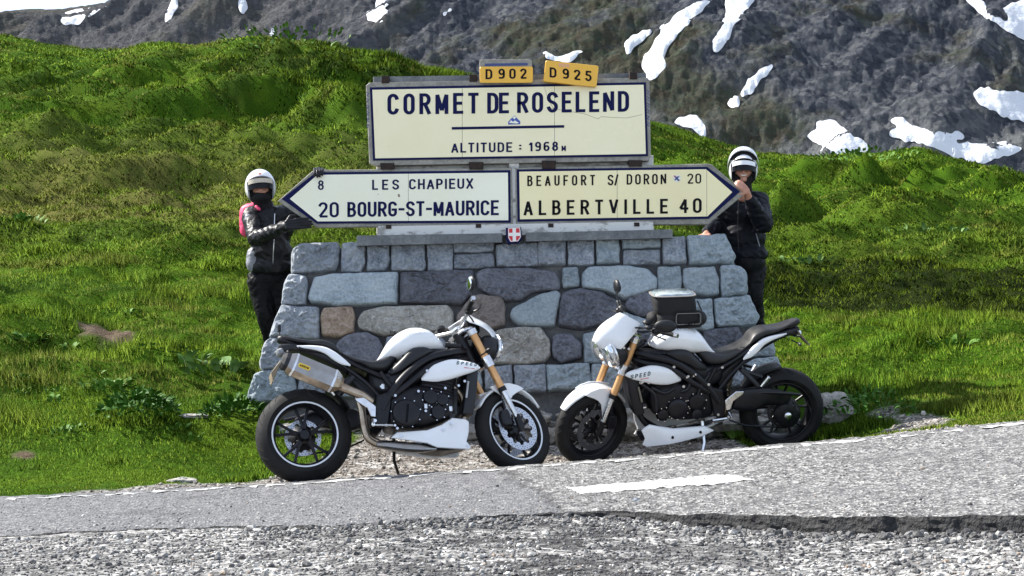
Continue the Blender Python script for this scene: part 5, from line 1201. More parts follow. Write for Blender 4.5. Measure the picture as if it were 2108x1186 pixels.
mb = MB(); prism(mb, [(1150, 130), (1173, 132.5), (1172, 139), (1150, 137)], Y9 - .0118, Y9 - .01); mb.build('faded_sticker', mat('pinkish_sticker', (.72, .38, .18), .5), p5, smooth=False, local=L5)
# supports between and around the signs
def sup(name, poly, Y0, Y1, mt, bev=.006, label=None):
    p = P(sum(q[0] for q in poly) / len(poly), max(q[1] for q in poly), Y0); mb = MB(); prism(mb, poly, Y0, Y1, bev); o = mb.build(name, M[mt], None, smooth=False, local=p); o.location = p; return o
SUPR = empty('sign_support', P(1055, 500, SY)); tag(SUPR, 'whitewashed concrete stand with slate ledge and iron clamps holding the signs on the wall', 'sign support'); SL = Vector(SUPR.location)
def supp(name, poly, Y0, Y1, mt, bev=.005):
    mb = MB(); prism(mb, poly, Y0, Y1, bev); return mb.build(name, M[mt], SUPR, smooth=False, local=SL)
supp('stand', [(775, 330), (1345, 320), (1345, 482), (1385, 500), (740, 512), (775, 490)], SY + .095, SY + .33, 'whitewash')
supp('top_rail', [(768, 158), (1330, 150), (1332, 172), (768, 182)], SY + .095, SY + .24, 'slate_cap')
supp('bar', [(1048, 330), (1068, 330), (1070, 512), (1046, 512)], SY + .02, SY + .094, 'whitewash', .004)
supp('plinth_block', [(778, 466), (1345, 456), (1347, 480), (778, 488)], SY - .02, SY + .092, 'whitewash', .01)
supp('ledge', [(734, 485), (1034, 480), (1034, 499), (734, 506)], SY - .13, SY + .34, 'slate_cap', .008)
supp('ledge', [(1082, 479), (1385, 472), (1385, 490), (1082, 497)], SY - .13, SY + .34, 'slate_cap', .008)
for x, y, ww, hh in ((797, 342, 29, 13), (980, 341, 30, 15), (1130, 339, 29, 17), (1308, 336, 29, 13)): supp('bracket', [(x - ww / 2, y - hh / 2), (x + ww / 2, y - hh / 2), (x + ww / 2 - 1, y + hh / 2), (x - ww / 2 + 1, y + hh / 2)], SY - .02, SY + .09, 'iron', .004)
for x, y in ((800, 467), (985, 465), (1134, 464), (1311, 462)): supp('bracket', [(x - 5.5, y - 4), (x + 5.5, y - 4), (x + 5.5, y + 4), (x - 5.5, y + 4)], SY - .027, SY + .0, 'iron', .002)
for x, y in ((793, 163), (974, 160), (1304, 155)):
    supp('clamp', [(x - 8, y - 7), (x + 8, y - 7), (x + 8, y + 8), (x - 8, y + 8)], SY - .012, SY + .26, 'iron', .004)
# shield
sh, SHL = sign_root('shield_plate', 1058, 500, 'small enamel shield with white cross on red, navy rim, below the arrow signs'); Yh = SY - .14
mb = MB(); prism(mb, [(1041, 469), (1073, 467.5), (1075, 490), (1068, 500), (1046, 502), (1042, 492)], Yh, Yh + .1, .003); mb.build('navy_rim', M['navy'], sh, smooth=False, local=SHL)
mb = MB(); prism(mb, [(1045.5, 469.5), (1070.5, 468.5), (1072.5, 488), (1066, 497), (1051, 498), (1046, 490)], Yh - .003, Yh); mb.build('red_field', M['red'], sh, smooth=False, local=SHL)
mb = MB()
prism(mb, [(1055, 469.5), (1062, 469.2), (1062.5, 497), (1055.5, 497)], Yh - .006, Yh - .0025); prism(mb, [(1046, 479.5), (1071, 479), (1071.5, 485.8), (1046.5, 486)], Yh - .0065, Yh - .003)
line_px(mb, [(1047, 470), (1070, 469), (1071.5, 488), (1066, 496), (1051.5, 497), (1047, 489), (1047, 470)], 1.5, Yh - .0035); mb.build('white_cross', M['shieldwhite'], sh, smooth=False, local=SHL)
# ------------------------------------------------------------- motorcycles
def Lq(X, Y): return (((X - 338) * .9987 - (Y - 911) * .0513) / 815, .32 + (-(X - 338) * .0513 - (Y - 911) * .9987) / 785)
def Rq(X, Y): return (((X - 1450) * -.9955 + (Y - 835) * .0944) / 812, .32 + (-(X - 1450) * .0944 - (Y - 835) * .9955) / 790)
def LL_(*p): return [Lq(*q) for q in p]
def RR_(*p): return [Rq(*q) for q in p]
WB = 1.435
def wheel(root, hub, R, w, rimR, rear, striped):
    hub = Vector(hub); wr = empty('wheel'); wr.parent = root
    hw = w / 2
    # tyre: crowned profile
    prof = []
    n = 18
    for i in range(n + 1):
        a = math.radians(-112 + 224 * i / n); prof.append((R - (R - rimR) * .5 * (1 - math.cos(a)) ** .9 * (.78 if rear else .86), hw * math.sin(a) * (1.0 if abs(a) < 1.5 else 1.0)))
    prof = [(R - (hw * .9) * (1 - math.cos(math.asin(max(-1, min(1, t))))) , t * hw) for t in np.linspace(-.985, .985, 15)]
    prof = [(rimR - .004, -hw * .74), (rimR + .012, -hw * .86), (rimR + (R - rimR) * .30, -hw * .995)] + prof[1:-1] + [(rimR + (R - rimR) * .30, hw * .995), (rimR + .012, hw * .86), (rimR - .004, hw * .74)]
    mb = MB(); mb.lathe(prof, hub, 'y', 72, closed=True); ty = mb.build('tyre', M['rubber'], wr, sharp=60)
    # tread grooves as thin dark lines slightly sunk look
    mb = MB()
    for s in (-1, 1):
        for k in range(30):
            a = 2 * math.pi * k / 30; pts = []
            for j in range(4):
                t = .22 + .17 * j; aa = a + s * .02 * 0 + .055 * j; rr = R - (hw * .9) * (1 - math.cos(math.asin(t))) + .0006
                pts.append(hub + Vector((rr * math.cos(aa), s * t * hw, rr * math.sin(aa))))
            mb.tube(pts, .0022, 5)
    mb.build('tread_groove', M['liner'], wr)
    # rim barrel
    mb = MB(); mb.lathe([(rimR + .002, -hw * .74), (rimR - .012, -hw * .72), (rimR - .03, -hw * .35), (rimR - .032, hw * .35), (rimR - .012, hw * .72), (rimR + .002, hw * .74), (rimR + .006, hw * .5), (rimR + .006, -hw * .5)], hub, 'y', 64, closed=True)
    mb.build('rim', M['satin'], wr)
    for s in (-1, 1):
        mb = MB(); mb.lathe([(rimR + .003, s * (hw * .74 + .001)), (rimR - .007, s * (hw * .735 + .003)), (rimR - .012, s * (hw * .72 + .001)), (rimR - .006, s * hw * .69)], hub, 'y', 72, closed=True); mb.build('rim_stripe', M['stripe'] if striped else M['satin'], wr)
    # five split spokes
    for k in range(5):
        mb = MB(); a = 2 * math.pi * k / 5 + .35
        mid = .55 if rear else .5
        for s in (-1, 1):
            a2 = a + s * .23; pts = []
            for t, da in ((.0, 0), (.35, .05), (1, 1)):
                rr = .045 + (rimR - .075) * t + .0; aa = a + s * (.05 + .20 * t); pts.append(hub + Vector((rr * math.cos(aa), -.012 if rear else 0, rr * math.sin(aa))))
            pts[-1] = hub + Vector(((rimR - .024) * math.cos(a2), 0, (rimR - .024) * math.sin(a2)))
            mb.tube(pts, [.016, .011, .010], 8, sm=3)
        mb.build('spoke', M['satin'], wr)
    mb = MB(); mb.lathe([(0, -hw * .55), (.03, -hw * .55), (.045, -hw * .35), (.05, 0), (.045, hw * .35), (.03, hw * .55), (0, hw * .55)], hub, 'y', 24); mb.build('hub', M['satin'], wr)
    def disc(r0, r1, y, teeth):
        mb = MB(); n = teeth * 6; vs = []; fs = []
        for side in (-.0025, .0025):
            for k in range(n):
                th = 2 * math.pi * k / n; ph = k % 6; ri = r0 + (.018 if ph in (0, 1, 2) else 0)
                for rr in (ri, (r0 + .02 + r1) / 2, r1): vs.append(hub + Vector((rr * math.cos(th), y + side, rr * math.sin(th))))
        for s in range(2):
            for k in range(n):
                for j in range(2): a = s * n * 3 + k * 3 + j; b = s * n * 3 + ((k + 1) % n) * 3 + j; fs.append((a, b, b + 1, a + 1))
        for k in range(n):
            for j in (0, 2): a = k * 3 + j; b = ((k + 1) % n) * 3 + j; fs.append((a, b, b + n * 3, a + n * 3))
        mb.add(vs, fs); d = mb.build('brake_disc', M['disc' if striped else 'disc_shaded'], wr, sharp=30)
        mb = MB()
        for k in range(teeth * 3):
            for rr in (r1 - .010, r1 - .024): th = 2 * math.pi * (k + (.5 if rr < r1 - .02 else 0)) / (teeth * 3); c = hub + Vector((rr * math.cos(th), 0, rr * math.sin(th))); mb.cyl(c + Vector((0, y - .0031, 0)), c + Vector((0, y + .0031, 0)), .0035, n=6)
        mb.build('disc_hole', M['ink'], wr)
        mb = MB()
        for k in range(teeth // 2):
            th = 2 * math.pi * k / (teeth // 2); c = hub + Vector(((r0 + .002) * math.cos(th), y, (r0 + .002) * math.sin(th))); mb.tube([hub + Vector((.04 * math.cos(th), y * .8, .04 * math.sin(th))), c], [.011, .008], 6)
        mb.build('disc_carrier', M['satin'], wr)
    if rear: disc(.085, .122, .055, 10)
    else:
        disc(.105, .158, -.065, 12); disc(.105, .158, .065, 12)
    return wr
def motorcycle(label, rear_px, Yr, front_px, Yf, lean, steer, striped, opts):
    root = empty('motorcycle'); tag(root, label, 'motorcycle', 'white naked motorcycles parked nose to nose')
    # pose
    Pr, Pf = P(*rear_px, Yr), P(*front_px, Yf); 
    d = (Pf - Pr); fx = d.normalized(); scl = d.length / WB
    side = Vector((0, 0, 1)).cross(fx).normalized(); up = fx.cross(side).normalized()
    side2 = side * math.cos(lean) + up * math.sin(lean); up2 = fx.cross(side2).normalized()
    # hub centres: rear hub at (0,0,.32); front hub drop of .02 is absorbed
    R3 = Matrix((fx, side2, up2)).transposed().to_4x4()
    base = Pr - R3 @ Vector((0, 0, .32)) * scl
    root.matrix_world = Matrix.Translation(base) @ R3 @ Matrix.Scale(scl, 4)
    print('bike', scl, 'rear contact', (root.matrix_world @ Vector((0, 0, 0))), G((root.matrix_world @ Vector((0, 0, 0))).x, (root.matrix_world @ Vector((0, 0, 0))).y), 'front contact', root.matrix_world @ Vector((WB, 0, 0)), G((root.matrix_world @ Vector((WB, 0, 0))).x, (root.matrix_world @ Vector((WB, 0, 0))).y), 'yaw', math.degrees(math.atan2(fx.y, fx.x)))
    SHL = {'side_cowl', 'belly_pan', 'pan_bolt', 'tail_panel', 'tank_side_panel', 'frame_tube', 'frame_plate', 'subframe_tube', 'footrest_bracket', 'footrest', 'pillion_bracket', 'pillion_peg', 'pedal', 'silencer', 'band', 'end_cap', 'badge', 'badge_lettering', 'exhaust_pipe', 'link_pipe', 'radiator_pipe', 'collector_plug', 'collector'}
    SHB = {'engine_cover', 'engine_bolt', 'hose', 'linkage', 'cover_rib', 'cylinder_fin'}; SHR = {'swingarm', 'chain_guard'}
    def B(mb, name, mt, par=None, **k):
        if name in SHL: mb.v = [(v[0], v[1], v[2] - .22 * abs(v[1])) for v in mb.v]
        elif name in SHB: mb.v = [(v[0], v[1], v[2] + .22 * v[1]) for v in mb.v]
        elif name in SHR: mb.v = [(v[0], v[1], v[2] + .15 * v[1]) for v in mb.v]
        return mb.build(name, M[mt], par or root, **k)
    wheel(root, (0, 0, .32), .318, .186, .222, True, striped)
    # ---------------- engine
    mb = MB()
    mb.strip(LL_((770, 700), (800, 660), (900, 640), (1050, 640), (1140, 660), (1160, 720)), LL_((775, 840), (800, 880), (900, 880), (1000, 870), (1120, 830), (1150, 790)), [.13, .15, .16, .16, .15, .12], 0, e=5, n=24, sm=3)
    eng = B(mb, 'engine', 'engine')
    mb = MB(); mb.strip(LL_((955, 650), (975, 560), (990, 520)), LL_((1150, 690), (1175, 600), (1190, 560)), [.15, .155, .15], 0, e=6, n=20, sm=3); B(mb, 'cylinder_block', 'engine')
    mb = MB()
    for k in range(7):
        a, b = Lq(952 + k * 5, 660 - k * 17), Lq(1150 + k * 5, 695 - k * 17); mb.tube([(a[0], -.158, a[1]), (b[0], -.158, b[1])], .0035, 6); mb.tube([(a[0], .158, a[1]), (b[0], .158, b[1])], .0035, 6)
    B(mb, 'cylinder_fin', 'satin')
    def cover(c, r, y0, y1, name='engine_cover', mt='satin'):
        s = 1 if y1 > y0 else -1; x, z = c; mb = MB(); mb.lathe([(r, y0), (r, y1 - s * .012), (r * .93, y1 - s * .004), (r * .86, y1), (r * .45, y1 + s * .004), (0, y1 + s * .005)], (x, 0, z), 'y', 36); return B(mb, name, mt)
    cover(Lq(873, 778), .092, -.13, -.205); cover(Lq(1010, 690), .052, -.13, -.185); cover(Lq(1075, 700), .045, -.13, -.18); cover(Lq(1050, 770), .05, -.12, -.185)
    cover(Rq(785, 840), .075, .13, .20); cover(Rq(900, 800), .065, .13, .185); cover(Rq(700, 880), .045, .12, .18); cover(Rq(900, 870), .04, .12, .19)
    # fluted ridge on the clutch cover
    x, z = Lq(873, 778); mb = MB(); mb.box((x, -.212, z), (.012, .012, .13), Matrix.Rotation(.15, 3, 'Y'), .004); B(mb, 'cover_rib', 'satin')
    mb = MB()
    def ringbolts(c, r, y, n, s=.0045):
        for k in range(n):
            th = 2 * math.pi * (k + .3) / n; p = Vector((c[0] + r * math.cos(th), y, c[1] + r * math.sin(th))); mb.cyl(p - Vector((0, .004, 0)), p + Vector((0, .004, 0)), s, n=8)
    ringbolts(Lq(873, 778), .101, -.166, 9); ringbolts(Lq(1010, 690), .058, -.166, 6); ringbolts(Lq(1075, 700), .05, -.166, 5); ringbolts(Lq(1050, 770), .055, -.166, 6)
    ringbolts(Rq(785, 840), .083, .166, 11); ringbolts(Rq(900, 800), .07, .166, 7); ringbolts(Rq(700, 880), .05, .166, 6)
    for q in ((812, 686), (760, 845), (735, 640), (1165, 625), (1117, 755), (978, 765), (820, 860), (1120, 830), (990, 548), (940, 660), (1090, 640), (1200, 600)):
        c = Lq(*q); p = Vector((c[0], -.175, c[1])); mb.cyl(p, p - Vector((0, .02, 0)), .009, n=10)
    for q in ((550, 690), (600, 690), (810, 708), (745, 595), (960, 692), (845, 620), (1035, 590), (440, 490), (470, 495), (1030, 870)):
        c = Rq(*q); p = Vector((c[0], .165, c[1])); mb.cyl(p, p + Vector((0, .02, 0)), .010, n=10)
    B(mb, 'engine_bolt', 'bolt')
    mb = MB()
    for q0, q1 in (((1120, 690), (1130, 810)), ((1160, 640), (1150, 780))):
        a, b = Lq(*q0), Lq(*q1); mb.tube([(a[0], -.12, a[1]), (b[0], -.13, b[1])], .017, 8)
    for q in (((860, 640), (840, 720), (800, 740)), ((560, 700), (640, 760), (660, 860)), ((960, 640), (920, 700), (900, 760)), ((620, 720), (700, 750), (760, 720))):
        mb.tube([(Rq(*p)[0], .17, Rq(*p)[1]) for p in q], .013, 8, sm=4)
    B(mb, 'hose', 'plastic')
    mb = MB(); 
    for q in ((980, 740), (1118, 750), (745, 640)): c = Lq(*q); mb.box((c[0], -.19, c[1]), (.022, .02, .04), None, .005)
    for q in ((830, 650), (870, 640), (560, 690)): c = Rq(*q); mb.box((c[0], .185, c[1]), (.035, .02, .022), Matrix.Rotation(.5, 3, 'Y'), .005)
    B(mb, 'linkage', 'chrome')
    # radiator
    mb = MB(); a, b = Lq(1215, 560), Lq(1225, 800); mb.strip([a, Lq(1205, 700), Lq(1190, 800)], [Lq(1290, 560), Lq(1275, 700), Lq(1255, 800)], [.17, .17, .15], 0, e=8, n=20, sm=2); B(mb, 'radiator', 'plastic')
    mb = MB(); c0, c1 = Lq(1222, 600), Lq(1208, 690); mb.tube([(c0[0], -.178, c0[1]), (c1[0], -.178, c1[1])], .009, 8); mb.tube([(c0[0], .178, c0[1]), (c1[0], .178, c1[1])], .009, 8); B(mb, 'radiator_pipe', 'steel')
    # ---------------- frame: twin tubes each side
    for s in (-1, 1):
        mb = MB()
        f = lambda q, y: (Lq(*q)[0], y * s, Lq(*q)[1])
        mb.tube([f((1235, 430), .05), f((1130, 445), .13), (Lq(1000, 480)[0], .17 * s, Lq(1000, 480)[1]), f((880, 570), .17), f((790, 680), .15), f((745, 760), .14)], [.024, .026, .026, .026, .028, .03], 12, sm=6)
        mb.tube([f((1245, 470), .05), f((1150, 490), .12), f((1030, 510), .165), f((900, 610), .168), f((800, 690), .15)], [.022, .024, .022, .024, .026], 12, sm=6)
        mb.tube([f((870, 480), .12), f((960, 450), .13), f((1080, 440), .11), f((1200, 450), .06)], [.02, .022, .022, .02], 10, sm=5)
        B(mb, 'frame_tube', 'satin')
        mb = MB(); mb.plate(LL_((715, 690), (800, 660), (800, 700), (780, 830), (750, 860), (715, 855), (705, 760)), s * .115, s * .165, .01); B(mb, 'frame_plate', 'satin')
        # sub frame
        mb = MB(); mb.tube([f((790, 600), .12), f((640, 540), .12), f((480, 470), .10), f((300, 440), .08)], .017, 10, sm=5)
        mb.tube([f((740, 700), .13), f((660, 620), .13), f((560, 545), .12), f((470, 480), .10)], .014, 10, sm=5); mb.tube([f((740, 560), .13), f((800, 640), .14)], .016, 8)
        B(mb, 'subframe_tube', 'satin')
    mb = MB(); mb.strip(LL_((700, 560), (800, 570), (920, 500), (1060, 470), (1200, 440)), LL_((720, 690), (800, 700), (960, 640), (1080, 610), (1200, 560)), [.10, .12, .12, .12, .09], 0, e=4, n=18, sm=4); B(mb, 'airbox', 'plastic')
    # shock, battery area
    mb = MB(); mb.strip(LL_((560, 540), (650, 590), (720, 640)), LL_((600, 640), (650, 700), (720, 760)), .07, 0, e=4); B(mb, 'shock_cover', 'plastic')
    mb = MB(); a, b = Vector((Lq(700, 600)[0], .0, Lq(700, 600)[1])), Vector((Lq(690, 800)[0], 0, Lq(690, 800)[1])); mb.tube([a, b], .035, 12)
    for k in range(7): c = a.lerp(b, k / 7 + .06); mb.lathe([(.03, -.006), (.048, -.005), (.048, .005), (.03, .006)], c, 'z', 20)
    B(mb, 'shock_absorber', 'satin')
    # ---------------- tank
    T_ = LL_((735, 505), (762, 460), (800, 398), (850, 352), (915, 323), (985, 322), (1045, 345), (1090, 385), (1110, 412))
    B_ = LL_((700, 528), (790, 505), (860, 500), (900, 495), (960, 480), (1010, 470), (1050, 460), (1085, 450), (1112, 432))
    mb = MB(); mb.strip(T_, B_, [.055, .09, .135, .165, .178, .175, .155, .115, .07], 0, e=2.5, n=36, sm=5); tk = B(mb, 'fuel_tank', 'white', sharp=60)
    mb = MB(); c = Lq(975, 318); mb.lathe([(.045, -.006), (.045, .006), (.03, .010), (0, .011)], (c[0], 0, c[1] - .006), 'z', 28); B(mb, 'filler_cap', 'satin')
    for s in (-1, 1):     # black knee panels under the tank
        mb = MB(); mb.strip(LL_((800, 545), (860, 482), (915, 428), (985, 418), (1030, 432)), LL_((800, 575), (850, 555), (920, 510), (985, 470), (1030, 445)), [.018, .03, .035, .035, .02], [s * .115, s * .14, s * .150, s * .155, s * .14], e=3, n=18, sm=4); B(mb, 'tank_side_panel', 'plastic')
    # ---------------- seat
    mb = MB(); mb.strip(LL_((475, 425), (520, 462), (575, 492), (640, 512), (700, 515), (770, 492), (862, 448)), LL_((515, 495), (555, 515), (600, 535), (650, 552), (700, 575), (790, 568), (850, 495)), [.085, .11, .13, .145, .14, .12, .075], 0, e=3.2, n=28, sm=5); seat = B(mb, 'seat', 'seat')
    mb = MB(); mb.strip(LL_((225, 378), (300, 398), (370, 405), (430, 402), (490, 422), (530, 470)), LL_((235, 412), (300, 425), (370, 440), (430, 450), (500, 480), (545, 510)), [.06, .085, .10, .11, .115, .105], 0, e=3, n=24, sm=5); B(mb, 'pillion_seat', 'seat')
    # ---------------- tail
    for s in (-1, 1):
        mb = MB(); mb.strip(LL_((290, 428), (370, 425), (440, 432), (495, 458), (540, 492), (575, 524)), LL_((300, 440), (380, 450), (440, 470), (480, 500), (525, 525), (574, 534)), [.006, .014, .017, .018, .014, .006], [s * .085, s * .105, s * .118, s * .128, s * .135, s * .14], e=2.6, n=18, sm=5); B(mb, 'tail_panel', 'white')
    mb = MB(); mb.strip(LL_((205, 425), (290, 425), (430, 450), (560, 520)), LL_((230, 480), (290, 470), (430, 520), (560, 590)), [.06, .08, .10, .11], 0, e=4, n=20, sm=4); B(mb, 'tail_base', 'plastic')
    mb = MB(); mb.strip(LL_((190, 452), (225, 438)), LL_((205, 490), (240, 480)), [.05, .06], 0, e=3); B(mb, 'tail_light', 'lens' if opts.get('right') else 'greypanel')
    mb = MB(); c = Lq(218, 462)
    mb.strip(LL_((196, 382), (215, 378), (260, 400), (330, 418)), LL_((198, 410), (225, 425), (262, 432), (330, 436)), [.035, .05, .05, .03], 0, e=3); B(mb, 'grab_rail', 'plastic')
    # plate hanger and plate
    mb = MB()
    if opts.get('right'):
        a, b = Rq(1488, 345), Rq(1575, 430); mb.tube([(a[0], 0, a[1]), (b[0], 0, b[1])], [.012, .008], 8); hang = B(mb, 'plate_hanger', 'plastic'); 
        mb = MB(); mb.plate(RR_((1494, 352), (1498, 346), (1578, 428), (1572, 433)), -.09, .09, .001); B(mb, 'number_plate', 'plate')
    else:
        mb.strip(LL_((225, 470), (205, 540)), LL_((255, 480), (225, 560)), .02, 0, e=4); B(mb, 'plate_hanger', 'plastic')
        mb = MB(); mb.plate(LL_((150, 596), (200, 528), (208, 532), (165, 640), (160, 640)), -.10, .02, .003); B(mb, 'number_plate', 'plate')
        mb = MB(); c = Lq(205, 330); d_ = Lq(205, 380); mb.box((c[0], .02, c[1]), (.02, .05, .05), None, .006); mb.tube([(c[0], .02, c[1]), (d_[0], .0, d_[1])], .006, 8); B(mb, 'aerial_mount', 'plastic')
    for s in (-1, 1):
        mb = MB(); c = Lq(235, 500); mb.tube([(c[0] + .02, s * .04, c[1]), (c[0], s * .15, c[1])], .005, 6); mb.ell((c[0], s * .17, c[1]), (.012, .03, .014)); B(mb, 'indicator', 'plastic')
    if not opts.get('right'):
        # ---------------- exhaust (right side)
        sil = [Lq(*q) for q in ((262, 462), (522, 572))]; silb = [Lq(*q) for q in ((232, 590), (470, 672))]
        mb = MB(); n = 6; v0 = Vector((Lq(255, 528)[0], -.20, Lq(255, 528)[1])); v1 = Vector((Lq(480, 615)[0], -.185, Lq(480, 615)[1])); ax = (v1 - v0).normalized(); upv = Vector((0, -1, 0)).cross(ax).normalized(); upv = upv if upv.z > 0 else -upv
        sd = ax.cross(upv).normalized(); sd = sd if sd.y < 0 else -sd
        hexp = [(-.055, -.052), (-.068, .035), (-.03, .074), (.028, .074), (.062, .022), (.062, -.045), (.02, -.085), (-.03, -.085)]
        vs = []; L_ = (v1 - v0).length
        for t, k in ((-.03, .80), (0.0, 1.0), (L_, 1.0), (L_ + .035, .72), (L_ + .06, .45)):
            for (a_, b_) in hexp: vs.append(v0 + ax * t + sd * (a_ * k) + upv * (b_ * k))
        m8 = 8; fs = [(r_ * m8 + i, r_ * m8 + (i + 1) % m8, (r_ + 1) * m8 + (i + 1) % m8, (r_ + 1) * m8 + i) for r_ in range(4) for i in range(m8)] + [tuple(range(m8 - 1, -1, -1)), tuple(4 * m8 + i for i in range(m8))]
        mb.add(vs, fs); silo = B(mb, 'silencer', 'steel', smooth=False); silo.data.materials.append(M['bronze'])
        for pg_ in silo.data.polygons:
            if pg_.normal.z < -.15 or (pg_.normal.y < 0 and pg_.center.z < (v0.z + v1.z) / 2 - .09 and abs(pg_.normal.z) < .3): pg_.material_index = 1
        mb = MB(); 
        for t in (.004, L_ - .018):
            vs = []
            for tt in (t, t + .014):
                for (a_, b_) in hexp: vs.append(v0 + ax * tt + sd * (a_ * 1.035) + upv * (b_ * 1.035))
            mb.add(vs, [(i, (i + 1) % m8, m8 + (i + 1) % m8, m8 + i) for i in range(m8)])
        B(mb, 'band', 'chrome', silo, smooth=False)
        mb = MB(); vs = []
        for t, k in ((-.028, .81), (-.055, .74), (-.075, .5)):
            for (a_, b_) in hexp: vs.append(v0 + ax * t + sd * (a_ * k) + upv * (b_ * k))
        mb.add(vs, [(r_ * m8 + i, r_ * m8 + (i + 1) % m8, (r_ + 1) * m8 + (i + 1) % m8, (r_ + 1) * m8 + i) for r_ in range(2) for i in range(m8)] + [tuple(2 * m8 + i for i in range(m8))]); B(mb, 'end_cap', 'plastic', silo, smooth=False)
        # badge
        fo = v0 + sd * .0625 + upv * (-.010) + ax * .03
        bx, bz = ax, upv
        def badge(mb, pts, off, th=.002):
            n_ = len(pts); mb.add([fo + bx * p[0] + bz * p[1] + sd * off for p in pts] + [fo + bx * p[0] + bz * p[1] + sd * (off - th) for p in pts], [tuple(range(n_)), tuple(range(2 * n_ - 1, n_ - 1, -1))] + [(i, (i + 1) % n_, n_ + (i + 1) % n_, n_ + i) for i in range(n_)])
        mb = MB(); badge(mb, [(x * .082 + .0, y * .030) for x, y in [(0, .3), (.08, 0), (.92, 0), (1, .3), (1, .7), (.92, 1), (.08, 1), (0, .7)]], .002, .004); bd = B(mb, 'badge', 'yellowbadge', silo, smooth=False)
        def text3(mb, s, org, dx, dy, nrm, hgt, wid, th=.17, italic=0.0):
            lay, tot = layout(s, 0); gap = ((wid / hgt - th) - tot) / max(1, len(s) - 1); x = 0
            for ch in s:
                wd, st = GL[ch]
                for pl in st:
                    stroke_mesh(mb, pl, th, lambda gx, gy, z: org + dx * ((th / 2 + x + gx + italic * gy) * hgt) + dy * ((th / 2 + gy * (1 - th)) * hgt) + nrm * (.0012 * z), 1)
                x += wd + gap
        mb = MB(); text3(mb, 'ARROW', fo + bx * .009 + bz * .007 + sd * .002, bx, bz, sd, .016, .064, .2); B(mb, 'badge_lettering', 'ink', smooth=False)
    # pipes
    g_ = lambda q, y: (Lq(*q)[0], y, Lq(*q)[1])
    mb = MB(); mb.tube([g_((505, 640), -.17), g_((570, 665), -.16), g_((640, 690), -.15), g_((690, 720), -.13)], [.035, .032, .03, .028], 14, sm=5); B(mb, 'link_pipe', 'bronze') if not opts.get('right') else None
    mb = MB(); mb.tube([g_((610, 690), -.13), g_((632, 760), -.13), g_((645, 850), -.13), g_((665, 915), -.13), g_((710, 945), -.12)], .021, 12, sm=6); mb.tube([g_((650, 700), -.10), g_((655, 800), -.10), g_((672, 900), -.10), g_((740, 940), -.10)], .019, 12, sm=6); B(mb, 'exhaust_pipe', 'bronze')
    mb = MB(); mb.strip(LL_((697, 932), (760, 925), (860, 930), (960, 940), (1040, 958)), LL_((700, 962), (760, 975), (860, 990), (960, 990), (1040, 975)), [.05, .09, .11, .11, .08], -.075, e=2.6, n=20, sm=4); B(mb, 'collector', 'steel')
    mb = MB(); c = Lq(752, 945); mb.cyl((c[0], -.11, c[1]), (c[0], -.135, c[1]), .016, n=12); B(mb, 'collector_plug', 'bolt')
    for k in range(3):
        y = -.08 + .08 * k; mb = MB(); mb.tube([g_((1150, 640), y), g_((1205, 700), y), g_((1215, 800), y), g_((1180, 880), y), g_((1080, 950), y * .7), g_((1000, 965), y * .4)], .021, 12, sm=5); B(mb, 'header_pipe', 'bronze' if not opts.get('right') else 'satin')
    # ---------------- belly pan
    for s in (-1, 1):
        if s < 0: out = LL_((788, 912), (822, 882), (990, 868), (1070, 838), (1130, 800), (1205, 806), (1222, 820), (1220, 872), (1206, 925), (1230, 955), (1218, 968), (1040, 960), (985, 938), (860, 922))
        else: out = LL_((788, 920), (840, 888), (940, 884), (1030, 880), (1110, 858), (1170, 840), (1200, 852), (1222, 868), (1205, 918), (1222, 950), (1200, 966), (1060, 968), (985, 962), (860, 945))
        mb = MB(); mb.plate(out, s * .145, s * .17, .006); pn = B(mb, 'belly_pan', 'white', sharp=40)
        mb = MB()
        for q in ((844, 900), (1075, 862), (1210, 946)) if s < 0 else ((870, 915), (1040, 925)): c = Lq(*q); mb.cyl((c[0], s * .169, c[1]), (c[0], s * .176, c[1]), .010, n=14)
        B(mb, 'pan_bolt', 'bolt' if s < 0 else 'ink', pn)
    mb = MB(); mb.strip(LL_((985, 940), (1100, 955), (1215, 940)), LL_((985, 985), (1100, 995), (1222, 968)), [.12, .13, .12], 0, e=4); B(mb, 'pan_keel', 'plastic')
    # ---------------- radiator cowls with SPEED lettering
    for s in (-1, 1):
        mb = MB(); mb.strip(LL_((962, 586), (1008, 530), (1065, 500), (1132, 482), (1200, 488), (1268, 503), (1292, 520)), LL_((965, 602), (1030, 608), (1075, 603), (1130, 590), (1190, 570), (1250, 550), (1291, 530)), [.006, .018, .026, .03, .028, .02, .006], [s * .165, s * .178, s * .185, s * .19, s * .19, s * .185, s * .175], e=2.3, n=20, sm=5); cw = B(mb, 'side_cowl', 'white', sharp=60)
        # lettering as printed decal following the surface
        q = Lq(1140, 512); q2 = Lq(1262, 527) if s < 0 else Lq(1268, 520)
        import bmesh
        from mathutils.bvhtree import BVHTree
        bvh = BVHTree.FromPolygons([v.co for v in cw.data.vertices], [tuple(p.vertices) for p in cw.data.polygons])
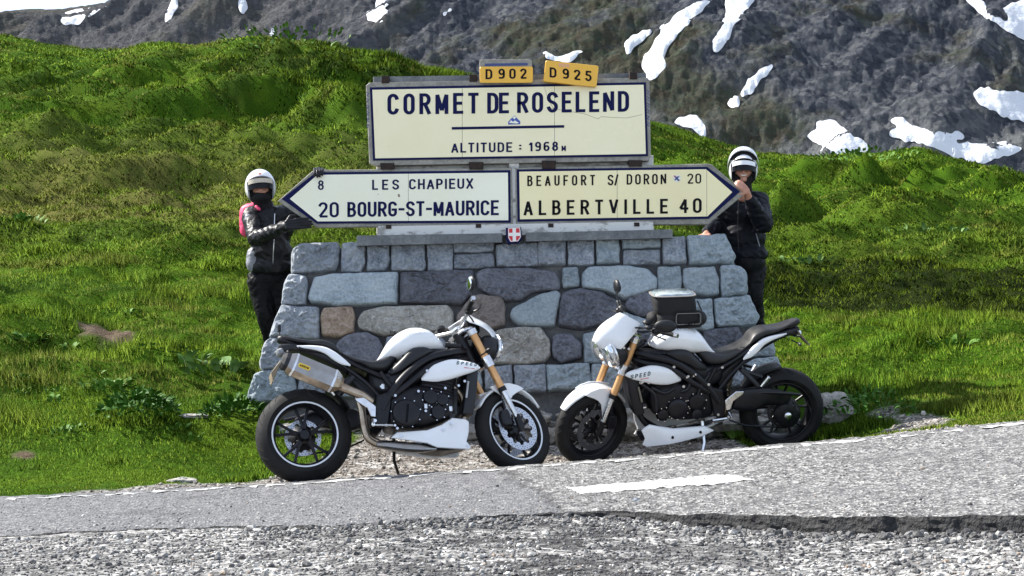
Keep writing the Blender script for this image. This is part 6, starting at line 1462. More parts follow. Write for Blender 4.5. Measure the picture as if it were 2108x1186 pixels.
        def decal(name, s_, p0, p1, hgt, mt, bv, sd_, par, italic=.25, flip=False, th=.2, zs=-.042):
            mb = MB(); dx = Vector((p1[0] - p0[0], 0, p1[1] - p0[1])); wid = dx.length; dx.normalize(); dy = Vector((-dx.z, 0, dx.x)); dy = dy if dy.z > 0 else -dy
            org = Vector((p0[0], 0, p0[1] + zs)); lay, tot = layout(s_, 0); gap = ((wid / hgt - th) - tot) / max(1, len(s_) - 1); x = 0
            for ch in s_:
                wd, st = GL[ch]
                for pl in st:
                    dd = []
                    for a_, b_ in zip(pl[:-1], pl[1:]):
                        kk = max(1, int(math.hypot(b_[0] - a_[0], b_[1] - a_[1]) / .25))
                        dd += [(a_[0] + (b_[0] - a_[0]) * j / kk, a_[1] + (b_[1] - a_[1]) * j / kk) for j in range(kk)]
                    dd.append(pl[-1])
                    def tf(gx, gy, z):
                        p = org + dx * ((th / 2 + x + gx + italic * gy) * hgt) + dy * ((th / 2 + gy * (1 - th)) * hgt)
                        h = bv.ray_cast(Vector((p.x, sd_ * .6, p.z)), Vector((0, -sd_, 0)))
                        y = h[0].y if h[0] is not None else sd_ * .15
                        return Vector((p.x, y + sd_ * (.0022 * z if z else -.001), p.z))
                    stroke_mesh(mb, dd, th, tf, 1)
                x += wd + gap
            return B(mb, name, mt, par, smooth=False)
        if s < 0: decal('lettering', 'SPEED', Lq(1150, 516), Lq(1268, 520), .026, 'tealink', bvh, s, cw); 
        else: decal('lettering', 'SPEED', Lq(1266, 542), Lq(1150, 532), .030, 'tealink', bvh, s, cw)
        mb = MB(); a, b = (Lq(1195, 532), Lq(1255, 534)) if s < 0 else (Lq(1210, 548), Lq(1160, 545))
        p0 = bvh.ray_cast(Vector((a[0], s * .6, a[1] - .042)), Vector((0, -s, 0)))[0]; p1 = bvh.ray_cast(Vector((b[0], s * .6, b[1] - .042)), Vector((0, -s, 0)))[0]
        if p0 and p1: mb.tube([p0, p1], .0028, 5); B(mb, 'decal_line', 'redink', cw)
    bvt = BVHTree.FromPolygons([v.co for v in tk.data.vertices], [tuple(p.vertices) for p in tk.data.polygons])
    decal('lettering', 'TRIUMPH', Rq(758, 372), Rq(868, 326), .026, 'ink', bvt, 1, tk, italic=.15, th=.16, zs=.02)
    decal('lettering', 'TRIUMPH', Lq(880, 372), Lq(985, 362), .024, 'stripe', bvt, -1, tk, italic=.15, th=.14, zs=-.02)
    # ---------------- swingarm (left side, single sided)
    mb = MB(); mb.strip(RR_((1115, 752), (1150, 718), (1250, 694), (1380, 700), (1470, 730)), RR_((1115, 800), (1135, 832), (1240, 838), (1330, 800), (1440, 800)), [.04, .045, .05, .045, .035], [.10, .12, .135, .14, .13], e=4, n=20, sm=5); B(mb, 'swingarm', 'satin')
    mb = MB(); mb.tube([(Rq(1240, 725)[0], .17, Rq(1240, 725)[1]), (Rq(1380, 722)[0], .18, Rq(1380, 722)[1]), (Rq(1525, 730)[0], .165, Rq(1525, 730)[1])], [.012, .016, .01], 10, sm=4); B(mb, 'chain_guard', 'plastic')
    mb = MB(); mb.lathe([(.05, .05), (.088, .09), (.092, .155), (.082, .168), (.05, .174), (.028, .176)], (0, 0, .32), 'y', 36); mb.lathe([(0, .17), (.05, .17), (.05, .178), (0, .180)], (0, 0, .32), 'y', 24); B(mb, 'hub_carrier', 'satin')
    mb = MB(); mb.lathe([(.026, .176), (.026, .192), (.016, .198), (0, .199)], (0, 0, .32), 'y', 16); B(mb, 'axle_nut', 'chrome')
    mb = MB(); mb.lathe([(.105, .118), (.112, .12), (.112, .126), (.105, .128)], (0, 0, .32), 'y', 40, closed=True)
    for k in range(8): th = k * math.pi / 4; mb.cyl((.085 * math.cos(th), .158, .32 + .085 * math.sin(th)), (.085 * math.cos(th), .172, .32 + .085 * math.sin(th)), .006, n=8)
    B(mb, 'sprocket', 'satin')
    mb = MB(); mb.tube([(0.0, .115, .212), (.30, .115, .25), (.42, .115, .30)], .007, 6); mb.tube([(0.0, .115, .43), (.30, .115, .40), (.42, .115, .38)], .007, 6); B(mb, 'chain', 'satin')
    # rear hugger
    mb = MB(); A = [math.radians(a) for a in ((34, 45, 56, 67, 78, 88) if opts.get('right') else (30, 37, 44, 50, 56, 62))]; mb.strip([(.36 * math.cos(a), .32 + .352 * math.sin(a)) for a in A], [(.335 * math.cos(a), .32 + .332 * math.sin(a)) for a in A], [.06, .085, .095, .10, .10, .09], 0, e=3.5, n=16, sm=3); B(mb, 'rear_hugger', 'plastic')
    # footrests
    for s in (-1, 1):
        mb = MB(); o = LL_((593, 705), (640, 700), (695, 735), (708, 748), (706, 802), (680, 800), (660, 755), (600, 722)); mb.plate(o, s * .168, s * .182, .004); fp = B(mb, 'footrest_bracket', 'chrome')
        mb = MB(); c = Lq(690, 818); mb.tube([(c[0], s * .17, c[1]), (c[0], s * .26, c[1] - .005)], [.014, .011], 10); B(mb, 'footrest', 'chrome')
        mb = MB(); a, b, cc = Lq(590, 592), Lq(540, 640), Lq(500, 690); mb.tube([(a[0], s * .13, a[1]), (b[0], s * .16, b[1]), (cc[0], s * .17, cc[1])], [.02, .018, .014], 10, sm=3); mb.tube([(a[0], s * .13, a[1]), (Lq(470, 640)[0], s * .16, Lq(470, 640)[1])], [.016, .012], 8); B(mb, 'pillion_bracket', 'plastic')
        mb = MB(); a, b = Lq(437, 635), Lq(482, 690); mb.tube([(a[0], s * .19, a[1]), (b[0], s * .17, b[1])], [.013, .011], 8); B(mb, 'pillion_peg', 'chrome')
        mb = MB(); a, b = Lq(690, 845), Lq(800, 845); mb.tube([(a[0], s * .19, a[1]), (b[0], s * .195, b[1])], .007, 8); mb.tube([(b[0], s * .19, b[1]), (b[0], s * .24, b[1])], .008, 8); mb.ell((a[0], s * .19, a[1] + .005), (.014, .01, .018)); B(mb, 'pedal', 'chrome')
    # side stand (left)
    mb = MB(); a, b = Rq(945, 890), Rq(922, 1078); hz = -.0
    kz = -.035 if not opts.get('right') else -.01
    mb.tube([(a[0], .12, a[1]), (a[0] - .0, .165, .16), (b[0] - .0, .255, .048 + kz * 0)], [.012, .011, .009], 8); mb.box((b[0], .262, .045), (.05, .035, .012), None, .003); B(mb, 'side_stand', 'chrome' if opts.get('right') else 'satin')
    # ---------------- front end, turned on the steering axis
    axd = Vector((-.40, 0, .916)).normalized(); A0 = Vector((1.115, 0, .97))
    XF[0] = Matrix.Translation(A0) @ Matrix.Rotation(steer, 4, axd) @ Matrix.Translation(-A0)
    hub = Vector((WB, 0, .30)); wheel(root, hub, .299, .122, .222, False, striped)
    fk = lambda z, y, dx=0: (WB - .437 * (z - .30) + dx, y, z)
    for s in (-1, 1):
        mb = MB(); mb.tube([fk(.56, s * .108), fk(.985, s * .108)], .0265, 18); fo_ = B(mb, 'fork_tube', 'gold')
        mb = MB(); mb.tube([fk(.33, s * .108), fk(.57, s * .108)], [.020, .020], 16); B(mb, 'fork_slider', 'chrome')
        mb = MB(); mb.tube([fk(.545, s * .108), fk(.575, s * .108)], .029, 16); mb.tube([(WB - .03, s * .108, .38), (WB - .005, s * .105, .30), (WB + .0, s * .103, .27)], [.022, .028, .02], 12); B(mb, 'fork_foot', 'satin')
        mb = MB(); mb.strip([(WB - .15, .40), (WB - .10, .42)], [(WB - .135, .29), (WB - .075, .30)], .028, s * .088, e=4); B(mb, 'brake_caliper', 'satin')
        mb = MB(); mb.tube([fk(.72, s * .108), fk(.79, s * .108)], .037, 18); mb.box(fk(.755, s * .06), (.055, .09, .05), Matrix.Rotation(-.41, 3, 'Y'), .01); B(mb, 'lower_clamp', 'chrome')
        mb = MB(); mb.tube([fk(.95, s * .108), fk(.985, s * .108)], .035, 18); mb.box(fk(.968, s * .055), (.06, .11, .028), Matrix.Rotation(-.41, 3, 'Y'), .008); B(mb, 'upper_clamp', 'chrome')
        mb = MB(); mb.lathe([(.02, .0), (.02, .006), (.012, .01), (0, .01)], fk(.985, s * .108), 'z', 16); B(mb, 'fork_cap', 'bolt')
        # headlight
        hc = Vector((1.335, s * .082, .875)); ln = Matrix.Rotation(math.radians(12), 3, 'Y')
        mb = MB(); mb.ell(hc - Vector((.055, 0, -.0)), (.085, .078, .092), ln, 24, 16); B(mb, 'headlight_shell', 'plastic')
        mb = MB(); pr = []
        for k in range(8): a = k / 7 * math.pi / 2; pr.append((.078 * math.sin(a), .028 + .040 * math.cos(a)))
        pr += [(.083, .022), (.083, .008), (.078, .004)]
        b0 = len(mb.v); mb.lathe(pr, (0, 0, 0), 'x', 32); vv = [Vector(v) for v in mb.v]; mb.v = [tuple(hc + ln @ Vector((v.x - .02, v.y, v.z * 1.18))) for v in vv]; hl = B(mb, 'headlight', 'lens')
        mb = MB(); mb.lathe([(.080, .0), (.090, .004), (.090, .018), (.082, .024)], (0, 0, 0), 'x', 32, closed=True); mb.v = [tuple(hc + ln @ Vector((v[0] - .022, v[1], v[2] * 1.18))) for v in mb.v]; B(mb, 'chrome_rim', 'chrome', hl)
        # handlebar
        mb = MB(); mb.tube([(1.10, s * .03, 1.03), (1.09, s * .10, 1.045), (1.06, s * .20, 1.065), (1.03, s * .25, 1.06)], .013, 12, sm=4); B(mb, 'handlebar', 'chrome')
        mb = MB(); mb.tube([(1.035, s * .245, 1.065), (.985, s * .375, 1.07)], [.018, .017], 14); B(mb, 'grip', 'rubber')
        mb = MB(); mb.tube([(.985, s * .375, 1.07), (.975, s * .402, 1.071)], [.017, .016], 14); B(mb, 'bar_end', 'bolt')
        mb = MB(); mb.box((1.05, s * .235, 1.06), (.055, .05, .05), Matrix.Rotation(s * .35, 3, 'Z'), .012); mb.box((1.085, s * .20, 1.09), (.06, .045, .035), Matrix.Rotation(s * .35, 3, 'Z'), .01); B(mb, 'switch_housing', 'plastic')
        mb = MB(); mb.box((1.09, s * .17, 1.115), (.05, .055, .04), None, .012); B(mb, 'reservoir', 'plastic')
        mb = MB(); mb.tube([(1.09, s * .22, 1.065), (1.10, s * .28, 1.06), (1.055, s * .37, 1.045)], [.008, .006, .005], 8, sm=3); B(mb, 'lever', 'plastic')
        mz = 1.145 if s > 0 else 1.24
        my = .36 if s > 0 else .30
        mb = MB(); mb.tube([(1.075, s * .20, 1.09), (1.08, s * .26, mz - .05), (1.06, s * (my - .05), mz - .005)], .0065, 8, sm=4); mst = B(mb, 'mirror_stalk', 'plastic')
        mrot = Matrix.Rotation(1.0 if s > 0 else -.25, 3, 'Z'); mb = MB(); mb.ell((1.055, s * my, mz), (.028, .080, .048) if s > 0 else (.022, .058, .052), mrot, 20, 14); mr_ = B(mb, 'mirror', 'plastic')
        mb = MB(); gc = Vector((1.055, s * my, mz)) + mrot @ Vector((-.017, 0, 0)); mb.ell(gc, (.012, .07, .040) if s > 0 else (.008, .05, .045), mrot, 20, 10); B(mb, 'mirror_glass', 'mirror', mr_)
        mb = MB(); mb.tube([(1.19, s * .10, .80), (1.19, s * .17, .80)], .005, 6); mb.ell((1.19, s * .19, .80), (.014, .03, .014)); B(mb, 'indicator', 'plastic')
    mb = MB(); mb.box((1.125, 0, 1.0), (.10, .20, .03), Matrix.Rotation(-.41, 3, 'Y'), .01); mb.box((1.10, 0, 1.028), (.05, .09, .04), None, .012); B(mb, 'bar_clamp', 'chrome')
    mb = MB(); mb.strip([(1.13, 1.10), (1.18, 1.125), (1.24, 1.09)], [(1.15, 1.0), (1.2, .98), (1.24, .99)], .075, 0, e=3); B(mb, 'instrument_pod', 'plastic')
    mb = MB(); mb.box((1.26, 0, .86), (.10, .16, .16), Matrix.Rotation(-.3, 3, 'Y'), .02); B(mb, 'headlight_bracket', 'plastic')
    # fly screen: curved white shell
    vs = []; fs = []; nu, nv = 18, 14
    for layer in (0, 1):
        for j in range(nv + 1):
            t = j / nv; cx = 1.205 + .235 * t + .035 * math.sin(math.pi * t); cz = 1.15 - .175 * t ** 1.25; hw = .04 + .108 * math.sin(math.pi * min(1, .10 + t * .72)) ** .8
            for i in range(nu + 1):
                u = -1 + 2 * i / nu; dip = .115 * abs(u) ** 2.0; notch = .012 * max(0, t - .7) / .3 * (1 - abs(u)) ** 2
                vs.append((cx - dip * 1.0 - notch - layer * .006, u * hw, cz - .085 * abs(u) ** 2.0 - layer * .010 + (.02 * abs(u) if t < .1 else 0)))
    row = nu + 1; lay = row * (nv + 1)
    for j in range(nv):
        for i in range(nu):
            a = j * row + i; fs += [(a, a + 1, a + row + 1, a + row), (lay + a, lay + a + row, lay + a + row + 1, lay + a + 1)]
    for i in range(nu): fs += [(i, lay + i, lay + i + 1, i + 1), (nv * row + i, nv * row + i + 1, lay + nv * row + i + 1, lay + nv * row + i)]
    for j in range(nv): fs += [(j * row, j * row + row, lay + j * row + row, lay + j * row), (j * row + nu, lay + j * row + nu, lay + j * row + row + nu, j * row + row + nu)]
    mb = MB(); mb.add(vs, fs); B(mb, 'fly_screen', 'white', sharp=60)
    # front fender
    mb = MB(); A = [math.radians(a) for a in (38, 55, 75, 95, 115, 135, 150)]
    mb.strip([(WB + .322 * math.cos(a), .30 + .325 * math.sin(a)) for a in A], [(WB + .295 * math.cos(a), .30 + .295 * math.sin(a)) for a in A], [.035, .055, .066, .07, .07, .062, .045], 0, e=2.2, n=20, sm=4); fd = B(mb, 'front_fender', 'white', sharp=60)
    for s in (-1, 1):
        mb = MB(); o = [(WB - .19, .585), (WB - .02, .63), (WB + .10, .60), (WB + .03, .56), (WB - .035, .50), (WB - .05, .37), (WB - .068, .37), (WB - .085, .50), (WB - .13, .545)]; mb.plate(o, s * .066, s * .080, .004, sm=2); B(mb, 'fender_stay', 'white', fd)
    mb = MB()
    for s in (-1, 1): mb.tube([(1.13, s * .06, 1.02), (1.22, s * .10, .93), (1.25, s * .09, .75), (1.30, s * .09, .60), (WB - .11, s * .10, .42)], .005, 6, sm=6)
    mb.tube([(1.05, .2, 1.07), (1.16, .08, 1.05), (1.17, .03, .92), (1.1, .03, .85)], .006, 6, sm=6); mb.tube([(1.05, -.2, 1.07), (1.18, -.10, 1.03), (1.18, -.03, .90), (1.08, -.03, .83)], .006, 6, sm=6)
    B(mb, 'brake_hose', 'plastic')
    XF[0] = Matrix.Identity(4)
    mb = MB(); mb.tube([(1.10, 0, 1.0), (1.20, 0, .76)], .04, 16); B(mb, 'headstock', 'satin')
    mb = MB(); mb.tube([(Lq(1150, 400)[0], .05, Lq(1150, 400)[1]), (Lq(1210, 420)[0], .07, Lq(1210, 420)[1])], .02, 8); mb.tube([(Lq(1120, 410)[0], -.06, Lq(1120, 410)[1]), (Lq(1210, 415)[0], -.06, Lq(1210, 415)[1])], .018, 8); B(mb, 'wiring', 'plastic')
    return root
bikeL = motorcycle('white naked motorcycle on the left, facing right, with silver wheel stripes and a side silencer', (625.6, 898), 10.62, (1056, 882), 11.0, math.radians(-15), math.radians(24), True, {})
bikeR = motorcycle('white naked motorcycle on the right, facing left, with a black bag on its tank', (1608, 843), 11.75, (1216, 872), 11.62, math.radians(-12), math.radians(24), False, {'right': True})
# tank bag resting on the right motorcycle
def tankbag():
    root = empty('tank_bag'); root.matrix_world = bikeR.matrix_world @ Matrix.Translation((.765, .0, 1.015)) @ Matrix.Rotation(math.radians(-2), 4, 'Y')
    tag(root, 'black cloth tank bag with clear map pocket, strapped on the tank of the right motorcycle', 'bag')
    def rbox(mb, z0, z1, lx, ly, r, k=1.0, cx=0, cxt=0):
        vs = []; fs = []; n = 32; rows = 8
        for j in range(rows + 1):
            t = j / rows; z = z0 + (z1 - z0) * t; kk = (1 - .06 * abs(2 * t - 1) ** 4) * (1 + (k - 1) * t)
            for i in range(n):
                th = 2 * math.pi * i / n; c, s = math.cos(th), math.sin(th); e = 2 / 4.5
                x = lx * kk * math.copysign(abs(c) ** e, c); y = ly * kk * math.copysign(abs(s) ** e, s)
                wv = .004 * noise.noise((x * 12, y * 12, z * 20)); vs.append((x + cx + cxt * t + wv, y + wv, z))
        for j in range(rows):
            for i in range(n): fs.append((j * n + i, j * n + (i + 1) % n, (j + 1) * n + (i + 1) % n, (j + 1) * n + i))
        fs.append(tuple(range(n - 1, -1, -1))); fs.append(tuple(rows * n + i for i in range(n))); mb.add(vs, fs)
    mb = MB(); rbox(mb, .0, .10, .175, .125, 0, .97); mb.build('lower_body', M['bagcloth'], root, sharp=50)
    mb = MB(); rbox(mb, .10, .235, .155, .12, 0, .98, .02, .02); mb.build('upper_body', M['bagcloth'], root, sharp=50)
    mb = MB(); rbox(mb, .236, .255, .152, .118, 0, .90, .04); mb.build('map_pocket', M['clearplastic'], root, sharp=50)
    mb = MB(); rbox(mb, .232, .2405, .165, .13, 0, 1.0, .04); mb.build('trim', M['piping'], root, sharp=50)
    mb = MB(); mb.ell((.18, 0, .06), (.05, .07, .05)); mb.ell((-.165, 0, .05), (.05, .085, .055)); mb.build('end_pocket', M['bagcloth'], root)
    for s in (-1, 1):
        mb = MB(); mb.box((-.05, s * .128, .075), (.18, .03, .10), None, .014); pk = mb.build('side_pocket', M['bagcloth'], root)
        mb = MB(); o = [(-.13, .035), (.03, .035), (.04, .05), (.04, .10), (.03, .115), (-.13, .115), (-.14, .10), (-.14, .05), (-.13, .035)]; mb.tube([(x, s * .146, z) for x, z in o], .0028, 6); mb.build('piping', M['piping'], pk)
        mb = MB(); mb.tube([(.12, s * .12, .02), (.17, s * .10, -.03), (.2, s * .08, -.05)], .007, 6); mb.tube([(-.12, s * .12, .2), (-.15, s * .13, .13)], .006, 6); mb.build('strap', M['plastic'], root)
tankbag()
# ------------------------------------------------------------- people
def blob(name, parts, vox, mt, parent, loc, wr=0.0, wsc=14, smooth_it=6, vert_fold=1.0):
    """parts: ('cap', p0, r0, p1, r1) or ('ell', c, (rx,ry,rz)) ; remeshed into one continuous skin"""
    mb = MB()
    for p in parts:
        if p[0] == 'cap':
            _, a, ra, b, rb = p[:5]; a, b = Vector(a), Vector(b); d = b - a; L = d.length; n = 8
            pts = []; rs = []
            pts.append(a - d.normalized() * ra * .92); rs.append(ra * .35); pts.append(a - d.normalized() * ra * .6); rs.append(ra * .8)
            for k in range(n + 1): t = k / n; pts.append(a + d * t); rs.append(ra + (rb - ra) * t)
            pts.append(b + d.normalized() * rb * .6); rs.append(rb * .8); pts.append(b + d.normalized() * rb * .92); rs.append(rb * .35)
            mb.tube(pts, rs, 18, flat=p[5] if len(p) > 5 else None)
        else: mb.ell(p[1], p[2], p[3] if len(p) > 3 else None, 24, 16)
    me = bpy.data.meshes.new('tmp'); me.from_pydata([tuple(v) for v in mb.v], [], mb.f)
    import bmesh
    bm = bmesh.new(); bm.from_mesh(me); bmesh.ops.recalc_face_normals(bm, faces=bm.faces); bm.to_mesh(me); bm.free()
    o = bpy.data.objects.new('tmp', me); COL.objects.link(o)
    r = o.modifiers.new('r', 'REMESH'); r.mode = 'VOXEL'; r.voxel_size = vox; r.use_smooth_shade = True
    s = o.modifiers.new('s', 'SMOOTH'); s.iterations = smooth_it; s.factor = .6
    dg = bpy.context.evaluated_depsgraph_get(); m2 = bpy.data.meshes.new_from_object(o.evaluated_get(dg)); bpy.data.objects.remove(o)
    m2.name = name
    nv = len(m2.vertices); co = np.empty(nv * 3, np.float32); m2.vertices.foreach_get('co', co); co = co.reshape(-1, 3); no = np.empty(nv * 3, np.float32); m2.vertices.foreach_get('normal', no); no = no.reshape(-1, 3)
    if wr:
        L0 = Vector(loc)
        for i in range(nv):
            v = Vector(co[i]); q = Vector((v.x * wsc, v.y * wsc, v.z * wsc * 1.5)) 
            q = q + Vector((noise.noise(q * .4), 0, noise.noise(q * .4 + Vector((5, 5, 5))))) * 1.8
            h = 1 - abs(noise.noise(q)) * 2.4; h2 = noise.noise(q * 2.3)
            co[i] += no[i] * wr * (h * .8 + h2 * .4)
    co -= np.array(loc, np.float32); m2.vertices.foreach_set('co', co.ravel()); m2.update(); m2.materials.clear(); m2.materials.append(mt)
    m2.polygons.foreach_set('use_smooth', [True] * len(m2.polygons))
    return new(name, m2, parent)
def hand(palm_c, fwd, up_, grip, size=1.0, closed=.9):
    """five-fingered hand parts. fwd: direction fingers leave; up_: back of the hand; grip: curl amount"""
    fwd = Vector(fwd).normalized(); up_ = Vector(up_); up_ = (up_ - fwd * up_.dot(fwd)).normalized(); lat = fwd.cross(up_).normalized(); c = Vector(palm_c); P_ = []
    s = size
    for k in (-1.5, -.5, .5, 1.5): P_.append(('cap', c - fwd * .04 * s + lat * k * .014 * s, .016 * s, c + fwd * .035 * s + lat * k * .020 * s, .013 * s))
    for k, L in zip((-1.5, -.5, .5, 1.5), (.060, .075, .080, .070)):
        p = c + fwd * .04 * s + lat * k * .021 * s; d = fwd.copy(); r = .0105 * s
        for j, f in enumerate((.45, .33, .25)):
            ang = grip * (.5 + .4 * j); dn = (d * math.cos(ang) - up_ * math.sin(ang)).normalized(); 
            if j > 0: dn = (d * math.cos(grip * .9) - up_.normalized() * math.sin(grip * .9)).normalized() if False else (Matrix.Rotation(-grip * .8, 3, lat) @ d).normalized()
            else: dn = (Matrix.Rotation(-grip * .5, 3, lat) @ d).normalized()
            q = p + dn * L * f * s * 1.25; P_.append(('cap', p, r, q, r * .9)); p = q; d = dn; r *= .92
    p = c - fwd * .03 * s - lat * .032 * s; q = p + (fwd * .5 - lat * .75 - up_ * .15).normalized() * .035 * s; P_.append(('cap', p, .014 * s, q, .012 * s)); P_.append(('cap', q, .012 * s, q + (fwd * .9 - lat * .1 - up_ * .5 * grip).normalized() * .035 * s, .010 * s))
    return P_
def head_helmet(root, L0, c, face_dir, tilt, w, h, raised, beige):
    lining = not beige
    """modular helmet with raised chin bar, head and face inside. c: centre"""
    c = Vector(c); f = Vector(face_dir).normalized(); side = f.cross(Vector((0, 0, 1))).normalized(); up = side.cross(f).normalized()
    R3 = Matrix((side, f, up)).transposed()        # local x side, y forward, z up
    R3 = R3 @ Matrix.Rotation(tilt, 3, 'Y')
    def W(v): return c + R3 @ Vector(v)
    hw, hh, hd = w / 2, h / 2, .148
    # shell with a face opening
    nu, nv = 56, 40; vs = []; keep = {}; fs = []
    for i in range(nv + 1):
        ph = math.pi * i / nv
        for k in range(nu):
            th = 2 * math.pi * k / nu; x, y, z = hw * math.sin(ph) * math.sin(th), hd * math.sin(ph) * math.cos(th), hh * math.cos(ph)
            if z < -hh * .3: x *= 1 - .10 * (-z / hh - .3); 
            vs.append((x, y, max(z, -hh * .86)))
    def opening(v): x, y, z = v; return y > .02 and -hh * 1.2 < z < hh * .52 and abs(x) < hw * (.80 if z < hh * .2 else .80 * math.sqrt(max(0, 1 - ((z - hh * .2) / (hh * .34)) ** 2)))
    for i in range(nv):
        for k in range(nu):
            q = (i * nu + k, (i + 1) * nu + k, (i + 1) * nu + (k + 1) % nu, i * nu + (k + 1) % nu); m_ = [sum(vs[j][a] for j in q) / 4 for a in range(3)]
            if m_[2] <= -hh * .855: continue
            if not opening(m_): fs.append(q)
    # smooth opening boundary: inner lining shell slightly smaller
    mb = MB(); mb.add([W(v) for v in vs], fs); mb.add([W((v[0] * .93, v[1] * .93, v[2] * .93)) for v in vs], [tuple(reversed(q)) for q in fs]); hel = mb.build('helmet', M['helmet'], root, local=L0, sharp=60)
    mb = MB(); mb.ell((0, -.012, .0), (hw * .90, hd * .88, hh * .90), None, 28, 20); mb.v = [tuple(W((v[0], min(v[1], .055), max(v[2], -hh * .80)))) for v in mb.v]; mb.build('helmet_lining', M['liner'], hel, local=(0, 0, 0)).location = -Vector(L0)
    # rim of opening
    pts = []
    for k in range(25):
        a = math.pi * k / 24; x = hw * .82 * math.cos(a); z = hh * .18 + hh * .36 * math.sin(a); y = hd * math.sqrt(max(.02, 1 - (x / hw) ** 2 - (z / hh) ** 2)) + .001; pts.append(W((x, y, z)))
    low = lambda s: [W((s * hw * (.82 - .02 * j), hd * math.sqrt(max(.02, 1 - .68 - (min(.8, .14 * j)) ** 2 * .6)) + .002, hh * (.18 - .2 * j))) for j in range(1, 5)]
    mb = MB(); mb.tube(list(reversed(low(1))) + pts + low(-1), .007, 8); mb.build('rim_seal', M['liner' if lining else 'greypanel'], hel, local=(0, 0, 0)).location = -Vector(L0)
    # raised chin bar: arch over the forehead, from temple pivots
    n = 22; arch = []; ang = math.radians(raised); vs = []; fs = []
    for k in range(n + 1):
        a = math.pi * k / n; x = hw * 1.04 * math.cos(a); rad = (.168 + .02) * math.sin(a) ** .8
        for (dr, dz) in ((.0, .0), (.012, .030), (.004, .066), (-.012, .066), (-.012, .0)):
            r = rad + dr * math.sin(a); y0, z0 = r, dz - .035
            y = y0 * math.cos(ang) - z0 * math.sin(ang); z = y0 * math.sin(ang) + z0 * math.cos(ang)
            vs.append(W((x + (.004 if x > 0 else -.004), y - .01, z + .005)))
    for k in range(n):
        for j in range(5): fs.append((k * 5 + j, k * 5 + (j + 1) % 5, (k + 1) * 5 + (j + 1) % 5, (k + 1) * 5 + j))
    mb = MB(); mb.add(vs, fs)
    if lining: mb.build('chin_bar', M['helmet'], hel, local=(0, 0, 0), sharp=50).location = -Vector(L0)
    # dark inside of the chin bar / visor folded up
    vs = []; fs = []
    for k in range(n + 1):
        a = math.pi * k / n; x = hw * .98 * math.cos(a)
        for rr, dz in ((.150, .0), (.178, .02)):
            r = rr * math.sin(a) ** .7; y = r * math.cos(ang) - dz * math.sin(ang); z = r * math.sin(ang) + dz * math.cos(ang); vs.append(W((x, y - .004, z + .01)))
        vs.append(W((x * .96, hd * math.sqrt(max(0, 1 - (x / (hw * 1.02)) ** 2)) * .80, hh * .50)))
    for k in range(n):
        for j in range(2): fs.append((k * 3 + j, k * 3 + j + 1, (k + 1) * 3 + j + 1, (k + 1) * 3 + j))
    mb = MB(); mb.add(vs, fs)
    if lining: mb.build('chin_bar_lining', M['liner'], hel, local=(0, 0, 0)).location = -Vector(L0)
    # brow band and dark sun visor
    def band(z0, z1, r, mt, name, wd=.78):
        vs = []; fs = []
        for k in range(17):
            u = -1 + 2 * k / 16; x = hw * wd * u
            for z, rr in ((z0, r), (z1, r + .006)): vs.append(W((x, rr * math.sqrt(max(0, 1 - (x / (hw * 1.02)) ** 2)), z - .012 * u * u)))
            
        for k in range(16): fs.append((2 * k, 2 * k + 2, 2 * k + 3, 2 * k + 1))
        b = MB(); b.add(vs, fs); b.add([Vector(v) - R3 @ Vector((0, .004, 0)) for v in vs], [tuple(reversed(q)) for q in fs]); return b.build(name, M[mt], hel, local=(0, 0, 0))
    o = band(hh * .44, hh * .20, hd * .98, 'beige' if beige else 'helmet', 'brow_band'); o.location = -Vector(L0)
    o = band(hh * .22, -hh * .10, hd * .92, 'tint', 'sun_visor'); o.location = -Vector(L0)
    # head with features
    ps = [('ell', W((0, .0, -.0)), (.076, .095, .105)), ('cap', W((0, .085, .005)), .010, W((0, .105, -.030)), .015), ('ell', W((0, .075, -.045)), (.045, .03, .03)), ('cap', W((-.02, .092, -.055)), .007, W((.02, .092, -.055)), .007), ('ell', W((0, .075, -.088)), (.03, .025, .022)),
          ('ell', W((-.045, .06, -.025)), (.025, .025, .022)), ('ell', W((.045, .06, -.025)), (.025, .025, .022)), ('ell', W((-.078, 0, -.01)), (.01, .02, .03)), ('ell', W((.078, 0, -.01)), (.01, .02, .03)), ('cap', W((0, -.01, -.09)), .055, c + Vector((0, .02, -.22)), .06)]
    return ps, W, hel, hh
def eyes(root, W, L0):
    for s in (-1, 1):
        mb = MB(); mb.ell(W((s * .032, .083, .012)), .012, None, 12, 8); mb.build('eye', M['teeth'], root, local=L0)
def person(label): 
    return None
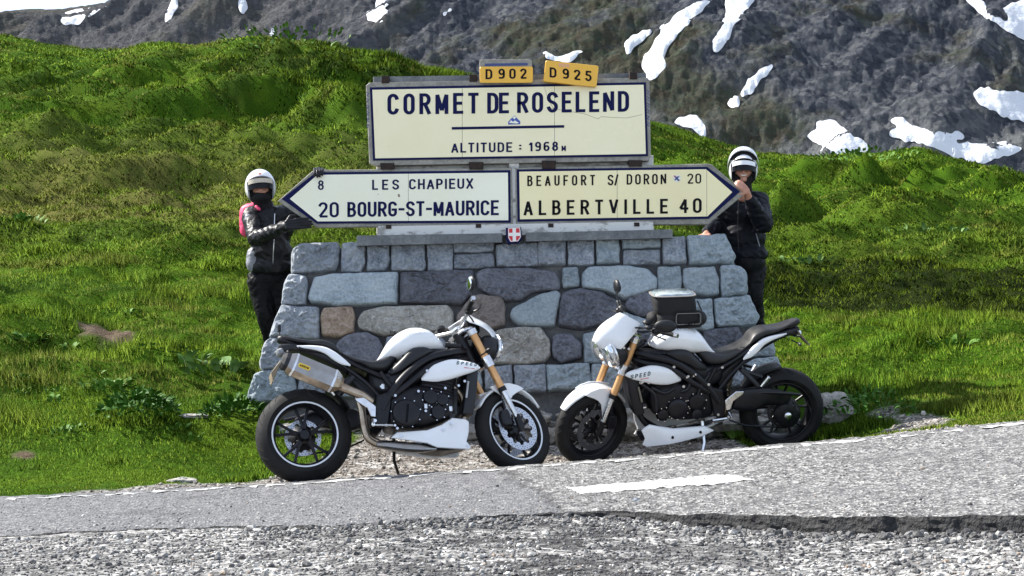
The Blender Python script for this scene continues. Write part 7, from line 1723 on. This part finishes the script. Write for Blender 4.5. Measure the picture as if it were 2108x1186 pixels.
# -- left rider
def left_rider():
    pel = P(556, 560, 13.42); root = empty('person', (pel.x, 13.42, G(pel.x, 13.42))); L0 = Vector(root.location); tag(root, 'rider in black leathers with pink shoulder and white helmet, holding the left arrow tip', 'person', 'riders posing behind the sign')
    Yb = 13.32; Q = lambda x, y, Y=Yb: P(x, y, Y)
    hc = Q(536, 386, 13.26)
    ps, W, hel, hh = head_helmet(root, L0, hc, (.18, -1, -.02), math.radians(3), .262, .312, 68, True)
    neck = Q(545, 428, 13.3); chest = Q(557, 470, 13.32); belly = Q(557, 522); hip = Q(557, 566, 13.36)
    shR, shL = Q(519, 445, 13.28), Q(596, 443, 13.3)
    elR = Q(527, 492, 13.05); wrR = Q(588, 466, 12.74); elL = Q(640, 432, 13.12); wrL = Q(655, 368, 12.95)
    zf = G(pel.x, 13.45) + .08
    kR, kL = Q(549, 652, 13.34), Q(577, 655, 13.42); aR = Vector((P(562, 745, 13.42).x, 13.44, zf + .02)); aL = Vector((P(590, 745, 13.5).x, 13.55, zf + .04))
    hR, hL = Q(536, 578, 13.36), Q(580, 578, 13.38)
    body = ps + [('cap', neck, .06, chest, .11), ('cap', chest, .12, hip, .11), ('cap', shR, .04, elR, .035), ('cap', elR, .035, wrR, .028), ('cap', shL, .04, elL, .035), ('cap', elL, .035, wrL, .028), ('cap', shR, .045, shL, .045), ('cap', hR, .07, kR, .05), ('cap', kR, .05, aR, .04), ('cap', hL, .07, kL, .05), ('cap', kL, .05, aL, .04)]
    blob('body', body, .010, M['skin'], root, L0, smooth_it=2)
    eyes(root, W, L0)
    bal = [('ell', W((0, .035, -.085)), (.082, .085, .055)), ('cap', W((0, .0, -.11)), .075, neck + Vector((0, 0, -.02)), .085)]
    blob('balaclava', bal, .010, M['liner'], root, L0, .004, 20)
    J = [('cap', neck + Vector((0, .02, -.05)), .085, chest, .165, .8), ('ell', chest, (.195, .135, .16)), ('ell', belly, (.185, .130, .15)), ('cap', chest, .16, belly, .155), ('ell', Q(558, 548), (.195, .14, .09)), ('cap', shR, .082, shL, .082), ('cap', shR, .085, elR, .066), ('cap', elR, .066, wrR - (wrR - elR).normalized() * .03, .046), ('cap', shL, .085, elL, .064), ('cap', elL, .064, wrL, .045), ('cap', neck + Vector((0, .0, -.03)), .075, neck + Vector((0, 0, .02)), .07)]
    blob('jacket', J, .011, M['leather'], root, L0, .011, 13, 4)
    Tt = [('ell', Q(557, 572, 13.38), (.18, .14, .12)), ('cap', hR, .115, kR, .080), ('cap', kR, .08, aR + Vector((0, 0, .12)), .062), ('cap', hL, .112, kL, .080), ('cap', kL, .08, aL + Vector((0, 0, .12)), .062)]
    blob('trousers', Tt, .011, M['trousers'], root, L0, .009, 14, 4)
    for a in (aR, aL): blob('boot', [('cap', a + Vector((0, 0, .16)), .055, a + Vector((0, 0, .02)), .05), ('cap', a + Vector((0, .03, -.03)), .045, a + Vector((0, -.15, -.04)), .042)], .010, M['leather'], root, L0, .003)
    blob('glove', hand(Q(602, 462, 12.66), (1, -.05, .10), (0, -1, .1), .35, 1.15) + [('cap', wrR, .045, Q(597, 464, 12.68), .036)], .0045, M['leather'], root, L0, 0, 14, 2)
    blob('glove', hand(Q(655, 349, 12.77), (.15, -1, -.05), (0, .1, 1), .75, 1.0) + [('cap', wrL + Vector((0, 0, 0)), .042, Q(655, 352, 12.86), .034)], .0045, M['leather'], root, L0, 0, 14, 2)
    # pink shoulder and grey sleeve panels
    blob('pink_panel', [('cap', Q(509, 436, 13.32), .064, Q(508, 474, 13.32), .060), ('cap', Q(512, 433, 13.31), .058, Q(524, 429, 13.30), .05)], .010, M['pink'], root, L0, .004, 16)
    blob('pink_panel', [('cap', Q(528, 426, 13.19), .018, Q(534, 431, 13.17), .014)], .006, M['pink'], root, L0)
    blob('grey_panel', [('cap', Q(514, 445, 13.22), .045, Q(518, 476, 13.14), .045)], .010, M['greypanel'], root, L0, .006, 18)
    blob('grey_panel', [('cap', Q(524, 524, 13.28), .065, Q(524, 545, 13.28), .07)], .010, M['greypanel'], root, L0, .006, 18)
    mb = MB(); 
    for x0, y0, x1, y1 in ((566, 440, 562, 545),): mb.tube([Q(x0, y0, 13.16), Q((x0 + x1) / 2, (y0 + y1) / 2, 13.145), Q(x1, y1, 13.19)], .004, 6, sm=4)
    mb.build('zip', M['bolt'], root, local=L0)
    mb = MB(); mb.add([W((-.016, .132, .088)), W((.016, .132, .088)), W((.014, .122, .108)), W((-.014, .122, .108))], [(0, 1, 2, 3)])
    mb = MB(); mb.ell(W((0, .128, .105)), (.014, .008, .006)); mb.build('helmet_badge', M['redink'], hel, local=(0, 0, 0)).location = -L0
def right_rider():
    pel = P(1535, 540, 13.35); root = empty('person', (pel.x, 13.4, G(pel.x, 13.4))); L0 = Vector(root.location); tag(root, 'smiling rider in black jacket and raised white flip-up helmet, holding the right arrow tip bare-handed', 'person', 'riders posing behind the sign')
    Yb = 13.25; Q = lambda x, y, Y=Yb: P(x, y, Y)
    hc = Q(1530, 350, 13.16)
    ps, W, hel, hh = head_helmet(root, L0, hc, (-.10, -1, .0), math.radians(-2), .245, .30, 66, False)
    neck = Q(1530, 400, 13.25); chest = Q(1526, 440, 13.28); belly = Q(1528, 490); hip = Q(1533, 530)
    shR, shL = Q(1497, 418, 13.25), Q(1562, 416, 13.25); elR = Q(1482, 462, 13.3); wrR = Q(1456, 480, 13.1)
    elL = Q(1571, 462, 13.0); wrL = Q(1541, 408, 12.80); zf = G(pel.x, 13.4) + .08
    hR, hL = Q(1517, 545, 13.28), Q(1550, 545, 13.28); kR, kL = Q(1525, 610, 13.2), Q(1549, 608, 13.2); aL = Vector((Q(1562, 690, 13.3).x, 13.34, zf)); aR = Vector((Q(1540, 690, 13.3).x, 13.28, zf - .02))
    # smiling face: upper lip, lower lip
    body = ps + [('cap', neck, .06, chest, .11), ('cap', chest, .12, hip, .11), ('cap', shR, .045, elR, .038), ('cap', elR, .038, wrR, .03), ('cap', shL, .045, elL, .038), ('cap', elL, .038, wrL, .030), ('cap', shR, .045, shL, .045), ('cap', hR, .07, kR, .05), ('cap', kR, .05, aR, .04), ('cap', hL, .07, kL, .05), ('cap', kL, .05, aL, .04)]
    body += hand(Q(1532, 389, 12.73), (-.55, -.25, .55), (.2, -1, .15), 1.0, .88) + [('cap', wrL, .032, Q(1538, 397, 12.76), .028)]
    body += hand(Q(1449, 486, 12.98), (-.8, -.3, -.25), (0, -.3, 1), .3, 1.05) + [('cap', wrR, .03, Q(1452, 484, 13.0), .028)]
    blob('body', body, .0075, M['skin'], root, L0, smooth_it=2)
    eyes(root, W, L0)
    mb = MB(); mb.tube([W((-.022, .101, -.052)), W((0, .106, -.058)), W((.022, .101, -.052))], .0055, 8); mb.build('smile', M['teeth'], root, local=L0)
    bal = [('cap', W((-.062, .03, -.075)), .035, W((0, .035, -.12)), .045), ('cap', W((.062, .03, -.075)), .035, W((0, .035, -.12)), .045), ('cap', W((0, .0, -.13)), .07, neck, .08)]
    blob('neck_warmer', bal, .010, M['liner'], root, L0, .004, 20)
    J = [('cap', neck + Vector((0, .02, -.05)), .09, chest, .17, .8), ('ell', chest, (.205, .145, .16)), ('ell', belly, (.195, .14, .16)), ('ell', hip + Vector((0, 0, .03)), (.195, .145, .10)), ('cap', shR, .088, shL, .088), ('cap', shR, .088, elR, .07), ('cap', elR, .07, wrR, .050), ('cap', shL, .088, elL, .078), ('cap', elL, .078, wrL - (wrL - elL).normalized() * .04, .052), ('cap', neck + Vector((0, 0, -.04)), .08, neck + Vector((0, 0, .0)), .075)]
    blob('jacket', J, .011, M['textile'], root, L0, .012, 11, 4)
    Tt = [('ell', hip + Vector((0, 0, -.05)), (.175, .14, .12)), ('cap', hR, .115, kR, .085), ('cap', kR, .085, aR + Vector((0, 0, .12)), .068), ('cap', hL, .115, kL, .085), ('cap', kL, .085, aL + Vector((0, 0, .12)), .068)]
    blob('trousers', Tt, .011, M['trousers'], root, L0, .010, 13, 4)
    for a in (aR, aL): blob('boot', [('cap', a + Vector((0, 0, .16)), .06, a + Vector((0, 0, .02)), .052), ('cap', a + Vector((0, .03, -.03)), .048, a + Vector((0, -.16, -.04)), .044)], .010, M['leather'], root, L0, .003)
    mb = MB(); mb.tube([Q(1520, 410, 13.09), Q(1519, 470, 13.085), Q(1521, 520, 13.10)], .0035, 6, sm=4); mb.build('zip', M['plastic'], root, local=L0)
    mb = MB(); mb.tube([Q(1556, 480, 13.09), Q(1564, 508, 13.09)], .004, 6); mb.build('pocket_zip', M['greypanel'], root, local=L0)
left_rider(); right_rider()
